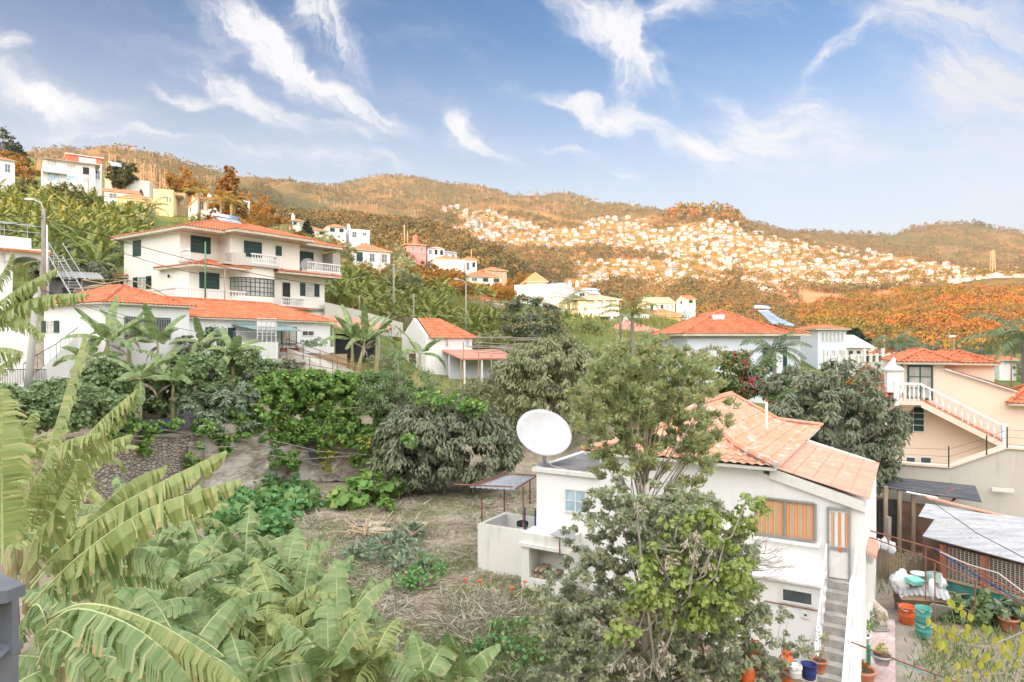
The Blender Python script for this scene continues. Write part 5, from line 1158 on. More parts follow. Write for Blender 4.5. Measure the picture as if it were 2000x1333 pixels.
# big dish
dp=PF.W(x_(1063,.5),.5,zw+.16); dish('very large white satellite dish on the corner of the flat grey roof','' or (dp.x,dp.y,dp.z),1.0,(.20,-.72,.69),.8,.07,depth=.13)
t=thing('pipe_rack','rusty pipes on short brick stubs along the back of the flat grey roof','pipe rack',(0,0,0)); mb=MB(); A,B=PF.W(.6,5.8,zw+.35),PF.W(3.6,5.6,zw+1.0)
mb.tube([A,B],.05,6); mb.build('pipe',M['rust'],t); 
for k in (0,.3,.62,.95): p=A.lerp(B,k); mb=MB(); mb.bx(p.x-.07,p.x+.07,p.y-.07,p.y+.07,p.z-.45,p.z-.05); mb.build('stub',M['tile_pale'],t)
mb=MB(); mb.tube([A+Vector((1,1.6,.4)),B+Vector((1,1.3,.2))],.03,5); mb.tube([A+Vector((0.5,0,0)),A+Vector((1.2,1.6,.4))],.03,5); mb.build('pipe',M['rust'],t)
t=thing('cable','pale cable lying in a loop across the flat grey roof edge','cable',(0,0,0)); mb=MB(); mb.tube([PF.W(a,b,c) for a,b,c in ((.3,.4,zw+1.0),(.2,.1,zw+.5),(.6,.0,zw+.25),(1.5,-.05,zw+.12),(2.4,.2,zw+.2),(3.0,.8,zw+.9))],.012,5); mb.build('wire',M['wirelt'],t)
# ------------------------------------------------------------------ water tank, canopy and wood store at its left end
TF=Fr(933,24.7,-30.5,2.0); t=thing('water_tank','open white concrete water tank at the left end of the old white house','tank',TF.loc,TF.a); mb=MB(); lx,ly,hz_=2.55,1.9,TF.z(933,1023)
mb.bx(0,lx,0,.16,-.4,hz_); mb.bx(0,lx,ly-.16,ly,-.4,hz_); mb.bx(0,.16,.163,ly-.163,-.4,hz_); mb.bx(lx-.16,lx,.163,ly-.163,-.4,hz_); mb.bx(.163,lx-.163,.163,ly-.163,-.4,hz_-.5); mb.build('basin',M['old_white'],t)
K=TF.W(1.35,.9,hz_-.48); t=thing('steel_keg','small steel keg with black top standing inside the open water tank','keg',K); mb=MB(); mb.lathe((0,0,0),[(.19,0),(.2,.03),(.2,.38)],16); mb.build('body',M['steel'],t,True); mb=MB(); mb.lathe((0,0,0),[(.205,.381),(.215,.42),(.215,.52),(.17,.54),(.16,.5)],16); mb.build('rim',M['dark'],t,True); mb=MB(); mb.bx(.05,.13,-.222,-.218,.44,.49); mb.build('sticker',M['plasticwhite'],t)
K=TF.W(1.75,.75,hz_-.48); t=thing('metal_stand','narrow dark blue metal frame standing upright in the open water tank','stand',K,TF.a+.1); mb=MB(); mb.tube([(-.2,0,0),(-.2,0,1.1),(.2,0,1.1),(.2,0,0)],.028,6); mb.build('frame',M['navy'],t)
t=thing('tank_canopy','small grey sheet canopy on rusty pipe posts over the water tank','canopy',(0,0,0)); a=[P(916,952,24.2),P(985,928,26.4),P(1050,932,25.4),P(1007,958,23.6)]; mb=MB(); V=[];Fq=[];n_=24
for i in range(n_+1):
    for j in range(2):
        p=a[0].lerp(a[3],i/n_).lerp(a[1].lerp(a[2],i/n_),j); V.append(p+Vector((0,0,.02*math.cos(i*2.1))))
Fq=[(i*2,(i+1)*2,(i+1)*2+1,i*2+1) for i in range(n_)]; mb.add(V,Fq); mb.build('sheet',M['corr'],t)
mb=MB(); u=Vector((0,0,.06))
for p,q in ((a[0]+Vector((-.5,-.1,.12)),a[3]+Vector((-.1,0,.12))),(a[1]+u,a[2]+u),(a[0]+u,a[1]+u),(a[3]+u,a[2]+u),(a[0].lerp(a[3],.12)+u,a[1].lerp(a[2],.12)+u)): mb.tube([p,q],.028,5)
mb.build('frame',M['rust'],t)
for (px,pt,pb,Y) in ((941,955,1020,24.6),(985,936,1000,26.1),(1022,950,1030,23.9),(1035,938,985,26.)): mb=MB(); mb.tube([P(px,pt,Y),P(px,pb,Y)],.028,5); mb.build('post',M['rust'],t)
WF=Fr(1018,22.9,-30.5,2.0); t=thing('wood_store','low white masonry wood store with cut logs in its opening','wood store',WF.loc,WF.a); hw=WF.z(1018,1066); mb=MB(); lx=1.75
mb.bx(0,.3,0,.95,-.4,hw); mb.bx(lx-.16,lx,0,.95,-.4,hw); mb.bx(.303,lx-.163,.8,.95,-.4,hw); mb.bx(-.06,lx+.06,-.08,.99,hw+.003,hw+.12); mb.bx(0,lx,.02,.93,hw+.123,hw+.45); mb.bx(.303,lx-.163,.0,.797,-.4,.1); mb.build('masonry',M['old_white'],t)
rg=random.Random(4)
for i in range(14):
    x=.42+.085*(i%10)+rg.uniform(0,.04); z=.16+.1*(i//5)+rg.uniform(0,.03); mb=MB(); mb.tube([(x+rg.uniform(-.05,.05),.1,z),(x,.72,z+.02)],.045,6); tag(mb.build('log',M['woodlt'],t),None)
t=thing('tin_flap','small tilted tin flap on a rusty post above the wood store','canopy',(0,0,0)); a=[P(1073,1045,22.1),P(1092,1034,22.8),P(1125,1040,22.5),P(1118,1058,21.8)]; mb=MB(); mb.prism(a,(0,0,.02)); mb.build('sheet',M['corr'],t); mb=MB(); mb.tube([P(1093,1054,22),P(1093,1085,22)],.025,5); mb.build('post',M['rust'],t)
# ------------------------------------------------------------------ yard to the right
t=tag(MB().prism([G(1700,1125,.86),G(1772,1140,.86),G(1800,1240,.86),G(1800,1420,.86),G(1600,1420,.86),G(1640,1140,.86)],(0,0,.03)).build('path',pm('concrete_path',(.36,.32,.27),(.27,.24,.20),1.2,.95,.3,c3=(.2,.17,.14)) ),kind='structure')
rm,n=newmat('patterned_runner'); co=n.new('ShaderNodeTexCoord').outputs['Object']; ck=n.new('ShaderNodeTexChecker',ins={0:co,3:9.}).outputs['Fac']; col=n.mix(n.math('MULTIPLY',ck,.5),(.58,.44,.42),(.46,.34,.33)); col=n.mix(n.ss(n.noise(co,1.5,5,.7),.5,.7),col,(.66,.60,.58)); col=n.mix(n.ss(n.noise(co,2.4,5,.7),.58,.7),col,(.38,.2,.15)); out(n,pbsdf(n,col,.9)); 
o=MB().prism([G(1697,1206,.91),G(1748,1212,.91),G(1750,1420,.91),G(1688,1420,.91)],(0,0,.03)).build('floor_runner',rm); tag(o,'long faded pink checked runner lying on the concrete path by the steps','runner')
# dog
def skin(name,verts,edges,rad,mat,parent,sub=2,root=0):
    me=bpy.data.meshes.new(name); me.from_pydata([tuple(v) for v in verts],edges,[]); o=bpy.data.objects.new(name,me); COL.objects.link(o); o.parent=parent
    md=o.modifiers.new('s','SKIN'); me.skin_vertices.new() if not me.skin_vertices else None
    for i,r in enumerate(rad): d=me.skin_vertices[0].data[i]; d.radius=(r,r) if not isinstance(r,tuple) else r; d.use_root=(i==root)
    s2=o.modifiers.new('u','SUBSURF'); s2.levels=sub; s2.render_levels=sub; me.materials.append(mat); return o
dg=G(1724,1226,.94); t=thing('dog','cream shaggy dog standing with its back to the viewer on the pink runner','dog',dg,R(8))
v=[(0,.0,.50),(0,.22,.52),(0,.45,.55),(0,.58,.68),(0,.70,.80),(0,.84,.78), (.09,-.02,.34),(.10,.02,.20),(.10,-.06,.16),(.10,-.05,.03),(.10,.0,.02), (-.09,-.02,.34),(-.10,.02,.20),(-.10,-.06,.16),(-.10,-.05,.03),(-.10,.0,.02), (.09,.42,.36),(.09,.44,.18),(.09,.44,.03),(.09,.49,.02),(-.09,.42,.36),(-.09,.44,.18),(-.09,.44,.03),(-.09,.49,.02),(0,-.12,.56),(0,-.2,.44),(0,-.21,.3)]
e=[(0,1),(1,2),(2,3),(3,4),(4,5),(0,6),(6,7),(7,8),(8,9),(9,10),(0,11),(11,12),(12,13),(13,14),(14,15),(2,16),(16,17),(17,18),(18,19),(2,20),(20,21),(21,22),(22,23),(0,24),(24,25),(25,26)]
r_=[.13,.135,.155,.10,.095,.045,.085,.05,.035,.032,.035,.085,.05,.035,.032,.035,.06,.042,.035,.035,.06,.042,.035,.035,.05,.04,.02]
skin('body',v,e,r_,M['dogfur'],t)
for s_ in (-1,1): mb=MB(); mb.prism([(s_*.06,.68,.88),(s_*.13,.67,.86),(s_*.12,.68,.74)],(0,.03,0)); mb.build('ear',M['dogfur'],t)
# cart heap with covers
t=thing('covered_cart','cart covered by bent corrugated sheet in the middle of the yard','cart',G(1795,1200,.9),R(-12)); mb=MB(); V=[];Fq=[]
for i in range(31):
    for j in range(8): x=-.75+1.5*i/30; y=-.55+1.1*j/7; V.append((x,y-.05*math.sin(x*3),1.05-.22*max(0,-.2-y)*3-.25*x*x+.03*math.cos(i*2.1)+.04*math.sin(j)))
Fq=[(i*8+j,(i+1)*8+j,(i+1)*8+j+1,i*8+j+1) for i in range(30) for j in range(7)]; mb.add(V,Fq); mb.build('cover_sheet',M['corr'],t)
mb=MB(); mb.bx(-.65,.65,-.42,.42,.35,.8); mb.build('tray',M['wooddk'],t); mb=MB(); mb.bx(-.7,.7,-.45,-.42,.6,.78); mb.build('board',M['woodlt'],t)
for (x,y) in ((-.6,-.35),(.6,-.35),(-.6,.35),(.6,.35)): mb=MB(); mb.bx(x-.04,x+.04,y-.04,y+.04,0,.35); mb.build('leg',M['wood'],t)
def blob(name,label,cat,loc,rad,mat,seed=0,amp=.25,parent=None,group=None):
    mb=MB(); V=[];Fq=[];a,b=18,11
    for i in range(b+1):
        th=math.pi*i/b
        for j in range(a):
            ph=2*math.pi*j/a; d=Vector((math.sin(th)*math.cos(ph),math.sin(th)*math.sin(ph),math.cos(th))); k=1+amp*noise.noise(d*2.2+Vector((seed,0,0)))*2+amp*.4*noise.noise(d*6+Vector((seed,3,0)))
            V.append((d.x*rad[0]*k,d.y*rad[1]*k,d.z*rad[2]*k))
    Fq=[(i*a+j,i*a+(j+1)%a,(i+1)*a+(j+1)%a,(i+1)*a+j) for i in range(b) for j in range(a)]; mb.add(V,Fq); o=mb.build(name,mat,parent,True,loc=loc)
    if label: tag(o,label,cat,group)
    return o
C=G(1795,1200,.9)
blob('plastic_bag','large crumpled white bag on the left end of the covered cart','bag',C+Vector((-.52,.1,1.05)),(.34,.3,.36),M['plasticwhite'],1)
blob('plastic_bag','small crumpled white bag hanging over the middle of the covered cart','bag',C+Vector((.12,-.5,.98)),(.10,.12,.34),M['plasticwhite'],5,.2)
blob('plastic_bag','white bag bundled at the right rear end of the covered cart','bag',C+Vector((.75,.1,1.0)),(.2,.2,.26),M['plasticwhite'],8)
o=MB().ob((0,0,0),.5,.32,.12,.2).ob((0,0,.07),.54,.36,.03,.2).build('plastic_crate',M['mint'],None,loc=C+Vector((-.28,-.22,1.18))); tag(o,'mint green plastic tray lying on top of the covered cart','tray'); o.rotation_euler=(.2,.1,.2)
t=thing('basin','wide white washing basin on top of the covered cart','basin',C+Vector((.1,.15,1.2))); mb=MB(); mb.lathe((0,0,0),[(.18,0),(.26,.1),(.28,.12),(.24,.1),(.17,.03)],18); mb.build('bowl',M['plasticwhite'],t,True)
t=thing('crate','translucent pale green crate beside the white basin on the covered cart','crate',C+Vector((.4,-.1,1.12)),.2); mb=MB(); mb.bx(-.2,.2,-.14,-.12,0,.3);mb.bx(-.2,.2,.12,.14,0,.3);mb.bx(-.2,-.18,-.118,.118,0,.3);mb.bx(.18,.2,-.118,.118,0,.3);mb.bx(-.18,.18,-.118,.118,0,.03); mb.build('box',pm('pale_green_plastic',(.35,.48,.44),(.4,.53,.48)),t)
def barrel(label,loc,r,h,mat,name='plastic_bucket',cat='bucket',handle=True,taper=.85,group=None):
    t=thing(name,label,cat,loc,0,group); mb=MB(); mb.lathe((0,0,0),[(r*taper,0),(r*(taper+.05),.02),(r*.97,h*.45),(r*1.0,h*.47),(r*.98,h*.5),(r,h*.93),(r*1.06,h*.94),(r*1.06,h),(r*.95,h),(r*.9,h*.6)],18); mb.build('body',M[mat],t,True)
    if handle: mb=MB(); mb.tube([(-r*1.05,0,h*.95),(-r*.7,-r*.9,h*.85),(r*.7,-r*.9,h*.85),(r*1.05,0,h*.95)],.012,5); mb.build('handle',M['plasticwhite'],t)
    return t
barrel('bright orange plastic drum standing in front of the covered cart',G(1771,1217,.9),.24,.55,'orange'); 
barrel('upper teal bucket of the stack right of the orange drum',G(1803,1244,.9)+Vector((0,0,.46)),.22,.45,'teal'); barrel('lower teal bucket of the stack right of the orange drum',G(1803,1244,.9),.22,.44,'teal')
rg=random.Random(12)
for i,(px,py,lab) in enumerate(((1822,1168,'brown flattened cardboard panel leaning behind the covered cart'),(1834,1190,'pale grey board leaning right of the covered cart'),(1816,1200,'bent grey tin sheet lying at the right foot of the covered cart'),(1868,1170,'tan plywood panel leaning on the teal boarded coop wall'))):
    o=MB().ob((0,0,.35),.9,.03,.75).build('loose_board',[M['woodlt'],M['offwhite'],M['corr2'],M['woodlt']][i],None,loc=G(px,py+12,.9)); o.rotation_euler=(rg.uniform(.4,.9),rg.uniform(-.4,.4),rg.uniform(-.6,.6)); tag(o,lab,'board')
# picket fence
def picket(label,p0,p1,n,h,lean=.05,mat='wood'):
    t=thing('picket_fence',label,'fence',(0,0,0)); A,B=p0,p1; d=(B-A).normalized(); rz=math.atan2(d.y,d.x); r=random.Random(n)
    for i in range(n):
        p=A.lerp(B,i/(n-1)); hh=h*r.uniform(.93,1.05); mb=MB(); w_=(B-A).length/n*.62; mb.bx(-w_/2,w_/2,-.015,.015,0,hh); o=mb.build('picket',M[mat],t,loc=p,rz=rz); o.rotation_euler=(0,r.uniform(-lean,lean),rz)
    for k in (.25,.75): mb=MB(); mb.tube([A+Vector((0,.03,h*k)),B+Vector((0,.03,h*k))],.03,4); mb.build('cross_rail',M[mat],t)
picket('grey weathered picket fence beside the corner of the old white house',G(1697,1122,.9),G(1730,1134,.9),9,1.25); picket('pale wooden pallet used as fence in the middle of the picket row',G(1733,1134,.9),G(1768,1143,.9),8,1.15,.02,'woodlt'); picket('low greyish picket fence section at the right end of the row',G(1770,1140,.9),G(1812,1136,.95),9,.95)
o=MB().bx(-.08,.08,-.08,.08,0,2.3).build('fence_post',M['polewood'],None,loc=G(1733,1126,.9)); tag(o,'thick grey wooden post rising above the picket fence','post'); o.rotation_euler=(0,.02,.3)
# rusty pipe runs over the yard
def pipe(label,pts,r=.03,mat='rust',name='pipe_rail',cat='pipe',posts=()):
    t=thing(name,label,cat,(0,0,0)); mb=MB(); mb.tube(pts,r,6); mb.build('rail',M[mat],t)
    for p,l in posts: mb=MB(); mb.tube([p,p-Vector((0,0,l))],r*.9,6); mb.build('post',M[mat],t)
    return t
pipe('upper rusty pipe running from the house corner over the picket fence',[P(1700,1037,19),P(1835,1075,17.5),P(2010,1170,15.5)],.019,posts=((P(1808,1068,17.8),1.4),))
pipe('lower rusty pipe with posts running down right across the yard',[P(1700,1050,18.5),P(1826,1096,17),P(2010,1185,14.8)],.017,posts=((P(1826,1096,17),1.5),(P(1905,1134,16.2),.7)))
pipe('rusty pipe crossing the path from the steps to the bottom right',[P(1662,1254,14.0),P(1760,1293,13.2),P(1900,1345,12.2)],.016,posts=((P(1826,1316,12.7),1.6),))
pipe('thin blue pipe sagging over the coop yard',[P(1822,1070,17.4),P(1900,1120,16.4),P(2010,1185,15)],.014,'navy'); pipe('pale rope hanging from post to post across the coop',[P(1835,1078,17.2),P(1872,1095,17),P(1895,1104,16.8),P(1950,1120,16.2),P(2010,1165,15.6)],.016,'wirelt',cat='rope',name='rope')
pipe('thin turquoise line stretched over the bottom of the path',[P(1750,1294,13.4),P(1800,1312,13),P(1880,1340,12.5)],.010,'teal',name='rope',cat='rope'); pipe('thin dark line crossing high above the corrugated roofs',[P(1820,980,22),P(1905,1040,19),P(2010,1095,16)],.010,'wire',name='rope',cat='cable')
# chicken coop with corrugated roof
def sheet(mb,a,b,c,d,amp=.03,per=.15,n=None,rows=6,mi=0,sagz=0):
    a,b,c,d=[Vector(q) for q in (a,b,c,d)]; L=(d-a).length; n=n or int(L/per*4); V=[];F_=[]; nm=(b-a).cross(d-a).normalized()
    if nm.z<0: nm=-nm
    for i in range(n+1):
        for j in range(rows+1):
            p=a.lerp(d,i/n).lerp(b.lerp(c,i/n),j/rows); V.append(p+nm*(amp*math.cos(2*math.pi*i*L/n/per))+Vector((0,0,-sagz*math.sin(math.pi*j/rows))))
    F_=[(i*(rows+1)+j,(i+1)*(rows+1)+j,(i+1)*(rows+1)+j+1,i*(rows+1)+j+1) for i in range(n) for j in range(rows)]; mb.add(V,F_,mi)
t=thing('chicken_coop','long coop with white corrugated roof, mesh front and teal boards on the right','coop',(0,0,0)); 
mb=MB(); sheet(mb,P(1801,1049,24.0),P(2060,1118,21.0),P(2060,1040,24.6),P(1827,1013,26.2),.035,.16); mb.build('front_roof',M['corr'],t)
mb=MB(); sheet(mb,P(1793,1010,26.3),P(2060,1062,24.5),P(2060,1022,26.8),P(1808,985,28.2),.03,.2); mb.build('rear_roof',M['corr'],t)
mb=MB(); a,b=P(1812,975,28.2),P(2060,1036,26.6); mb.prism([a,b,b+Vector((0,.35,.03)),a+Vector((0,.35,.03))],(0,0,.06)); mb.build('ridge_strip',M['tile_pale'],t)
fA,fB=P(1842,1064,23.7),P(2060,1120,21.2); gz=.9
for k,px in enumerate((1843,1923,1996)): 
    f=[0,.40,.80][k]; p=fA.lerp(fB,f); mb=MB(); mb.ob((p.x,p.y,(p.z+gz)/2),.16,.12,p.z-gz,.2); mb.build('post',M['redwood'] if 'redwood' in M else M['rust'],t)
mm,n=newmat('wire_mesh_front'); geo=n.new('ShaderNodeNewGeometry').outputs['Position']; sp=n.new('ShaderNodeSeparateXYZ',ins={0:geo}); f1=n.math('FRACT',n.math('MULTIPLY',sp.outputs[0],14.)); f2=n.math('FRACT',n.math('MULTIPLY',sp.outputs[2],14.)); k=n.math('MAXIMUM',n.math('GREATER_THAN',f1,.72),n.math('GREATER_THAN',f2,.72)); tr=n.new('ShaderNodeBsdfTransparent').outputs[0]; out(n,n.new('ShaderNodeMixShader',ins={0:k,1:tr,2:pbsdf(n,(.40,.36,.32),.8)}).outputs[0]); M['wiremesh']=mm
mb=MB(); mb.poly([Vector((fA.x+.05,fA.y+.1,1.75)),Vector((fB.x,fB.y+.1,1.75)),Vector((fB.x,fB.y+.1,fB.z-.05)),Vector((fA.x+.05,fA.y+.1,fA.z-.05))]); mb.build('mesh_panel',M['wiremesh'],t)
mb=MB(); mb.prism([Vector((fA.x+.05,fA.y,gz-.2)),Vector((fB.x,fB.y,gz-.2)),Vector((fB.x,fB.y,1.7)),Vector((fA.x+.05,fA.y,1.7))],(.02,.05,0)); mb.build('board_skirt',pm('teal_painted_boards',(.05,.20,.18),(.08,.26,.23),3,.7),t)
mb=MB(); mb.prism([Vector((fA.x+.3,fA.y+1.6,gz-.2)),Vector((fB.x+1,fB.y+1.6,gz-.2)),Vector((fB.x+1,fB.y+1.6,2.9)),Vector((fA.x+.3,fA.y+1.6,2.9))],(0,.1,0)); mb.build('back_wall',M['brownwood'],t)
mb=MB(); mb.prism([Vector((fA.x,fA.y-.02,1.71)),Vector((fB.x,fB.y-.02,1.71)),Vector((fB.x,fB.y-.02,1.8)),Vector((fA.x,fA.y-.02,1.8))],(0,.1,0)); mb.build('cross_rail',M['woodlt'],t)
t=thing('nest_oven','small domed clay nest box inside the mesh-fronted coop','nest box',Vector((fA.x+1.6,fA.y+.8,1.3))); mb=MB(); mb.lathe((0,0,0),[(.5,0),(.5,.3),(.4,.6),(.15,.8)],12); mb.build('dome',M['mesh'],t,True); mb=MB(); mb.bx(-.14,.14,-.52,-.45,.1,.4); mb.build('opening',M['dark'],t)
t=thing('plywood_sheet','tan plywood sheet with torn edge standing inside the right end of the coop','board',Vector((fA.x+3.7,fA.y-.1,1.8))); MB().bx(0,1.5,.25,.28,0,1.3).build('sheet',M['woodlt'],t)
# dark sheds behind
t=thing('scrap_shed','dark brown board shed with black sheet roof under the concrete retaining wall','shed',(0,0,0)); mb=MB(); a,b=P(1712,960,29.5),P(1830,985,29.0)
mb.prism([Vector((a.x,a.y,.5)),Vector((b.x+.6,b.y,.5)),b+Vector((.6,0,-.2)),a+Vector((0,0,-.25))],(0,.1,0)); mb.prism([Vector((a.x,a.y,.5)),Vector((a.x,a.y+3,.5)),a+Vector((0,3,.4)),a+Vector((0,0,-.25))],(-.1,0,0)); mb.build('wall',M['brownwood'],t)
mb=MB(); sheet(mb,P(1718,952,29.2),P(1918,982,28.4),P(1905,950,31.8),P(1750,934,32.3),.03,.4); mb.build('roof',M['corr_dark'],t)
mb=MB(); p=P(1755,1035,29.3); mb.bx(p.x-.9,p.x-.1,p.y-.05,p.y+.05,1.6,3.2); mb.build('doorway',M['dark'],t)
mb=MB(); p=P(1738,992,29.2)
for k in range(3): q=P(1728+k*27,960,29.2); mb=MB(); mb.bx(q.x-.07,q.x+.07,q.y-.12,q.y,.6,4.0+.0*k-.15*k-.2); mb.build('post',M['wood'],t)
for i,(a,b) in enumerate((((1770,965,29),(1832,978,28.6)),((1828,974,28.8),(1865,960,30.6)),((1856,986,28.6),(1884,962,30.9)))): o=MB().tube([P(*a)+Vector((0,0,.08)),P(*b)+Vector((0,0,.1))],.05,5).build('timber',M['plasticwhite'] if i==0 else M['rust'],None); tag(o,('pale plank lying along the front edge of the black shed roof','left rusty bar lying across the black shed roof','right rusty bar lying across the black shed roof')[i],'timber')
t=thing('hutch','small greenish white hutch with sloping lid among weeds behind the fence','hutch',G(1787,1052,1.2),R(-25)); MB().bx(-.75,.75,-.45,.45,0,.85).build('box',M['old_white'],t); mb=MB(); mb.prism([(-.8,-.5,.86),(.8,-.5,.86),(.8,.5,1.35),(-.8,.5,1.35)],(0,0,.04)); mb.build('lid',pm('blue_grey_lid',(.40,.48,.50),(.5,.56,.56),2,.5),t)
t=thing('dark_table','low black tarpaulin-covered table with rags behind the fence','table',G(1732,1050,1.1),R(12)); MB().bx(-1.0,1.0,-.6,.6,.7,.76).build('tarp_top',M['blacktarp'],t)
for (x,y) in ((-.9,-.5),(.9,-.5),(-.9,.5),(.9,.5)): MB().bx(x-.04,x+.04,y-.04,y+.04,0,.7).build('leg',M['wooddk'],t)
blob('rag_bundle','crumpled white and blue rag on the black tarpaulin table','rag',G(1732,1050,1.1)+Vector((.4,.1,.83)),(.3,.16,.08),M['plasticwhite'],3,.4)
for i,(px,py) in enumerate(((1727,1062),(1742,1070),(1712,1064))): blob('plastic_bag','white rag or bag hanging near the grey fence post','bag',P(px,py,23.4),(.12,.1,.2),M['plasticwhite'],20+i,.3,group='white rags by the fence post')
# pots and things by the steps
g='potted plants beside the steps'
pot('tall feathery green plant in a dark red pot beside the step wall',G(1684,1262,.94),.16,.3,'redpot',None,True,.75,260,'lf_mid',leaf=.11)
st=G(1680,1302,.9); pot('curly lettuce green plant in a pale grey tub on an upturned bucket',st+Vector((0,0,.5)),.27,.42,'plasticwhite',None,True,.34,240,'lf_vine',leaf=.13); barrel('pale grey upturned bucket carrying the tub of curly greens',st,.24,.46,'plasticwhite',handle=False)
pot('brown flecked plant in a wide terracotta bowl at the foot of the steps wall',G(1686,1338,.9),.30,.42,'terracotta',None,True,.2,120,'lf_rust',leaf=.09)
pot('yellowing slender plant in a terracotta pot on the lowest visible step',PF.W((sw0+sw1)/2-.15,-3.2,z_(1618,1318,-3.2)),.17,.30,'terracotta',None,True,.55,70,'lf_yellow',leaf=.12)
pot('hanging grey basin with pale lettuce beside the pink runner',G(1722,1322,.92)+Vector((0,0,.35)),.25,.25,'steel',None,True,.22,80,'lf_lime',leaf=.11)
pot('agave-like grey plant in a big terracotta pot by the coop',G(1970,1232,.9),.28,.42,'terracotta',None,True,.55,120,'lf_grey',leaf=.4)
o=MB().ob((0,0,.4),.06,.3,.6).build('plastic_strip',M['greenst'],None,loc=G(1693,1306,.9)); tag(o,'bright green plastic strip hanging beside the grey bucket','strip')
o=MB().ob((0,0,.02),.5,.9,.04,.1).build('corrugated_offcut',M['corr2'],None,loc=G(1706,1222,.96)); tag(o,'grey corrugated offcut lying at the top of the pink runner','sheet')
def gasb(label,loc,lean=0,h=.62):
    t=thing('gas_bottle',label,'gas bottle',loc,0); mb=MB(); mb.lathe((0,0,0),[(.14,0),(.145,.04),(.15,.08),(.15,h*.72),(.13,h*.83),(.06,h*.9)],16); mb.build('body',M['orange'],t,True); mb=MB(); mb.tube([(-.09,0,h*.84),(-.1,0,h*1.0),(.1,0,h*1.0),(.09,0,h*.84)],.02,6); mb.tube([(0,-.09,h*.84),(0,-.1,h*1.0),(0,.1,h*1.0),(0,.09,h*.84)],.02,6); mb.build('collar',M['orange'],t); t.rotation_euler=(0,lean,0); return t
bz=lambda px,py,Y: P(px,py,Y)
gasb('tall orange gas bottle left of the basket of twigs',bz(1468,1322,14.2),.06,.75); gasb('orange gas bottle standing in front of the taller one at the lower left',bz(1460,1350,13.8),0,.55); gasb('orange gas bottle behind the red and white paint bucket',bz(1533,1330,14.3),.05,.6)
barrel('red and white paint bucket with leaves inside, among the gas bottles',bz(1553,1322,14.0),.13,.24,'plasticwhite','paint_bucket','bucket'); barrel('dark blue tub behind the white stair rail post',bz(1580,1325,14.2),.15,.3,'navy',handle=False); barrel('tall white cylinder left of the orange gas bottles',bz(1441,1350,14.4),.16,.95,'plasticwhite','white_cylinder','drum',False,.97)
t=thing('work_bench','low brick shelf beneath the gas bottles and buckets','shelf',bz(1515,1345,14.1)); mb=MB(); mb.bx(-1.1,1.0,-.35,.35,-.12,-.02); mb.build('top',M['tanwall'],t)
for x in (-1,0,.9): MB().bx(x-.1,x+.1,-.3,.3,-2.2,-.122).build('leg',M['tanwall'],t)
t=thing('twig_heap','tangled heap of dry bare twigs between the gas bottles','twigs',bz(1505,1325,14)); mb=MB(); rg=random.Random(5)
for i in range(60): a=rg.uniform(0,6.28); l=rg.uniform(.3,.6); p=Vector((rg.uniform(-.3,.3),rg.uniform(-.15,.15),rg.uniform(0,.2))); d=Vector((math.cos(a),math.sin(a)*.4,rg.uniform(-.15,.4))); mb.tube([p-d*l/2,p+Vector((0,0,.05)),p+d*l/2],.006,3)
mb.build('twigs',M['twig'],t)
# ------------------------------------------------------------------ grey balcony rail at lower left
t=thing('balcony_railing','corner of a grey painted metal balcony railing at the lower left edge','railing',(0,0,0)); mb=MB(); c_=P(50,1143,2.95); l_=P(-160,1095,2.6)
mb.prism([P(50,1141,3.0),P(14,1154,2.75),P(-200,1180,2.3),P(-200,1110,3.2),P(0,1119,3.2)],(0,0,-.05)); mb.build('top_rail',M['rail'],t)
p=P(17,1160,2.85); mb=MB(); mb.ob((p.x,p.y,p.z-1.0),.05,.05,1.96,.15); mb.build('post',M['rail'],t)
mb=MB(); mb.prism([P(46,1250,3.0),P(30,1262,2.85),P(-200,1228,2.5),P(-200,1215,2.65)],(0,0,-.035)); mb.build('lower_rail',M['rail'],t); mb=MB(); mb.tube([P(17,1262,2.85),P(-60,1330,2.6)],.02,6); mb.build('brace',M['rail'],t)
# ------------------------------------------------------------------ poles, lamps, cables
def pole(label,px,pt,pb,Y,r=.12,mat='polewood',name='utility_pole',cat='pole',px2=None,arms=0,group=None,lamp=0):
    b=P(px2 or px,pb,Y); a=P(px,pt,Y); t=thing(name,label,cat,b-Vector((0,0,.5)),0,group); d=a-b; mb=MB(); mb.tube([(0,0,0),d+Vector((0,0,.5))],[r,r*.72],8); mb.build('shaft',M[mat],t,True)
    top=d+Vector((0,0,.5))
    for k in range(arms): mb=MB(); mb.tube([top+Vector((-.9,0,-.3-.4*k)),top+Vector((.9,.2,-.3-.4*k))],.04,4); mb.build('crossarm',M['wood'],t)
    if lamp: mb=MB(); mb.tube([top,top+Vector((-.2*lamp,0,.35)),top+Vector((-.8*lamp,0,.55))],.035,6); mb.build('arm',M['steel'],t); mb=MB(); mb.ob(top+Vector((-1.0*lamp,0,.56)),.5,.18,.1); mb.build('lamp_head',M['plasticwhite'],t)
    return t,a
_,pa=pole('thick grey pole carrying a street lamp beside the porch house',85,408,600,40,.14,'polewood','street_lamp','street lamp',lamp=.8)
pole('white downpipe pole right beside the street lamp pole',92,440,575,40.5,.06,'plasticwhite'); _,pb_=pole('slanted pale concrete pole in front of the low white house',73,560,800,27,.15,'poleconc',px2=48)
pole('thin wooden pole left of the dark bushes on the upper banana slope',172,345,408,115,.16); pole('thin green pole in front of the large cream house',401,473,582,49,.07,'greenpole'); pole('pinkish thin post on the terrace of the large cream house',439,528,590,50,.05,'woodlt')
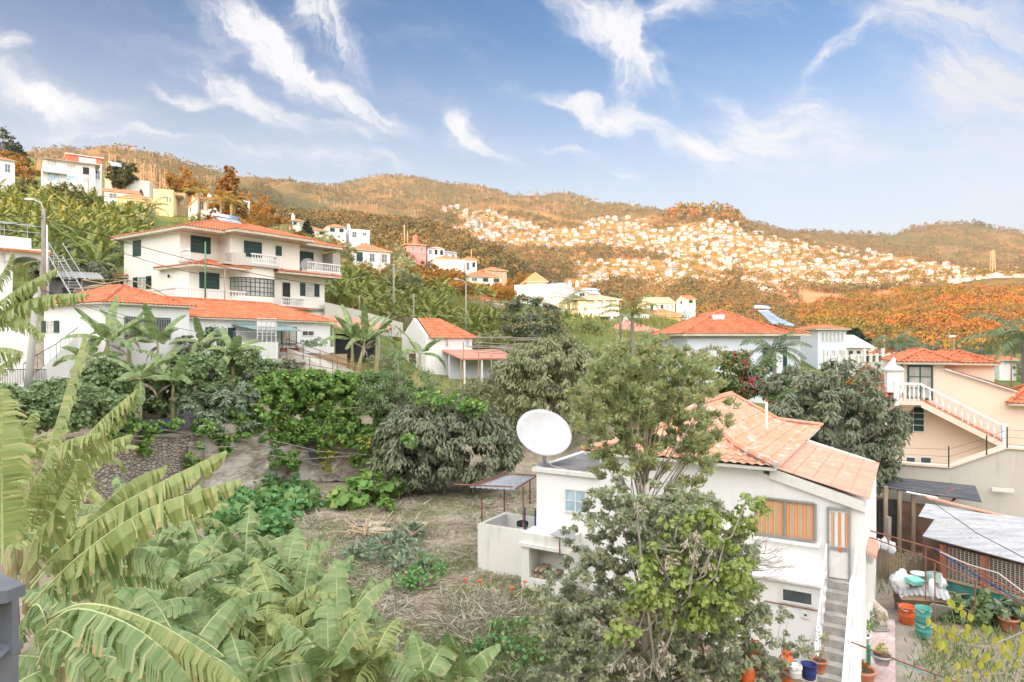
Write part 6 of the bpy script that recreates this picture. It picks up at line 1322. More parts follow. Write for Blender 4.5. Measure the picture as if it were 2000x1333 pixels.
pole('short slanting post on the banana slope left of the yellow house',259,382,430,120,.12); pole('rusty slanting post at the right corner of the large cream house',654,483,526,64,.08,'rust',px2=659); pole('tall wooden utility pole between the cream house and barn-like house',769,516,637,72,.13,arms=0); pole('thin wooden pole behind the tall utility pole',743,493,552,100,.12)
pole('short pale post on the slope right of the ramp wall',702,578,622,68,.1,'woodlt'); pole('slim wooden pole rising behind the white gabled house',808,574,668,66,.08); pole('tall galvanised lamp pole right of the white gabled house',910,556,650,70,.07,'poleconc',name='street_lamp',cat='street lamp',lamp=1.); pole('wooden pole beside the long coral hip roof',889,525,558,140,.2); pole('short pole in front of the low coral roofed house',856,526,555,135,.15,'woodlt',lamp=-1.,name='street_lamp',cat='street lamp')
pole('weathered pole with crossarms in front of the palm right of centre',1212,592,662,62,.13,arms=2); pole('grey street pole at the right end of the white row',1727,655,702,82,.13,'poleconc'); pole('tall thin pole near the pink turret with wide antenna arms',790,440,480,180,.2,'woodlt',arms=1)
pole('second antenna pole beside the pink turret',796,452,480,182,.15,'woodlt'); pole('slim mast on the slope above the twin cube houses',921,488,512,200,.15,'woodlt'); pole('pole among houses left of the red garage',1168,618,645,110,.12); pole('lone pole left of the arched white gable house',1283,606,632,120,.1)
t,a=pole('thin antenna mast with white head on the peach house roof',1863,657,712,39.5,.035,'woodlt','antenna','antenna'); MB().ob(a-Vector(t.location)+Vector((-.1,0,0)),.35,.1,.12).build('antenna_head',M['plasticwhite'],t)
pole('thin rusty post right of the peach house ridge',1975,685,775,40,.04,'rust')
t=thing('lattice_tower','distant pale lattice tower at the edge of the hillside town','tower',On(1939,1050)-Vector((0,0,1))); mb=MB(); s_=1050/FX
for (x,y) in ((-3,-3),(3,-3),(3,3),(-3,3)): mb.tube([(x,y,0),(x*.45,y*.45,40)],.6,4)
for k in range(7): z=6*k; f=1-.55*z/40; mb.tube([(-3*f,-3*f,z),(3*f,-3*f,z+5),(-3*f*.95,-3*f,z+6)],.4,4); mb.tube([(3*f,-3*f,z),(-3*f,-3*f,z+5)],.4,4)
mb.build('lattice',M['tanwall'],t); MB().bx(-2,2,-2,2,33,35).build('platform',M['tanwall'],t)
def cable(label,a,b,sag=.6,r=.022,mat='wire',group=None):
    n_=18; pts=[a.lerp(b,i/n_)-Vector((0,0,sag*4*(i/n_)*(1-i/n_))) for i in range(n_+1)]; o=MB().tube(pts,r,4).build('overhead_cable',M[mat]); return tag(o,label,'cable',group)
cable('upper black cable crossing in front of the large cream house',P(85,425,40),P(640,558,58),.5); cable('second black cable crossing in front of the large cream house',P(85,428,40),P(560,545,55),1.2,.018)
cable('faint cable from the street lamp to the left picture edge, upper',P(85,422,40),P(-80,405,30),.2,.02); cable('faint cable from the street lamp to the left picture edge, lower',P(85,426,40),P(-80,430,30),.3,.02)
cable('thin cable from the slanted pole to the corner of the low white house',P(73,562,27),P(300,640,40),.1,.012); cable('thin cable falling across the blank wall of the low white house',P(73,565,27),P(470,660,46),.3,.010)
cable('cable from the big cream house to the tall wooden utility pole',P(600,530,60),P(769,520,72),.8,.025); cable('long cable from the tall wooden utility pole to the lamp pole',P(769,520,72),P(910,560,70),.8,.025); cable('long cable from the lamp pole to the crossarmed pole',P(910,558,70),P(1212,596,62),1.2,.025)
cable('cable running right from the crossarmed pole to the red roofed house',P(1212,597,62),P(1400,612,60),.7,.02); cable('pair cable strung low over the bananas behind the barn-like house',P(640,545,66),P(960,620,68),.9,.02)
# ------------------------------------------------------------------ terrace wall, tarp
sm,n=newmat('dry_stone_wall'); co=n.new('ShaderNodeTexCoord').outputs['Object']; mp=n.new('ShaderNodeMapping',ins={0:co,3:(4.2,4.2,8.5)}).outputs[0]
vo=n.new('ShaderNodeTexVoronoi',feature='DISTANCE_TO_EDGE',ins={'Vector':mp,'Scale':1.}).outputs['Distance']; vc=n.new('ShaderNodeTexVoronoi',ins={'Vector':mp,'Scale':1.}).outputs['Color']; g_=n.new('ShaderNodeSeparateColor',ins={0:vc}).outputs[0]
col=n.mix(g_,(.30,.27,.24),(.46,.40,.34)); col=n.mix(n.ss(n.noise(co,.6,5,.6),.5,.62),col,(.42,.34,.27)); out(n,pbsdf(n,n.mix(n.ss(vo,.1,.02),col,(.22,.19,.16)),.95,0,.2,bump(n,n.ss(vo,0,.14),1.,.06)))
M['stone']=sm
cm,n=newmat('streaked_rock_face'); co=n.new('ShaderNodeTexCoord').outputs['Object']; mp=n.new('ShaderNodeMapping',ins={0:co,3:(.5,.5,1.4)}).outputs[0]
col=n.mix(n.ss(n.noise(mp,1.1,6,.65,.8),.38,.62),(.30,.24,.19),(.55,.50,.45)); col=n.mix(n.ss(n.noise(mp,2.5,6,.7),.55,.68),col,(.22,.19,.17)); col=n.mix(n.ss(n.noise(co,.4,4,.6),.48,.64),col,(.66,.64,.61)); out(n,pbsdf(n,col,.95,0,.15,bump(n,n.noise(mp,2.,7,.7),1.,.12)))
M['rock']=cm
def wallgrid(label,name,cat,top,bot,mat,dep=.4,amp=.1,nx=60,nz=14,seed=0,parts='face'):
    """irregular wall face; top/bot are polylines of world points"""
    def lerp(L,f):
        k=f*(len(L)-1); i=min(int(k),len(L)-2); return L[i].lerp(L[i+1],k-i)
    V=[];F_=[]
    for i in range(nx+1):
        a,b=lerp(top,i/nx),lerp(bot,i/nx)
        for j in range(nz+1):
            p=b.lerp(a,j/nz); d=noise.fractal((p.x*.7+seed,p.z*.9,1),1,2,4)*amp; V.append(p+Vector((0,-d,0)))
        V.append(a+Vector((0,dep,0)))
    k=nz+2
    for i in range(nx):
        for j in range(nz+1): F_.append((i*k+j,(i+1)*k+j,(i+1)*k+j+1,i*k+j+1))
    o=MB().add(V,F_).build(name,mat); return tag(o,label,cat)
wallgrid('dark dry stone terrace wall behind the foreground banana leaves','stone_wall','wall',[P(120,858,26.6),P(230,858,28.5),P(330,856,30.8),P(385,848,32.2)],[P(120,1030,26.6),P(230,1005,28.5),P(330,985,30.8),P(385,970,32.2)],M['stone'],.5,.12)
wallgrid('smooth streaked pale rock face under the creeper, right of the dry stone wall','rock_face','rock',[P(372,835,31.8),P(430,828,33.2),P(520,835,35.5),P(600,850,37.7),P(650,850,37.9),P(760,860,38.4)],[P(372,985,31.8),P(430,970,33.2),P(520,955,35.5),P(600,945,37.7),P(650,940,37.9),P(760,940,38.4)],M['rock'],.6,.55,80,18,4)
o=wallgrid('black plastic sheet strip bulging along the top of the dry stone wall','plastic_sheet','sheet',[P(190,824,28.2),P(260,822,29.4),P(340,818,31),P(372,800,31.6)],[P(190,838,28.0),P(270,852,29.2),P(345,846,30.8),P(376,830,31.4)],M['blacktarp'],.3,.25,40,8,9)
o=wallgrid('small dark plastic strip hanging at the right end of the pale rock','plastic_strip','sheet',[P(600,868,37.2),P(612,872,37.2)],[P(606,900,37.0),P(622,905,37.0)],M['blacktarp'],.1,.1,8,6,3)
tag(MB().tube([P(401,858,32.3),P(401,948,32.2)],.03,6).build('downpipe',M['steel']),'thin grey pipe standing against the pale rock face','pipe')
def veg(label,cat,blobs,n,size,mat,name='climbing_vine',seed=1,K=80,cl=.35,droop=.3,asp=.8,shell=.7,up=.4,group=None,origin=None,fold=.25,dead=None,trunk=True,outw=.9):
    """blobs given in world coordinates (Vector, rx, ry, rz); leaves only, plus a few runners"""
    O=Vector(origin) if origin is not None else Vector(blobs[0][0]); t=thing(name,label,cat,O,0,group)
    B=[((b[0]-O).x,(b[0]-O).y,(b[0]-O).z,b[1],b[2],b[3]) for b in blobs]; A,cc=crown_arr(B,n,size,K,cl,droop,seed,asp,shell,up=up,fold=fold,outw=outw)
    leaf_mesh('foliage',A,M[mat],t)
    if trunk:
        mb=MB(); rg=random.Random(seed)
        for k in range(min(14,len(cc)-1)): a,b=Vector(cc[rg.randrange(len(cc))]),Vector(cc[rg.randrange(len(cc))]); mb.tube([a,a.lerp(b,.3)+Vector((0,-.1,-.2)),a.lerp(b,.5)],.02,4)
        mb.build('stem',M['bark'],t)
    return t
def B_(px,py,Y,rx,ry,rz): return (P(px,py,Y),rx,ry,rz)
veg('thick light green creeper curtain covering the terrace wall in the middle left','creeper',[B_(520,790,36,1.3,.7,1.5),B_(560,765,37,1.4,.9,1.2),B_(610,775,38,1.4,.9,1.5),B_(660,780,38.4,1.4,.9,1.6),B_(715,775,38.6,1.4,.9,1.4),B_(755,800,38.5,1.0,.8,1.3),B_(600,820,37.6,1.2,.5,1.1),B_(660,825,38,1.3,.5,1.0),B_(700,850,37.8,.8,.4,.8),B_(545,840,36.4,.9,.5,1.0),B_(560,880,36.2,.45,.3,.9),B_(525,870,35.8,.4,.3,.9),B_(615,745,39.5,2.2,1.2,.4),B_(700,745,40,1.8,1.2,.4),B_(640,760,39,1.6,.8,.8),B_(740,770,39.5,1.5,.8,.9),B_(790,770,39,1.2,.8,.6),B_(580,740,38.5,1.8,1.,.5),B_(590,850,37,.6,.35,.7),B_(640,850,37.2,.9,.4,.7),B_(690,855,37.4,.9,.4,.8),B_(735,860,37.6,.9,.4,.8),B_(540,835,36,.8,.4,.8),B_(500,825,34.9,.7,.4,.7),B_(465,815,34.2,.6,.4,.5),B_(560,900,35.9,.45,.25,.5)],38000,.21,'lf_vine',seed=3,K=900,cl=.30,up=.15)
veg('trailing yellowish vine strands hanging over the rock left of the round dark bush','creeper',[B_(660,870,37.5,.5,.3,.7),B_(640,900,37.3,.3,.2,.9),B_(690,890,37.4,.3,.2,.5),B_(720,870,37.2,.6,.4,.5)],900,.16,'lf_lime',seed=8,K=50,name='hanging_vine')
veg('creeper smothering the bank left of the hanging curtain, under the banana plants','creeper',[B_(240,760,33,1.6,1,1.3),B_(310,770,34,1.6,1,1.2),B_(200,740,33,1.1,1,1.1),B_(380,740,35,1.6,1.1,1.3),B_(450,735,36.5,1.5,1,1.4),B_(430,700,38,1.2,.9,.9),B_(500,740,37.5,1.0,.8,1.3),B_(400,760,34.5,1.2,.9,1.2),B_(240,820,29.6,.5,.3,.5)],15000,.2,'lf_mid',seed=5,K=400,cl=.32)
veg('ragged shrubs and vines along the terrace edge below the iron railing','shrubs',[B_(60,800,26.5,1.1,.8,.9),B_(110,815,26.8,1.2,.8,.8),B_(165,800,27.8,1.1,.8,.9),B_(215,800,28.5,1.0,.7,.7),B_(20,790,26.4,1.2,.8,.9),B_(140,780,31,1.4,1,.8),B_(90,775,31,1.3,1,.7),B_(200,770,31,1.2,1,.8)],11000,.2,'lf_mid',name='shrub_band',seed=6,K=300,cl=.33)
veg('green creeper spilling over the upper rim of the rock face','creeper',[B_(420,845,33.0,.5,.3,.4),B_(500,850,35,.6,.3,.5),B_(575,905,36.6,.35,.25,.6),B_(540,900,35.8,.4,.25,.6),B_(600,840,37.3,.6,.3,.5),B_(470,850,34.2,.5,.3,.35),B_(250,832,28.6,.7,.25,.35),B_(300,838,29.6,.6,.25,.3),B_(345,836,30.6,.6,.25,.35),B_(290,870,29.4,.35,.2,.5),B_(215,850,28.0,.5,.2,.5),B_(630,880,37.4,.5,.25,.5),B_(440,870,33.3,.4,.25,.5),B_(385,860,31.6,.35,.25,.6),B_(375,900,31.4,.3,.2,.5),B_(395,835,31.8,.5,.3,.4),B_(735,880,37.3,.8,.4,.7),B_(700,900,37.2,.5,.3,.4)],7000,.19,'lf_vine',name='creeper',seed=7,K=240,cl=.4)
for i,(px,py,Y,r,n_) in enumerate(((388,800,33.3,.85,700),(440,790,34,.9,800),(410,835,33.2,.75,600),(470,825,34.6,.8,600),(480,770,35.2,.7,500))):
    veg(('grey-green long-leaved shrub hanging over the rock, %s')%('leftmost of the clump','top of the clump by the creeper','lowest left of the clump','lowest right beside the creeper','smallest, at the upper right')[i],'shrub',[B_(px,py,Y,r,r*.8,r*.85)],n_,.36,'lf_grey',name='shrub',seed=20+i,K=26,cl=.3,asp=.28,droop=.6,shell=.8)
# dark tree-lets against the low house
for i,(px,py,Y,rx,rz,mt,lab) in enumerate(((372,690,40,.9,1.1,'lf_dark','slim dark shrub standing before the left part of the low white house'),(416,680,40,.5,1.3,'lf_mid','narrow upright green shrub against the open-shuttered door'),(480,705,41,.9,.9,'lf_mid','light green shrub under the balcony of the low white house'),(560,722,43,.8,.6,'lf_dark','creeping dark shrub on the tan wall under the planter'),(520,720,43,.8,.5,'lf_vine','bright green vine patch left of the tan basement wall'))):
    veg(lab,'shrub',[B_(px,py,Y,rx,rx*.8,rz)],int(900*rx*rz)+200,.2,mt,name='shrub',seed=40+i,K=30)
# ------------------------------------------------------------------ banana plants on the middle terrace
TB=[(210,668,34.5,8,2.5,'fresh banana plant with tall torn leaves before the corner of the low white house',5.9,1.35,1),(308,672,36,6,2.4,'banana plant with one upright rolled leaf before the barred window',6.0,1.4,2),(272,742,31.5,8,2.0,'banana plant with bare yellow stem and spreading leaves above the dry stone wall',5.7,1.1,3),(338,745,33.5,7,1.9,'banana plant with brown hanging leaves over the black plastic sheet',5.5,1.2,4),(455,690,37,7,2.0,'half withered banana plant in front of the balcony',5.6,1.1,5),(395,672,39,6,2.0,'banana plant with one long leaf reaching right to the low house wall',6.2,1.0,6),(252,655,36.5,6,2.2,'banana plant behind the fresh one, in front of the white blank wall',6.1,1.3,7),(170,700,33.5,7,2.0,'drooping banana plant left of the fresh one near the iron railing',5.9,1.1,8),(320,705,35.2,7,1.8,'low banana plant between the upright rolled leaf and the creeper',5.9,.9,9)]
for (px,py,Y,nl,L,lab,zb,el,sd) in TB:
    c=P(px,py,Y); banana_plant(lab,(c.x,c.y,zb),c.z-zb,nl,L,.36,sd*13,'banana_young',tear=.3,el0=el,dead=2,n=14)
mb=MB(); banana_leaf(mb,arc(P(272,790,31.2),-1.4,-1.2,1.7,.2,5),.3,3,.95,1.3,10,0,1); tag(mb.build('withered_leaf',[M['deadleaf'],M['deadleaf']]),'pale bundle of dead banana leaves hanging over the black plastic sheet','leaf')
c=P(688,665,47); banana_plant('tall upright banana plant right of the planter of the low white house',(c.x,c.y,5.9),c.z-5.9,7,2.9,.38,71,'banana_young',tear=.3,el0=1.45,dead=1)
c=P(712,668,46.5); banana_plant('banana plant with leaning bare trunk next to the tall upright one',(c.x-.9,c.y,5.6),c.z-5.6,6,2.7,.38,77,'banana_young',tear=.35,el0=1.4,stem_lean=(.9,0),dead=1)
c=P(735,660,48); banana_plant('banana plant with dark upright leaves at the foot of the grey ramp wall',(c.x,c.y,5.9),c.z-5.9,6,2.3,.34,79,'banana_young',tear=.35,el0=1.4,dead=1)
c=P(820,692,42); banana_plant('banana plant sending two long leaves up in front of the white gabled house',(c.x,c.y,5.0),c.z-5.0,5,2.6,.36,83,'banana_young',tear=.3,el0=1.2,dead=0)
# ------------------------------------------------------------------ middle trees
b=P(777,830,37.5); tree('small dark green tree with bare pale trunk left of the round bush','tree',(b.x,b.y,4.2),6.0,[(-.9,0,3.0,1.3,1.1,1.1),(.8,0,3.2,1.5,1.2,1.2),(-.2,.3,4.3,1.1,1,.9),(1.3,0,2.2,1.2,1,.9),(-1.6,0,2.3,.9,.8,.8),(.2,-.2,2.3,1.3,1,.8)],8500,.17,'lf_mid',11,150,.32,.7,.34,.10,'barkpale')
b=P(862,970,33.8); tree('large round bush of dark drooping feathery leaves in the middle','bush',(b.x,b.y+1.4,2.2),5.4,[(0,0,2.35,3.5,2.3,2.3),(-1.6,-.4,1.5,1.9,1.6,1.5),(1.9,-.3,1.8,1.9,1.7,1.8),(.3,-.2,3.6,2.5,1.8,1.2),(-.8,0,3.3,2.1,1.5,1.2)],24000,.30,'lf_dark',12,420,.24,1.3,.34,.12,shell=.86,nb=10,name='round_bush')
veg('pale ivy creeping over the top of the round dark bush','creeper',[B_(885,790,33.6,1.4,.6,.35),B_(850,780,34.3,1.2,.6,.4),B_(930,800,33.6,.9,.5,.35),B_(800,860,32.4,.3,.2,.5)],1300,.2,'lf_vine',name='ivy',seed=15,K=70,cl=.4)
b=P(1080,860,41); tree('tall olive green tree with weeping feathery branches behind the satellite dish','tree',(b.x,b.y,2.6),8.8,[(0,0,5.4,2.6,2.2,2.3),(-1.8,0,4.4,1.6,1.5,2.2),(1.8,0,4.6,1.6,1.5,2.4),(-.2,0,3.2,2.8,2,2.2),(.6,.2,6.3,1.7,1.5,1.2),(-1.0,0,6.0,1.4,1.3,1.2)],20000,.32,'lf_olive',13,340,.24,1.3,.30,.2,shell=.8)
b=P(1000,830,44); tree('loose pale olive tree filling the gap between the round bush and the weeping tree','tree',(b.x,b.y,3.0),7.6,[(0,0,4.2,1.4,1.2,2.2),(.8,0,5.3,1.2,1.1,1.4),(-1,0,3.2,1.0,1,1.5)],5000,.26,'lf_olive',14,90,.3,.9,.32,.14)
b=P(1640,960,31.5); tree('broad dark layered tree behind the old orange roof on the right','tree',(b.x,b.y,1.2),9.6,[(0,0,4.9,2.7,2.2,2.2),(-1.6,.3,6.0,1.8,1.6,1.5),(1.2,0,4.0,1.8,1.8,1.9),(1.2,0,2.6,1.3,1.5,1.6),(-.4,0,3.2,2.8,2,1.9),(.3,.2,6.6,1.6,1.5,1.2),(-2.3,0,4.9,1.4,1.4,1.6),(1.75,0,5.0,1.2,1.2,1.0)],24000,.30,'lf_dark',16,360,.22,1.0,.30,.2,shell=.8)
for k,(px,py) in enumerate(((1700,755),(1715,790),(1728,800),(1742,840),(1745,868),(1738,880),(1722,770))):
    pass
b=P(1415,800,43.5); tree('light yellow-green tree before the pale wall of the solar-heated house','tree',(b.x,b.y,3.2),7.0,[(0,0,4.6,1.4,1.1,1.7),(-1.1,0,3.8,1.0,.9,1.5),(.9,0,3.4,1.2,1,1.5),(0,0,2.6,1.9,1.2,1.4)],7500,.22,'lf_lime2',17,130,.3,.4,.45,.12)
b=P(1372,790,42); tree('thin reddish-brown airy tree left of the yellow-green one','tree',(b.x,b.y,3.2),7.2,[(0,0,5.0,.9,.8,1.5),(-.4,0,3.6,.9,.8,1.2),(.5,0,5.8,.7,.7,.8)],1900,.19,'lf_yellow',18,60,.3,.3,.4,.09)
veg('magenta bougainvillea flowers among the dark bushes right of the yellow-green tree','bougainvillea',[B_(1448,705,42,.7,.5,.8),B_(1475,735,42,.8,.5,.7),B_(1462,755,41.6,.6,.4,.6)],190,.13,'flower',name='bougainvillea',seed=9,K=40,cl=.45)
veg('mid green bush carrying the magenta bougainvillea','bush',[B_(1450,735,42.8,1.6,1,1.6),B_(1500,745,43,1.5,1,1.3),B_(1540,770,42,1.3,1,1.2)],5200,.22,'lf_mid',name='bush',seed=10,K=90)
b=P(1038,690,72); 
def fruits(t,cc):
    mb=MB(); rg=random.Random(3)
    for c in cc:
        if rg.random()<.8: mb.lathe((c[0]*1.12,c[1]*1.12-.1,c[2]+.1),[(.02,-.11),(.12,-.05),(.12,.05),(.02,.11)],6)
    mb.build('fruit',M['fruit'],t); tag(t.children[-1],None,None,None,'stuff')
tree('round dark tree speckled with orange fruit in the centre of the picture','tree',(b.x,b.y,5.6),9.6,[(0,0,5.9,3.2,2.6,3.3),(-1.7,0,4.2,2.0,1.8,2.2),(1.8,0,4.4,2.0,1.8,2.2),(0,-.5,3.0,2.8,2,2.0)],14000,.34,'lf_dark',19,190,.25,.3,.45,.2,extra=fruits)
b=P(960,700,66); tree('small golden olive tree left of the orange-fruited tree','tree',(b.x,b.y,6.0),5.5,[(0,0,2.9,2.2,1.8,1.9),(1.2,0,2.2,1.4,1.3,1.3)],5200,.28,'lf_olive',21,100,.3)
# ------------------------------------------------------------------ palms
def palm(label,loc,h,nf,L,seed,mat='lf_palm',r=.14,el0=1.2,name='palm_tree',group=None,npn=26,droop=1.6,w_=.5):
    rg=random.Random(seed); t=thing(name,label,'palm tree',loc,0,group); mb=MB(); mb.tube([(0,0,-.5),(.05,0,h*.5),(0,0,h)],[r*1.3,r,r*.9],8); mb.build('trunk',M['bark'],t,True)
    for i in range(nf):
        mb=MB(); az=i*2.4+rg.uniform(-.2,.2); el=el0-1.3*i/nf+rg.uniform(-.1,.1); l=L*rg.uniform(.85,1.1); pts=arc((0,0,h),az,el,l,droop*rg.uniform(.8,1.2),8); mb.tube(pts,[.035*(1-.8*k/8) for k in range(9)],4)
        V=[];F_=[];
        for k in range(npn):
            f=.12+.86*k/npn; q=f*8; a=pts[int(q)].lerp(pts[min(8,int(q)+1)],q-int(q)); d=(pts[min(8,int(q)+1)]-pts[int(q)]).normalized(); sv=d.cross(Vector((0,0,1))).normalized(); wl=w_*L*.42*math.sin(math.pi*min(1,f*.85+.12))**.6
            for s_ in (-1,1):
                tip=a+sv*s_*wl*.8+d*wl*.45-Vector((0,0,wl*rg.uniform(.35,.7))); b0=len(V); m_=a.lerp(tip,.5)+Vector((0,0,wl*.1)); V+=[a-d*.02,m_-d*.035*L*.4,tip,m_+d*.035*L*.4]; F_.append((b0,b0+1,b0+2,b0+3))
        mb.add(V,F_); mb.build('frond',M[mat],t)
    return t
b=P(1512,688,46); palm('palm with arching feathered fronds before the pale house right of centre',(b.x,b.y,4.5),b.z-4.5,15,2.7,2)
b=P(1235,618,58); palm('tall slender palm with few long fronds beside the crossarmed pole',(b.x,b.y,5.5),b.z-5.5,13,3.1,3,'lf_palm2',.16,1.5)
b=P(1985,672,44); palm('large palm cut by the right picture edge above the peach house',(b.x+.6,b.y,4.5),b.z-4.5+.3,16,4.2,4,'lf_palm',.25)
b=P(1110,588,112); palm('sunlit small palm before the solar-panelled cream house',(b.x,b.y,Hpx(1110,112)),b.z-Hpx(1110,112)+.3,13,4.0,5,'lf_palm',.25,1.0)
b=P(1715,690,75); palm('small dark palm crown showing above the street parapet',(b.x+2,b.y,5),b.z-5+1,12,3.0,6,'lf_palm',.2)
b=P(388,378,118) ; palm('palm with golden fronds beside the yellow house carport',(b.x,b.y,Hpx(388,118)),b.z-Hpx(388,118),12,3.6,7,'lf_palm3',.3)
for i,(px,py) in enumerate(((432,392),(452,398),(295,405))): b=P(px,py,108); palm('golden lit palm crown below the %s'%('tall rust-tinted pine, left one','tall rust-tinted pine, right one','yellow house')[i],(b.x,b.y,Hpx(px,108)),max(1.5,b.z-Hpx(px,108)),11,3.4,8+i,'lf_palm3' if i<2 else 'lf_palm',.25)
# ------------------------------------------------------------------ hillside trees
def conic(label,loc,h,r,n,size,mat,seed,name='conifer_tree',lay=13):
    bl=[]; 
    for k in range(lay):
        f=k/(lay-1); rr=r*(1-f)**.8*(.85+.3*math.sin(k*2.1)**2)+.15*r*.3; bl.append((0,0,h*(.14+.84*f),rr,rr,h*.045))
    t=thing(name,label,'tree',loc); A,cc=crown_arr(bl,n,size,240,.3,.2,seed,.4,.5); leaf_mesh('crown',A,M[mat],t); mb=MB(); mb.tube([(0,0,-1),(0,0,h*.98)],[h*.02,h*.004],6)
    for c in cc[:60]: mb.tube([(0,0,c[2]-.1*h*.2),c],[.06,.02],3)
    mb.build('trunk',M['bark'],t); return t
g0=Hpx(447,112); conic('tall rust-tinted pine rising above the white arched house on the left ridge',On(447,112),P(447,320,112).z-g0,3.7,7000,.55,'lf_rust',31,lay=15)
for i,(px,pt,Y,r,mt,lab) in enumerate(((8,245,172,5,'lf_pine','tall dark conifer at the upper left corner, leftmost'),(22,262,176,4,'lf_pine','dark conifer just right of the tallest at the upper left corner'),(34,274,178,3.5,'lf_pine','smallest dark conifer of the upper left corner group'),(600,425,140,1.6,'lf_pine','small dark conifer beside the broken red roof'),(1668,640,92,2.2,'lf_pine','dark pointed conifer right of the white two-storey block'))):
    conic(lab,On(px,Y),max(3,P(px,pt,Y).z-Hpx(px,Y)),r,2200,.6,mt,40+i,lay=9)
def proto_tree(name,label,h,blobs,n,size,mat,seed,K=50,group=None,trunk='bark',asp=.5,cl=.35,cat='tree',droop=.2):
    return tree(label,cat,(0,0,0),h,blobs,n,size,mat,seed,K,cl,droop,asp,h*.03,trunk,group,name,nb=8)
bl1=[(0,0,3.2,1.9,1.9,1.7),(1.1,.3,2.3,1.4,1.3,1.2),(-1.2,-.2,2.5,1.3,1.4,1.3)]; bl2=[(0,0,2.1,1.9,1.7,1.2),(1.2,0,1.5,1.2,1.2,.9),(-1.1,.4,1.7,1.3,1.2,1.1)]; bl3=[(0,0,3.4,1.3,1.3,1.9),(.4,.2,5.0,.9,.9,1.1),(-.6,0,2.3,1.1,1.1,1.2)]
def spread(label,mat,spots,blobs=bl1,h=4.8,n=2300,size=.28,seed=50,name='hillside_tree',cat='tree',group=None,smin=.7,smax=1.4):
    rg=random.Random(seed); pr=[proto_tree(name,label,h,blobs,n,size,mat,seed+k,45,group,cat=cat) for k in range(2)]
    k=0
    for (px,Y) in spots:
        s=rg.uniform(smin,smax)*DN
        while s>.28 and blocks(px,Y,h*s*.95,2*s): s*=.8
        if s<=.28 and k>1: continue
        r=pr[k] if k<2 else copy_tree(pr[rg.randrange(2)]); k+=1
        r['label']=label+', '+where(px,pyof(px,Y)); r.location=On(px,Y,-.15); r.scale=(s*rg.uniform(.85,1.2),s,s*rg.uniform(.85,1.15)); r.rotation_euler=(0,0,rg.uniform(0,6.28))
DN=.85
def jit(n,p0,p1,y0,y1,seed,dmin=2.2):
    rg=random.Random(seed); o=[]; tr=0
    while len(o)<n and tr<n*30:
        tr+=1; px=rg.uniform(p0,p1); Y=rg.uniform(y0,y1); X=(px-1000)/FX*Y
        if any(math.hypot(X-a,Y-b)<dmin for a,b,_ in o): continue
        if any(hx0<px<hx1 and hy0<Y<hy1 for hx0,hx1,hy0,hy1 in KEEP): continue
        o.append((X,Y,px))
    return [(c,b) for a,b,c in o]
KEEP=[(40,205,124,148),(200,375,122,165),(375,495,115,138),(570,730,142,180),(685,765,112,136),(780,1000,145,195),(205,660,40,68),(1000,1235,108,150),(1250,1335,136,180),(1280,1600,50,72),(1590,1720,68,95),(900,1000,140,170),(300,345,100,130)]
spread('golden orange tree crown','lf_orange',jit(48,430,800,95,150,1,3),bl1,seed=60,group='golden trees of the left ridge',smin=.45,smax=1.1)
spread('dark olive tree','lf_olive',jit(22,480,800,80,140,2,4),bl1,seed=62,group='olive trees of the left ridge')
spread('orange-tinged bush','lf_orange',jit(46,760,1010,105,175,3,3.5),bl2,3.4,seed=64,group='bushes above the terraced plots')
spread('green bush','lf_mid2',jit(22,740,1080,85,150,4,4.0),bl2,3.4,seed=66,group='green bushes above the terraced plots',smin=.5,smax=1.0)
spread('dark bush','lf_dark',jit(26,90,270,54,72,5,2.2),bl2,3.4,1500,.3,68,group='dark bushes beside the cream house',smin=.6,smax=1.0)
spread('dark tree','lf_pine2',[(118,116),(140,112),(152,108),(188,108),(128,124),(60,118),(92,128)],bl1,4.8,1500,.36,70,group='dark trees below the long villa',smin=.8,smax=1.2)
spread('tall dark pine','lf_pine2',[(222,150),(232,152),(243,150),(254,152),(263,149),(275,146),(248,156),(236,158)],bl3,7,1700,.45,72,group='dark pines behind the white block',smin=1.2,smax=1.7)
spread('rust orange tree','lf_orange',[(10,150),(25,152),(38,150),(52,146),(100,152),(350,165),(362,160),(372,158),(385,162),(500,150),(515,145)],bl1,4.8,1500,.4,74,group='rust orange trees of the upper left',smin=1.2,smax=1.8)
spread('scrubby olive tree','lf_olive',jit(9,240,480,92,112,7,3.5),bl2,3.4,seed=76,group='scrub round the yellow house')
spread('sunlit valley tree','lf_orange',jit(22,1010,1340,165,225,8,6),bl1,seed=78,group='sunlit trees between the valley houses',smin=1,smax=1.6)
spread('green garden tree','lf_mid2',jit(16,1000,1330,72,104,9,4),bl2,3.4,seed=80,group='garden trees between the valley houses',smin=.45,smax=.8)
spread('dark garden tree','lf_dark',jit(20,1640,2060,62,110,10,5),bl1,seed=82,group='garden trees behind the peach house',smin=.5,smax=.85)
spread('bank shrub','lf_mid2',[(1120,50),(1160,52),(1200,54),(1240,52),(1280,50),(1320,48),(1560,47),(1600,50),(1640,48),(1590,44),(1150,46),(1210,48),(1260,46)],bl2,3.4,1800,.28,84,group='shrubs on the bank behind the weeping tree',smin=.8,smax=1.2)
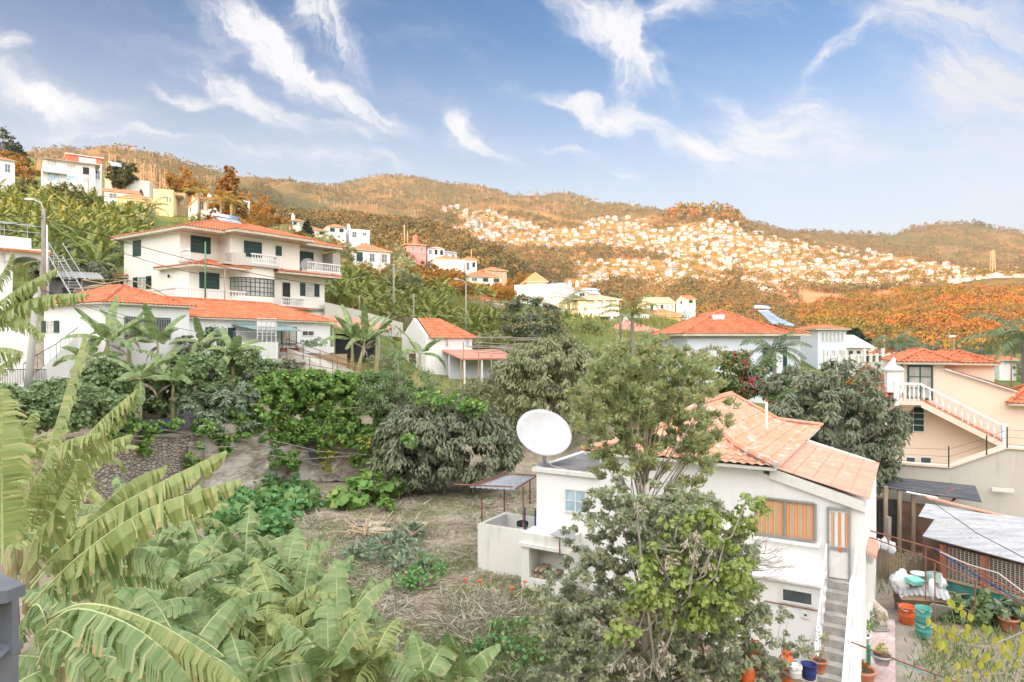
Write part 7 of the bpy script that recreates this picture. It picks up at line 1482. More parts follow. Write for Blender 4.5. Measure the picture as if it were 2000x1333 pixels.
# golden dead poplars
t=None
rg=random.Random(3)
mb=MB()
for i in range(70):
    px=rg.uniform(205,330); Y=rg.uniform(165,185); b=On(px,Y); h=rg.uniform(5,9)
    if px>290: h*=.9
    mb.tube([b,b+Vector((0,0,h))],[.18,.05],3)
    for k in range(5): z=h*rg.uniform(.3,.95); a=rg.uniform(0,6.28); mb.tube([b+Vector((0,0,z)),b+Vector((math.cos(a)*.8,math.sin(a)*.8,z+.9))],[.08,.03],3)
tag(mb.build('bare_trees',M['deadwood']),'thicket of bare sunlit trunks behind the upper left houses','bare trees',None,'stuff')
# hillside banana plants
def ban_scatter(label,spots,seed,group,mat='banana_far',L=2.0,hs=1.5,smin=.75,smax=1.2,nl=10):
    rg=random.Random(seed); pr=[banana_plant(label,(0,0,0),hs,nl,L,.30,seed+k,mat,group,.6,single=True,n=12,el0=1.3) for k in range(3)]
    k=0
    for (px,Y) in spots:
        s=rg.uniform(smin,smax)
        while s>.4 and blocks(px,Y,3.0*s,1.5*s): s*=.8
        if s<=.4 and k>2: continue
        if k<3: o=pr[k]
        else: o=pr[rg.randrange(3)].copy(); COL.objects.link(o)
        k+=1; o['label']=label+', '+where(px,pyof(px,Y)); o.location=On(px,Y,-.1); o.scale=(s,s,s); o.rotation_euler=(0,0,rg.uniform(0,6.28))
spread('small bank shrub','lf_olive',[(790,45),(832,46),(872,45.5),(752,49),(945,46),(735,53),(985,48),(715,56),(760,55),(905,47),(1010,50),(965,51),(780,50),(925,51)],bl2,3.4,1800,.26,86,group='shrubs on the bank before the barn-like house',smin=.55,smax=.85)
spread('small green bank tree','lf_mid2',[(1100,62),(1130,66),(1160,60),(1190,64),(1220,68),(1250,62),(1080,68),(1275,60)],bl1,4.8,1800,.28,88,group='trees on the bank right of the fruited tree',smin=.4,smax=.75)
ban_scatter('sunlit banana plant',jit(160,-60,285,74,128,21,2.0),21,'banana plants of the upper left slope',L=2.2,smin=.9,smax=1.35)
ban_scatter('shaded banana plant',jit(34,60,270,56,76,22,2.2),22,'banana plants behind the cream house',L=2.3,smin=.9,smax=1.3)
ban_scatter('terrace banana plant',jit(80,645,960,68,98,23,2.0),23,'banana plants of the middle terraces')
ban_scatter('small terrace banana plant',jit(34,850,1030,78,110,24,2.4),24,'banana plants left of the fruited tree')
ban_scatter('garden banana plant',jit(16,1060,1240,78,105,25,3),25,'banana plants of the valley gardens',smin=.7,smax=1.)
def blades(name,label,pts,hgt,mat,seed,per=26,w_=.05,spr=.5,lie=0.,kind='stuff',cat='grass'):
    rg=np.random.default_rng(seed); P_=np.array(pts); n=len(P_)*per; c=np.repeat(P_,per,axis=0)+np.c_[rg.normal(0,spr,(n,2)),np.zeros(n)]
    d=rdir(n,rg); d[:,2]=np.abs(d[:,2])*(1-lie)+(.9-.85*lie); d/=np.linalg.norm(d,axis=1,keepdims=True); h=hgt*rg.uniform(.5,1.2,n); C=c+d*h[:,None]*.5; V=leaves_arr(C,h,rdir(n,rg),d,w_,0.,rg)
    o=leaf_mesh(name,V,M[mat]); return tag(o,label,cat,None,kind)
sp=[tuple(On(p,Y)) for p,Y in jit(240,640,1000,66,90,31,.8)]; blades('tall_grass','tall cane and grass covering the terraces left of centre',sp,1.7,'grassfar',1,46,.07,.7)
sp=[tuple(On(p,Y)) for p,Y in jit(420,-50,500,56,125,32,1.2)]; blades('tall_grass','rough grass between the bananas on the left slope',sp,1.0,'grassfar',2,26,.1,.9)
sp=[tuple(On(p,Y)) for p,Y in jit(420,560,1500,60,200,33,2)]; blades('tall_grass','rough grass and scrub over the middle slope',sp,1.2,'grassfar',3,26,.12,1.4)
# terrace dry walls on the slope
for i,(p0,p1,q0,q1,Y0,Y1) in enumerate(((700,980,618,636,71,72),(860,1010,646,650,63,63),(640,900,575,590,86,90),(920,1060,606,618,92,92))):
    mb=MB(); a=Vector(On(p0,Y0)); b=Vector(On(p1,Y1)); 
    wallgrid('dark stone terrace wall on the planted slope, %s'%('the long one behind the utility pole','the one right behind the barn-like house','the upper one beneath the orange trees','the one under the low coral roof')[i],'terrace_wall','wall',[a+Vector((0,0,1.0)),b+Vector((0,0,.9))],[a-Vector((0,0,.6)),b-Vector((0,0,.6))],M['stone'],.4,.2,40,4,i)
# sticks pergola beside the barn-like house
t=thing('stick_pergola','low pergola of bare sticks and poles beside the white gabled house','pergola',(0,0,0)); rg=random.Random(8); mb=MB()
for i in range(13): a=P(900+rg.uniform(0,110),655+rg.uniform(0,34),52+rg.uniform(0,6)); mb.tube([a,a+Vector((rg.uniform(2,4.5),rg.uniform(-1,1),rg.uniform(-.3,.1)))],.03,4)
mb.build('roof_sticks',M['polewood'],t)
for (px,py) in ((905,668),(935,690),(960,694),(990,690),(1010,676),(900,700)): a=P(px,py,53); MB().tube([a,a-Vector((0,0,3.2))],.045,5).build('post',M['woodlt'],t)
blob('blue_barrel','bright blue drum under the stick pergola','drum',On(962,55.5,.42),(.3,.3,.45),M['blueplastic'],0,0.02)
t=thing('crop_frame','rusty pipe trellis between the tan basement wall and the small tree','trellis',(0,0,0)); mb=MB(); A=[P(560,690,43),P(650,705,43),P(735,728,42.6)]
for k in (0,.5,1.0): mb.tube([p-Vector((0,0,k)) for p in A],.02,4)
for p in (A[0],A[0].lerp(A[1],.5),A[1],A[1].lerp(A[2],.5),A[2]): mb.tube([p,p-Vector((0,0,1.8))],.025,4)
mb.build('pipes',M['rust'],t)
# ------------------------------------------------------------------ field
veg('broad-leaved squash patch at the foot of the rock face','squash plants',[(G(470,985,2.3),2.0,1.4,.45),(G(540,985,2.3),1.9,1.3,.5),(G(500,1025,2.2),1.8,1.2,.4),(G(580,960,2.3),1.4,1.0,.4),(G(430,1000,2.3),1.4,1.2,.4),(G(520,955,2.3),1.6,.9,.5)],4200,.34,'lf_squash',name='squash_patch',seed=51,K=200,cl=.5,asp=.85,droop=0,up=1.1,trunk=False)
veg('cluster of big round yellow-green leaves against the dark bush','taro plants',[(G(690,965,2.6),1.0,.6,.6),(G(735,955,2.7),1.2,.6,.9),(G(720,985,2.3),1.3,.7,.4),(G(665,975,2.4),.7,.5,.4)],420,.52,'lf_vine',name='taro_clump',seed=52,K=60,cl=.5,asp=.85,droop=.3,up=.8)
veg('grey-green weeds sprouting round the heap of cut stalks','weeds',[(G(765,1065,2.2),1.1,.8,.22),(G(720,1080,2.15),.9,.6,.2),(G(800,1095,2.15),.8,.6,.22),(G(790,1040,2.2),.8,.5,.25)],1300,.24,'lf_grey',name='weed_clump',seed=53,K=70,cl=.5,asp=.4,droop=-.2,up=.9,trunk=False)
veg('low bright green weeds in front of the stalk heap','weeds',[(G(800,1130,2.0),.8,.5,.18),(G(830,1110,2.0),.8,.5,.2),(G(640,1120,2.0),1.0,.5,.15),(G(1050,1235,1.7),1.6,.8,.25),(G(1010,1280,1.6),1.4,.8,.3)],1900,.16,'lf_squash',name='weed_patch',seed=54,K=90,cl=.5,asp=.6,droop=-.1,up=.9,trunk=False)
t=thing('stalk_heap','heap of cut pale banana stalks and dry leaves in the middle of the field','stalk heap',G(760,1040,2.1)); rg=random.Random(9); mb=MB()
for i in range(34): a=rg.uniform(0,6.28); p=Vector((rg.uniform(-1.6,1.4),rg.uniform(-.8,.8),.05)); l=rg.uniform(.6,1.3); el=rg.uniform(.1,1.2) if i<12 else rg.uniform(0,.35); mb.tube([p,p+Vector((math.cos(a)*math.cos(el),math.sin(a)*math.cos(el),math.sin(el)))*l],[.05,.03],5)
mb.build('stalks',M['woodlt'],t)
mb=MB()
for i in range(5): a=rg.uniform(0,6.28); banana_leaf(mb,arc((rg.uniform(-1.2,1.2),rg.uniform(-.6,.6),.25),a,.25,1.3,.6,5),.28,i,.8,.6,10,0,1)
mb.build('dry_leaves',[M['straw'],M['straw']],t)
rgn=np.random.default_rng(5)
def fieldpts(n,seed,x0=480,x1=1090,y0=965,y1=1400,mask=None):
    rg=np.random.default_rng(seed); o=[]
    while len(o)<n:
        px,py=rg.uniform(x0,x1),rg.uniform(y0,y1)
        z=2.0 if py<1250 else 1.6; p=G(px,py,z); 
        if mask is not None and noise.noise(Vector((p.x*.45,p.y*.45,seed)))<mask: continue
        o.append((p.x,p.y,H(p.x,p.y)+.02))
    return o
blades('straw_litter','dry cut straw lying over the whole field',fieldpts(1500,1),.6,'straw',5,14,.05,.35,.97)
blades('straw_litter','drifts of thicker straw on the field',fieldpts(420,2,mask=.12),.7,'straw',6,40,.05,.28,.93)
blades('field_grass','green grass and weeds growing through the straw',fieldpts(1300,3,mask=-.1),.2,'grass',7,30,.12,.3)
blades('field_grass','weeds at the foot of the old white house and tree',fieldpts(220,4,960,1160,1130,1400),.3,'grass',8,30,.12,.35)
sp=[tuple(G(random.Random(i).uniform(1800,2030),random.Random(i*7+1).uniform(1180,1400),.85)) for i in range(160)]; blades('yard_weeds','weeds over the bare earth right of the path',sp,.3,'grass',9,14,.16,.3)
sp=[tuple(G(random.Random(i+500).uniform(1690,2030),random.Random(i*5+1).uniform(1030,1160),.95)) for i in range(130)]; blades('yard_weeds','weeds between the fence and the scrap shed',sp,.35,'grass',10,14,.16,.4)
for i,(px,py) in enumerate(((910,1145),(938,1148),(1025,1150),(1000,1162))): mb=MB(); mb.lathe((0,0,0),[(.01,0),(.012,.18),(.07,.2),(.08,.24),(.02,.25)],7); tag(mb.build('flower',M['orange'],None,loc=G(px,py,2.05)),'small orange flower in the field weeds','flower','orange flowers in the field')
veg('leafy bush with dark leaves at the teal boards of the coop','bush',[(G(1905,1185,1.3),.9,.5,.5),(G(1880,1200,1.1),.6,.5,.4),(G(1935,1200,1.2),.6,.4,.4)],900,.22,'lf_mid',name='bush',seed=55,K=40)
# ------------------------------------------------------------------ trees in front of the old white house
b=P(1265,1340,14.0); tree('large tangled tree of olive, yellow and brown leaves before the old white house','tree',(b.x,b.y,1.3),7.2,
 [(-.2,0,2.9,1.8,1.4,1.5),(-1.1,0,1.9,1.3,1.1,1.4),(1.1,0,2.9,1.2,1.1,1.4),(.7,0,4.6,1.1,1,1.1),(-.7,0,4.7,1.0,.9,1.0),(1.5,.1,4.4,.85,.8,.9),(.2,-.3,1.4,1.7,1.1,1.0),(1.7,0,2.6,.9,.8,1.1),(-1.5,0,3.2,.8,.8,1.0),(1.0,-.2,1.4,1.2,.9,.8),(.1,.1,3.8,1.6,1.2,1.2),(1.2,0,3.6,1.1,.9,1.1),(-.2,0,5.3,.9,.8,.7),(-1.9,0,1.2,.8,.8,.9),(2.0,0,3.2,.7,.6,.9),(-1.9,0,2.4,.7,.7,.9),(1.9,0,4.4,.55,.6,.6),(2.2,0,1.6,.7,.7,.9)],56000,.125,'lf_citrus',101,1100,.14,.35,.42,.13,shell=.35,nb=60,bark='barkpale')
veg('yellow-green vine cascading over the right side of the tangled tree','climbing vine',[B_(1370,1110,12.7,.5,.4,.7),B_(1430,1130,13.0,.45,.4,.7),B_(1340,1190,12.5,.6,.35,.5),B_(1400,1200,12.6,.55,.35,.45),B_(1300,1080,12.8,.3,.3,.7),B_(1250,1150,12.6,.25,.25,.8),B_(1460,1010,13.3,.4,.35,.45),B_(1290,1150,12.4,.4,.3,.4),B_(1220,1230,12.4,.4,.3,.5),B_(1380,1040,13.1,.5,.35,.4)],3200,.12,'lf_vine2',name='climbing_vine',seed=61,K=150,cl=.4,asp=.7,droop=.9)
veg('dry straw-coloured dead creeper hanging in the tangled tree','dead creeper',[B_(1350,1065,12.5,.22,.15,.35),B_(1375,1090,12.5,.2,.15,.3),B_(1245,1010,12.6,.10,.1,.4),B_(1280,1290,12.3,.3,.15,.4),B_(1225,1310,12.3,.35,.15,.25)],900,.09,'straw',name='dead_creeper',seed=62,K=40,cl=.5,droop=1.2,asp=.3)
veg('brown withered leaf clusters inside the tangled tree','dead leaves',[B_(1290,1100,12.8,.25,.2,.3),B_(1225,1230,12.8,.2,.2,.3),B_(1310,1210,12.6,.3,.2,.2),B_(1375,1260,12.6,.2,.2,.2)],350,.13,'deadleaf',name='withered_leaves',seed=63,K=24,cl=.5,asp=.4,trunk=False)
b=P(1262,1250,16.2); tree('tall open tree with upright yellowish leaf sprays rising above the tangled tree','tree',(b.x,b.y,1.4),9.2,
 [(0,0,7.4,1.15,.9,1.3),(-1.0,0,6.9,.9,.8,1.2),(1.15,0,6.8,1.0,.8,1.2),(-.9,0,8.0,.6,.6,.7),(1.0,0,8.0,.6,.6,.7),(.2,0,8.3,.55,.5,.6),(-.1,0,5.8,.9,.7,.8),(1.25,0,5.9,.5,.5,.7),(-1.1,0,5.7,.4,.4,.6),(1.0,0,5.0,.6,.5,.5),(-.5,0,7.8,.5,.5,.6)],17000,.15,'lf_yellow2',111,420,.22,-.5,.38,.07,shell=.3,nb=40,bark='barkpale',up=.2)
veg('dense bright green creeper pad on the wall under the old orange roof','creeper',[(PF.W(5.15,-.25,4.35),1.0,.3,1.0),(PF.W(4.5,-.25,3.9),.6,.25,.8),(PF.W(5.6,-.3,3.8),.5,.25,.6),(PF.W(4.7,-.3,4.9),.6,.25,.4)],3400,.13,'lf_vine',name='creeper',seed=65,K=130,cl=.4)
t=thing('bare_twigs','thin leafless twigs reaching right in front of the striped window wall','twigs',P(1440,1110,14.2)); mb=MB(); rg=random.Random(6)
def twig(p,d,l,r,k):
    e=p+d*l; mb.tube([p,p.lerp(e,.5)+Vector((0,0,rg.uniform(-.03,.03))),e],[r,r*.8,r*.5],3)
    if k:
        for _ in range(3): f=rg.uniform(.3,1); twig(p.lerp(e,f),(d+Vector((rg.uniform(-.6,.6),rg.uniform(-.3,.3),rg.uniform(-.5,.6)))).normalized(),l*rg.uniform(.4,.65),r*.6,k-1)
for i in range(7): twig(Vector((0,0,rg.uniform(-.4,.4))),Vector((.9,0,rg.uniform(-.3,.7))).normalized(),rg.uniform(.5,.9),.012,3)
mb.build('twigs',M['twig'],t)
tree('thin leafy sapling spray right of the tangled tree before the lower door','sapling',(P(1530,1340,14.6).x,14.6,1.5),2.9,[(-.3,0,1.5,.55,.4,.6),(.3,0,1.9,.4,.35,.5),(-.7,0,1.0,.5,.4,.5),(.1,0,2.5,.25,.25,.4)],1500,.12,'lf_citrus',115,60,.3,-.1,.36,.03,shell=.3)
# bottom right yellow-leaved sapling
t=thing('yellow_sapling','thin branching sapling with big yellow leaves at the bottom right corner','sapling',P(1985,1420,9.0)); mb=MB(); lf=[]; rg=random.Random(2); O=Vector(t.location)
def br(pts,r): mb.tube([P(*p)-O for p in pts],[r*(1-.7*i/(len(pts)-1)) for i in range(len(pts))],5)
br([(2010,1420,9),(1960,1380,9),(1925,1330,9),(1900,1290,9)],.012); br([(2030,1220,9),(1975,1245,9),(1925,1265,9),(1870,1255,9),(1830,1235,9)],.012); br([(1985,1420,9.1),(1945,1300,9.1),(1938,1240,9.2)],.012); br([(2010,1330,9),(1960,1315,9),(1880,1320,9),(1820,1330,9)],.012); br([(1985,1400,8.9),(1990,1330,8.9),(1999,1260,8.9)],.012); br([(1870,1255,9),(1865,1220,9),(1858,1185,9)],.008)
mb.build('trunk',M['twig'],t)
LP=[(1858,1180),(1868,1192),(1875,1186),(1880,1200),(1895,1207),(1812,1215),(1824,1225),(1832,1240),(1838,1232),(1830,1258),(1838,1262),(1848,1272),(1843,1256),(1855,1240),(1862,1232),(1868,1248),(1885,1240),(1890,1228),(1905,1250),(1892,1248),(1922,1228),(1930,1232),(1952,1250),(1942,1252),(1918,1290),(1914,1300),(1925,1285),(1880,1300),(1868,1302),(1890,1298),(1960,1275),(1970,1285),(1958,1268),(1990,1280),(1998,1270),(1995,1250),(1998,1225),(1940,1312),(1925,1318),(1905,1322),(1870,1325),(1850,1330),(1985,1300),(1972,1262),(1950,1300),(1996,1192),(1903,1276)]
mb=MB()
for p,q in LP:
    c=P(p,q,9+rg.uniform(-.15,.15))-O; ax=Vector((rg.uniform(-.5,.5),rg.uniform(-.3,.2),-1)).normalized(); nr=Vector((rg.uniform(-.7,.7),-1,rg.uniform(-.2,.6))); sd=ax.cross(nr).normalized(); nr=sd.cross(ax); L=rg.uniform(.11,.17); w_=L*rg.uniform(.5,.66)
    V=[];pr_=[(0,0),(.12,.55),(.32,.98),(.55,.9),(.78,.52),(1,0)]
    for (a,b_) in pr_: V.append(c+ax*(a-.5)*L-nr*.02*a)
    for s_ in (1,-1):
        for (a,b_) in pr_[1:-1]: V.append(c+ax*(a-.5)*L+sd*s_*w_*.5*b_+nr*.018*b_*rg.uniform(.6,1.4))
    Fq=[(0,1,6),(1,2,7,6),(2,3,8,7),(3,4,9,8),(4,5,9),(0,10,1),(1,10,11,2),(2,11,12,3),(3,12,13,4),(4,13,5)]; mb.add(V,Fq)
mb.build('foliage',M['lf_lime'],t)
# ------------------------------------------------------------------ foreground banana grove
t=thing('banana_plant','huge banana plant at the left edge whose torn leaves fan across the lower left','banana plant',P(-40,1180,6.4)-Vector((0,0,P(-40,1180,6.4).z-.9))); O=Vector(t.location)
mb=MB(); c=P(-40,1180,6.4)-O; mb.tube([(-.1,0,-.3),(0,.05,c.z*.5),c],[.17,.14,.10],10); mb.build('stem',M['bstem'],t,True)
BL=[ # (points px,py,Y), half width, tear, fold
 ([(60,1000,6.6),(95,880,6.7),(130,760,6.8),(165,655,6.9)],.25,.35,.45),
 ([(40,1060,6.4),(110,930,6.3),(190,830,6.3),(268,760,6.3)],.30,.6,.75),
 ([(20,1090,6.2),(60,960,6.1),(120,870,6.1),(198,845,6.1)],.26,.7,.7),
 ([(40,1120,6.5),(110,960,6.6),(180,880,6.7),(258,848,6.8)],.26,.5,.8),
 ([(90,1100,6.0),(190,1015,5.9),(310,945,5.9),(442,880,6.0)],.27,.55,.85),
 ([(80,1160,5.7),(170,1075,5.6),(300,990,5.6),(470,936,5.7)],.30,.55,.9),
 ([(60,1150,6.6),(160,1030,6.9),(250,945,7.1),(325,910,7.2)],.28,.5,.7),
 ([(85,1215,5.2),(170,1180,5.0),(300,1215,5.0),(420,1290,5.1),(500,1360,5.2)],.27,.6,.7),
 ([(85,1230,5.0),(150,1190,4.8),(260,1225,4.7),(350,1300,4.7),(400,1380,4.8)],.27,.45,.6),
 ([(80,1260,4.9),(110,1230,4.7),(170,1270,4.6),(230,1350,4.6)],.26,.5,.7),
 ([(0,1290,5.4),(60,1190,5.2),(85,1200,5.1),(100,1290,5.1)],.2,.6,1.0),
 ([(5,1100,5.4),(4,980,5.4),(5,880,5.4),(8,760,5.5)],.27,.6,.25),
 ([(30,1150,6.2),(100,1010,6.0),(140,930,6.0),(150,900,6.0)],.3,.6,.9),
 ([(60,1140,6.3),(140,1060,6.3),(190,1090,6.2),(230,1180,6.2)],.28,.6,.8),
 ([(100,1190,6.5),(190,1120,6.7),(290,1110,6.8),(370,1150,6.8)],.24,.6,.9),
 ([(60,1180,5.8),(150,1110,5.7),(260,1070,5.7),(330,1100,5.8)],.28,.5,.8)]
for i,(pts,w_,te,fo) in enumerate(BL):
    mb=MB(); banana_leaf(mb,[P(*p)-O for p in pts],w_,200+i,te*1.1,fo,78,0,1,1,.28,.010); mb.build('leaf',[M['banana_young' if i in (8,9,10,14,15) else 'banana'],M['rib']],t)
t=thing('banana_plant','banana plant outside the left edge with only leaf tips reaching in before the porch house','banana plant',P(-220,820,7.5)-Vector((0,0,4.5))); O=Vector(t.location); mb=MB(); mb.tube([(0,0,-3.3),(0,0,4.5)],[.15,.1],8); mb.build('stem',M['bstem'],t,True)
for i,(pts,w_) in enumerate((([(-200,760,7.5),(-60,640,7.2),(30,568,7.1),(112,524,7.1)],.20),([(-210,770,7.5),(-80,620,7.4),(0,540,7.4),(24,492,7.4)],.16),([(-200,780,7.4),(-60,650,7.2),(60,585,7.1),(172,573,7.1)],.22),([(-200,790,7.3),(-80,640,7.2),(20,615,7.1),(88,655,7.1)],.22),([(-200,800,7.2),(-70,700,7.0),(0,680,7.0),(45,688,7.0)],.2),([(-200,800,7.2),(-70,760,7.0),(0,715,7.0),(40,690,7.0)],.18))):
    mb=MB(); banana_leaf(mb,[P(*p)-O for p in pts],w_,300+i,.8,.9,64,0,1,1,.3,.009); mb.build('leaf',[M['banana'],M['rib']],t)
FG=[(478,1105,15.2,9,1.75,'spiky banana plant with a dead leaf skirt nearest the open field','banana_young',1.2,.55),(590,1200,12.8,8,1.5,'broad bluish banana plant below the spiky one','banana_young',1.3,.2),(400,1110,14.4,9,1.5,'banana plant with glossy round leaves left of the spiky one','banana_young',1.2,.2),
 (330,1150,12.6,9,1.5,'banana plant with dark undersides behind the arching foreground leaf','banana_young',1.2,.25),(660,1250,11.6,8,1.35,'banana plant with smooth untorn leaves at the bottom centre left','banana_young',1.4,.08),(445,1200,11.8,9,1.45,'banana plant with brown crumpled leaf in the middle of the grove','banana_young',1.1,.4),
 (640,1320,9.8,7,1.15,'banana plant with one large upright smooth leaf at the bottom edge','banana_young',1.45,.05),(900,1335,11.2,6,1.2,'small group of upright banana leaves at the bottom centre','banana_young',1.4,.08),(520,1280,10.6,8,1.3,'banana plant with finely slit leaves at the bottom','banana',1.1,.6),
 (300,1085,15.0,9,1.5,'banana plant behind the long fanning leaves','banana_young',1.1,.35),(560,1120,14.4,8,1.3,'banana plant with short curled leaves above the bluish one','banana_young',1.25,.3),(230,1230,9.8,9,1.5,'dark banana plant under the arching foreground leaves','banana_young',1.0,.3),(360,1290,9.4,9,1.35,'banana plant filling the bottom left behind the arching leaf','banana_young',1.0,.25),(730,1290,11.0,7,1.0,'yellowish small banana plant at the edge of the grove','banana',1.2,.5),(830,1330,10.6,6,.9,'low banana plant at the bottom between grove and field','banana_young',1.3,.2),(480,1340,9.3,8,1.3,'banana plant cut by the bottom edge left of the big smooth leaf','banana_young',1.1,.2),(180,1130,12.5,9,1.6,'shaded banana plant deep behind the huge one','banana_young',1.1,.3),(250,1010,19,8,1.8,'pale banana plant in front of the dry stone wall','banana_young',1.2,.4),(140,960,19.5,8,1.8,'banana plant at the foot of the slanted pole','banana',1.2,.4),
 (60,905,21,9,1.9,'pale banana plant at the left below the iron railing','banana',1.2,.5),(20,1000,16,9,1.9,'banana plant behind the vertical leaf at the left edge','banana',1.1,.5),(110,1050,14,9,1.7,'torn banana plant between the long leaves and the left edge','banana',1.1,.5),(200,1060,17,8,1.6,'banana plant half hidden behind the two long fanning leaves','banana_young',1.2,.4),(350,1035,18,8,1.5,'banana plant touching the squash patch','banana',1.2,.5),(420,1165,13.4,9,1.3,'crowded banana plant at the heart of the grove','banana_young',1.0,.35),(300,1190,11.2,9,1.4,'banana plant whose leaves rise through the arching leaf','banana_young',1.2,.3),(540,1210,11.6,9,1.3,'ragged banana plant between the finely slit and the bluish one','banana',1.1,.5),(400,1250,10.4,8,1.25,'low dark banana plant in the lower grove','banana_young',.9,.3),(600,1285,10.4,8,1.1,'pale banana plant left of the large smooth leaf','banana',1.2,.45),(130,1300,8.2,8,1.3,'dark banana plant beside the balcony railing','banana_young',1.0,.4),(40,880,24,8,2.0,'banana plant below the porch house garden wall','banana',1.2,.4),(180,905,23.5,8,1.8,'banana plant against the left part of the dry stone wall','banana',1.2,.5)]
rgF=random.Random(44)
for k in range(26):
    Y=rgF.uniform(10.5,17); px=rgF.uniform(250,690) if Y>13 else rgF.uniform(300,760); py=666.5+FX*(10-rgF.uniform(3.6,4.7))/Y
    if py>1340 or (px>560 and py<1120): continue
    FG.append((px,py,Y,8,rgF.uniform(.9,1.25),'small banana plant crowded in the grove, '+('upper' if py<1150 else 'middle' if py<1240 else 'lower')+(' left part' if px<430 else ' right part'),'banana_young' if k%3 else 'banana',rgF.uniform(1.0,1.35),rgF.uniform(.2,.45)))
for i,(px,py,Y,nl,L,lab,mt,el,te) in enumerate(FG):
    c=P(px,py,Y); zb=H(c.x,c.y); banana_plant(lab,(c.x,c.y,zb),c.z-zb,nl,L*.92,.33,400+i*3,mt,tear=max(.3,te*1.3),el0=el,dead=(3 if i%3==0 else 1),n=26,group='banana plants crowded in the foreground grove' if 'crowded in the grove' in lab else None)
# ------------------------------------------------------------------ town on the far hillside
def inpoly(x,y,P_):
    c=False; j=len(P_)-1
    for i in range(len(P_)):
        xi,yi=P_[i]; xj,yj=P_[j]
        if (yi>y)!=(yj>y) and x<(xj-xi)*(y-yi)/(yj-yi)+xi: c=not c
        j=i
    return c
TOWN=[([(850,404),(880,404),(905,415),(960,416),(1010,432),(1040,440),(1070,462),(1040,472),(960,456),(930,448),(900,430)],46),
 ([(870,452),(930,438),(1050,452),(1100,450),(1180,455),(1270,452),(1265,470),(1160,478),(1080,490),(1040,478),(1000,482),(970,490),(930,474)],66),
 ([(1150,432),(1200,424),(1270,432),(1268,446),(1180,462),(1110,462)],26),
 ([(1310,448),(1400,432),(1440,436),(1450,456),(1380,462),(1300,470),(1200,478),(1160,470)],30),
 ([(1160,478),(1300,462),(1400,455),(1460,456),(1540,470),(1640,486),(1650,520),(1560,540),(1500,545),(1420,535),(1330,510),(1240,490)],170),
 ([(1125,515),(1200,508),(1300,510),(1380,525),(1440,545),(1400,560),(1330,552),(1290,575),(1260,560),(1240,548),(1130,545)],56),
 ([(1440,530),(1560,520),(1700,500),(1760,512),(1860,520),(1990,540),(1995,556),(1850,548),(1760,562),(1690,566),(1600,560),(1560,572),(1490,578),(1470,560)],150),
 ([(1640,480),(1720,496),(1790,512),(1780,520),(1690,515),(1630,500)],22),([(1850,540),(2030,540),(2030,560),(1860,556)],24),([(1120,540),(1180,540),(1190,555),(1130,562)],8),([(1250,585),(1300,575),(1310,600),(1260,598)],0)]
rg=random.Random(77); pts=[]
for poly_,cnt in TOWN:
    xs=[a for a,b in poly_]; ys=[b for a,b in poly_]; k=0; tr=0
    while k<cnt and tr<cnt*40:
        tr+=1; x=rg.uniform(min(xs),max(xs)); y=rg.uniform(min(ys),max(ys))
        if not inpoly(x,y,poly_): continue
        if any(abs(x-a)<11.5 and abs(y-b)<6.2 for a,b in pts): continue
        pts.append((x,y)); k+=1
tw=[M['tw1'],M['tile_far'],M['glassfar'],M['tw2'],M['tw3'],M['tile_pf']]
protos=[]
def townhouse(seed):
    r=random.Random(seed); mb=MB(); w_=r.uniform(8.5,15); d=r.uniform(7,11); h=r.choice((3.4,5.6,6.4,6.8,8.2)); wm=r.choice((0,0,0,3,4)); rm_=r.choice((1,5,1)); k=r.random()
    mb.bx(-w_/2,w_/2,0,d,-6,h,wm)
    if k<.5:
        hf=d/2*.55; o=.7; a,b,c_,e=(-w_/2-o,-o,h),(w_/2+o,-o,h),(w_/2+o,d+o,h),(-w_/2-o,d+o,h); r1,r2=(-w_/2+d/2,d/2,h+hf),(w_/2-d/2,d/2,h+hf)
        if r2[0]<=r1[0]: r1=r2=(0,d/2,h+hf); mb.add([a,b,c_,e,r1],[(0,1,4),(1,2,4),(2,3,4),(3,0,4)],rm_)
        else: mb.add([a,b,c_,e,r1,r2],[(0,1,5,4),(1,2,5),(2,3,4,5),(3,0,4)],rm_)
    elif k<.75:
        mb.add([(-w_/2-.4,-.4,h-.1),(w_/2+.4,-.4,h-.1),(w_/2+.4,d/2,h+d*.2),(-w_/2-.4,d/2,h+d*.2),(w_/2+.4,d+.4,h-.1),(-w_/2-.4,d+.4,h-.1)],[(0,1,2,3),(3,2,4,5),(0,3,5),(1,4,2)],rm_)
    else: mb.bx(-w_/2-.2,w_/2+.2,-.2,.1,h,h+.8,wm); mb.bx(-w_*.2,w_*.2,d*.3,d*.8,h,h+2.2,wm)
    if r.random()<.5: mb.bx(w_*.28,w_*.28+.8,d*.5,d*.5+.8,h,h+3,wm)
    if r.random()<.4: mb.bx(-w_/2-3.5,-w_/2,1,d-1,-6,h*.55,r.choice((0,3,4)))
    ns=max(1,int(h/2.7))
    for s_ in range(ns):
        n_=int(w_/3)
        for i in range(n_):
            x=-w_/2+w_*(i+.5)/n_; z=s_*2.8+.9
            if r.random()<.85: mb.bx(x-.75,x+.75,-.12,.02,z,z+1.5,2)
        if r.random()<.4: mb.bx(-w_*.45,w_*.45,-1.3,0,s_*2.8-.2,s_*2.8+.05,wm); 
    mb.bx(-w_/2-1,w_/2+1,-4,-3.6,-7,-.4,r.choice((3,4,4)))
    mb.desc=('tall' if h>7 else 'low' if h<4 else 'square')+(' long' if w_>12.5 else '')+(' white' if wm==0 else ' cream' if wm==3 else ' tan')+' house, '+(('red' if rm_==1 else 'pale')+(' hip roof' if k<.5 else ' gable roof') if k<.75 else 'flat roof')
    return mb
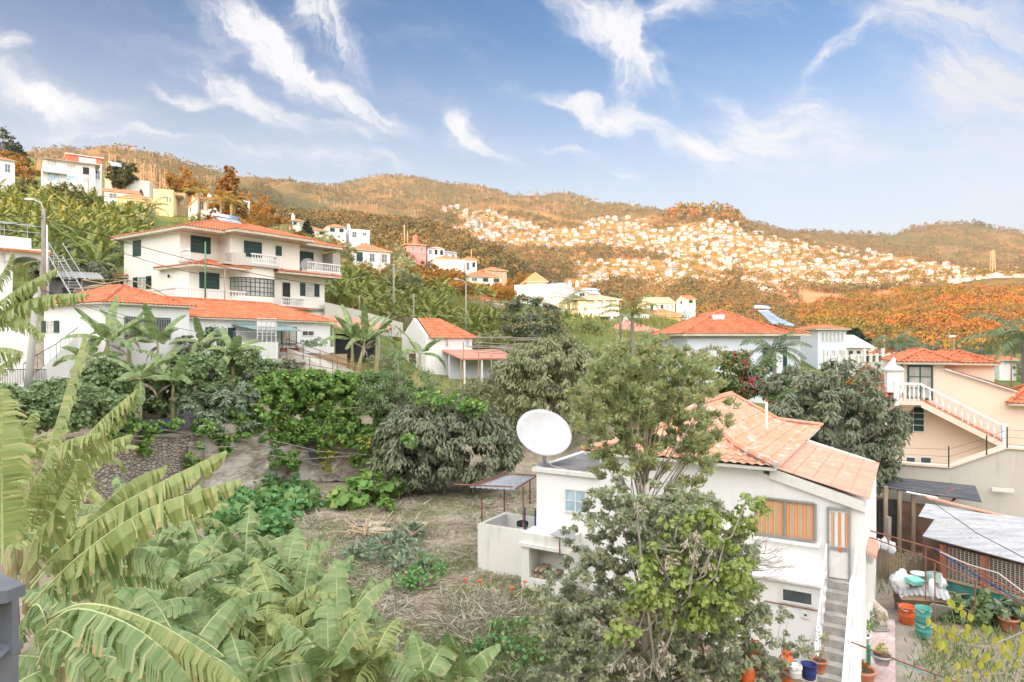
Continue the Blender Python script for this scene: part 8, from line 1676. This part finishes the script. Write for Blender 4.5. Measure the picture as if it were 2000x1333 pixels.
TLM=[(880,410,'the highest houses'),(960,425,'the upper left street'),(1050,460,'the left spur'),(1200,438,'the pine knoll'),(1150,470,'the long middle terrace'),(1400,445,'the knoll house'),(1330,480,'the town centre'),(1250,520,'the bare slope'),(1150,530,'the western town edge'),(1480,480,'the lower knoll'),(1430,550,'the cliff face'),(1560,500,'the central rooftops'),(1650,520,'the eastern rooftops'),(1550,560,'the red cutting'),(1750,530,'the big white block'),(1700,490,'the eastern road'),(1850,540,'the orange wood edge'),(1939,530,'the lattice tower'),(1990,550,'the right picture edge')]
def tw_where(px,py):
    bx_,by_,ph=min(TLM,key=lambda l:(l[0]-px)**2+((l[1]-py)*2)**2); dx,dy=px-bx_,(py-by_)*2; d=math.hypot(dx,dy)
    k=('right of ' if dx>0 else 'left of ') if abs(dx)>abs(dy)*2 else (('below ' if dy>0 else 'above ') if abs(dy)>abs(dx)*2 else ('lower ' if dy>0 else 'upper ')+('right of ' if dx>0 else 'left of '))
    return ('just ' if d<25 else '' )+k+ph
T_=[]
for (x,y) in pts:
    Y=hitY(x,y,860,2500)
    if Y: T_.append((x,Y,y))
T_.sort(key=lambda a:a[1]); big=T_[:300]; rest=T_[300:]
pm_=[]
PD=[]
for k in range(18): q_=townhouse(k); o=q_.build('town_house',tw); pm_.append(o); o['k']=k; PD.append(q_.desc)
sty=[('white house packed on the sunlit far hillside below the ridge','houses of the far hillside')]
for i,(x,Y,y) in enumerate(big):
    if i<18: o=pm_[i]
    else: o=pm_[rg.randrange(18)].copy(); COL.objects.link(o)
    s=rg.uniform(.72,1.0)*(1+.25*max(0,(Y-1300)/1000))*(.72 if Y<1050 else 1); o.location=On(x,Y,.1); o.scale=(s,s,s); o.rotation_euler=(0,0,rg.uniform(-.7,.55)); tag(o,PD[int(o['k'])]+', '+tw_where(x,y),'house',sty[0][1])
mb=MB()
for (x,Y,y) in rest:
    h=townhouse(rg.randrange(18)); s=rg.uniform(.9,1.2); a=rg.uniform(-.7,.5); L=On(x,Y,.3); b=len(mb.v); ca,sa=math.cos(a)*s,math.sin(a)*s
    mb.v+=[(L.x+v[0]*ca-v[1]*sa,L.y+v[0]*sa+v[1]*ca,L.z+v[2]*s) for v in h.v]; mb.tip+=[0.]*len(h.v); mb.f+=[tuple(b+k for k in f) for f in h.f]; mb.m+=h.m
if rest: tag(mb.build('town',tw),'remaining tiny houses of the far upper town','houses',None,'stuff')
for o in bpy.data.objects:
    if 'k' in o: del o['k']
# ------------------------------------------------------------------ woods
def woods(name,label,spots,mat,rad,per,size,seed,squash=1.2):
    rg=np.random.default_rng(seed); S=np.array([tuple(On(px,Y)) for px,Y in spots]); n=len(S); r=rad*rg.uniform(.6,1.3,n); c=np.repeat(S,per,axis=0); rr=np.repeat(r,per)
    d=rdir(n*per,rg); d[:,2]=np.abs(d[:,2])*1.0-.15; C=c+d*rr[:,None]*np.array([1,1,squash])+np.c_[np.zeros(n*per),np.zeros(n*per),rr*.7]
    C+=rg.normal(0,.12,C.shape)*rr[:,None]; nr=d+rdir(n*per,rg)*.35; ax=rdir(n*per,rg); V=leaves_arr(C,size*rr/rad*rg.uniform(.7,1.2,n*per),nr,ax,.8,.2,rg)
    o=leaf_mesh(name,V,M[mat]); return tag(o,label,'wood',None,'stuff')
def rs(n,p0,p1,y0,y1,seed,cond=None,lo=None):
    r=random.Random(seed); o=[]
    while len(o)<n:
        px,Y=r.uniform(p0,p1),r.uniform(y0,y1)
        if cond and not cond(px,Y): continue
        o.append((px,Y))
    return o
woods('forest','orange and green wood on the near valley side at the right',rs(2600,1330,2200,330,700,1,lambda p,Y:p>1500 or Y>480),'forest_warm',3.5,50,1.5,1)
woods('forest','wood on the dark spur left of the town',rs(1300,560,1130,420,900,2,lambda p,Y: Y<720 or p>1000 or p<800),'forest',4.2,40,1.9,2)
woods('forest','wood in the valley bottom below the town',rs(900,1090,1560,420,900,3),'forest',4.4,40,2.0,3)
def notown(px,Y):
    q=666.5-(Hpx(px,Y)-CH)*FX/Y
    return not any(inpoly(px,q,pl) for pl,_ in TOWN)
woods('forest','wood patches between and above the houses of the town',rs(3600,820,2150,950,1900,4,lambda p,Y:notown(p,Y) and noise.noise(Vector((p*.012,Y*.004,2)))>-.4),'forest',5.2,26,3.0,4)
woods('trees','small trees scattered among the town houses',rs(1500,850,2050,900,1850,5,lambda p,Y: not notown(p,Y)),'forest_town',4.8,26,2.6,5)
woods('forest','scrub forest over the far ridge',rs(5200,480,2250,1850,2640,6,lambda p,Y: noise.noise(Vector((p*.01,Y*.004,5)))>-.42),'forest',5.6,16,3.4,6)
woods('forest','scrub over the far left hill',rs(3200,60,720,900,1580,7,lambda p,Y: noise.noise(Vector((p*.012,Y*.005,8)))>-.4),'forest',4.2,16,2.8,7)
woods('forest','trees on the wooded knoll behind the town',rs(130,1300,1450,1840,1960,8),'forest_warm',10,26,6.5,8,1.6)
woods('forest','tree line on the hill crest at the right',rs(120,1560,2150,2560,2610,9),'forest',8,14,6,9,1.5)
# slender trunks of burnt trees
mb=MB(); r=random.Random(5)
def sticks(n,p0,p1,y0,y1,h0,h1,seed,cond=None):
    r=random.Random(seed)
    for px,Y in rs(n,p0,p1,y0,y1,seed,cond):
        b=On(px,Y); h=r.uniform(h0,h1); w_=Y*.00020; mb.tube([b,b+Vector((r.uniform(-1,1),0,h))],[w_,w_*.5],3,0,False)
cl=lambda p,Y: noise.noise(Vector((p*.02,Y*.006,1)))>.02
sticks(900,620,1150,1500,2590,8,17,1,cl); sticks(500,60,420,1000,1545,8,18,2,cl); sticks(160,1100,1420,1900,2590,10,20,3); sticks(120,1600,1900,1500,2300,10,22,4,cl)
tag(mb.build('burnt_trunks',M['deadwood']),'pale bare trunks of burnt trees standing over the far slopes','bare trunks',None,'stuff')
mb=MB(); r=random.Random(6)
for i in range(46):
    px=r.uniform(225,520); b=On(px,1545); h=r.uniform(5,11); mb.tube([b,b+Vector((0,0,h))],[.8,.6],3); mb.lathe(b+Vector((0,0,h)),[(.5,0),(r.uniform(1.5,3.2),.8),(r.uniform(1,2.4),2.4),(.3,3)],7,1)
for i in range(26):
    px=r.uniform(1000,1420); b=On(px,2598); h=r.uniform(6,14); mb.tube([b,b+Vector((0,0,h))],[1.2,.8],3); mb.lathe(b+Vector((0,0,h)),[(.8,0),(r.uniform(1.5,3.4),2.2),(r.uniform(1,2.5),5),(.3,8)],7,1)
tag(mb.build('skyline_trees',[M['deadwood'],M['forest']]),'row of small umbrella shaped trees along the hill crests','trees',None,'stuff')
# ------------------------------------------------------------------ haze
HZ=True
if HZ:
    m,n=newmat('haze_air'); o_=n.new('ShaderNodeOutputMaterial'); pv=n.new('ShaderNodeVolumePrincipled',ins={'Color':(.93,.90,.88,1),'Density':.00006,'Anisotropy':.2}); n.l.new(pv.outputs[0],o_.inputs['Volume'])
    o=MB().bx(-5200,5200,-610,3420,-60,780).build('haze',m); tag(o,kind='stuff')

# ------------------------------------------------------------------ wording of the labels of repeats
from collections import defaultdict
ORD=['leftmost','second from left','third from left','fourth from left','fifth from left','sixth from left','seventh from left','eighth from left','ninth from left','tenth from left','eleventh from left','twelfth from left','thirteenth from left','fourteenth from left']
dd=defaultdict(list)
for o in bpy.data.objects:
    if o.parent is None and 'label' in o and 'group' in o: dd[o['label']].append(o)
for lab,L in dd.items():
    if 1<len(L)<=14:
        L.sort(key=lambda o:o.location.x/max(o.location.y,.1))
        for i,o in enumerate(L):
            q=lab+', '+ORD[-1 if False else i]
            if len(q.replace(',','').split())<=16: o['label']=q
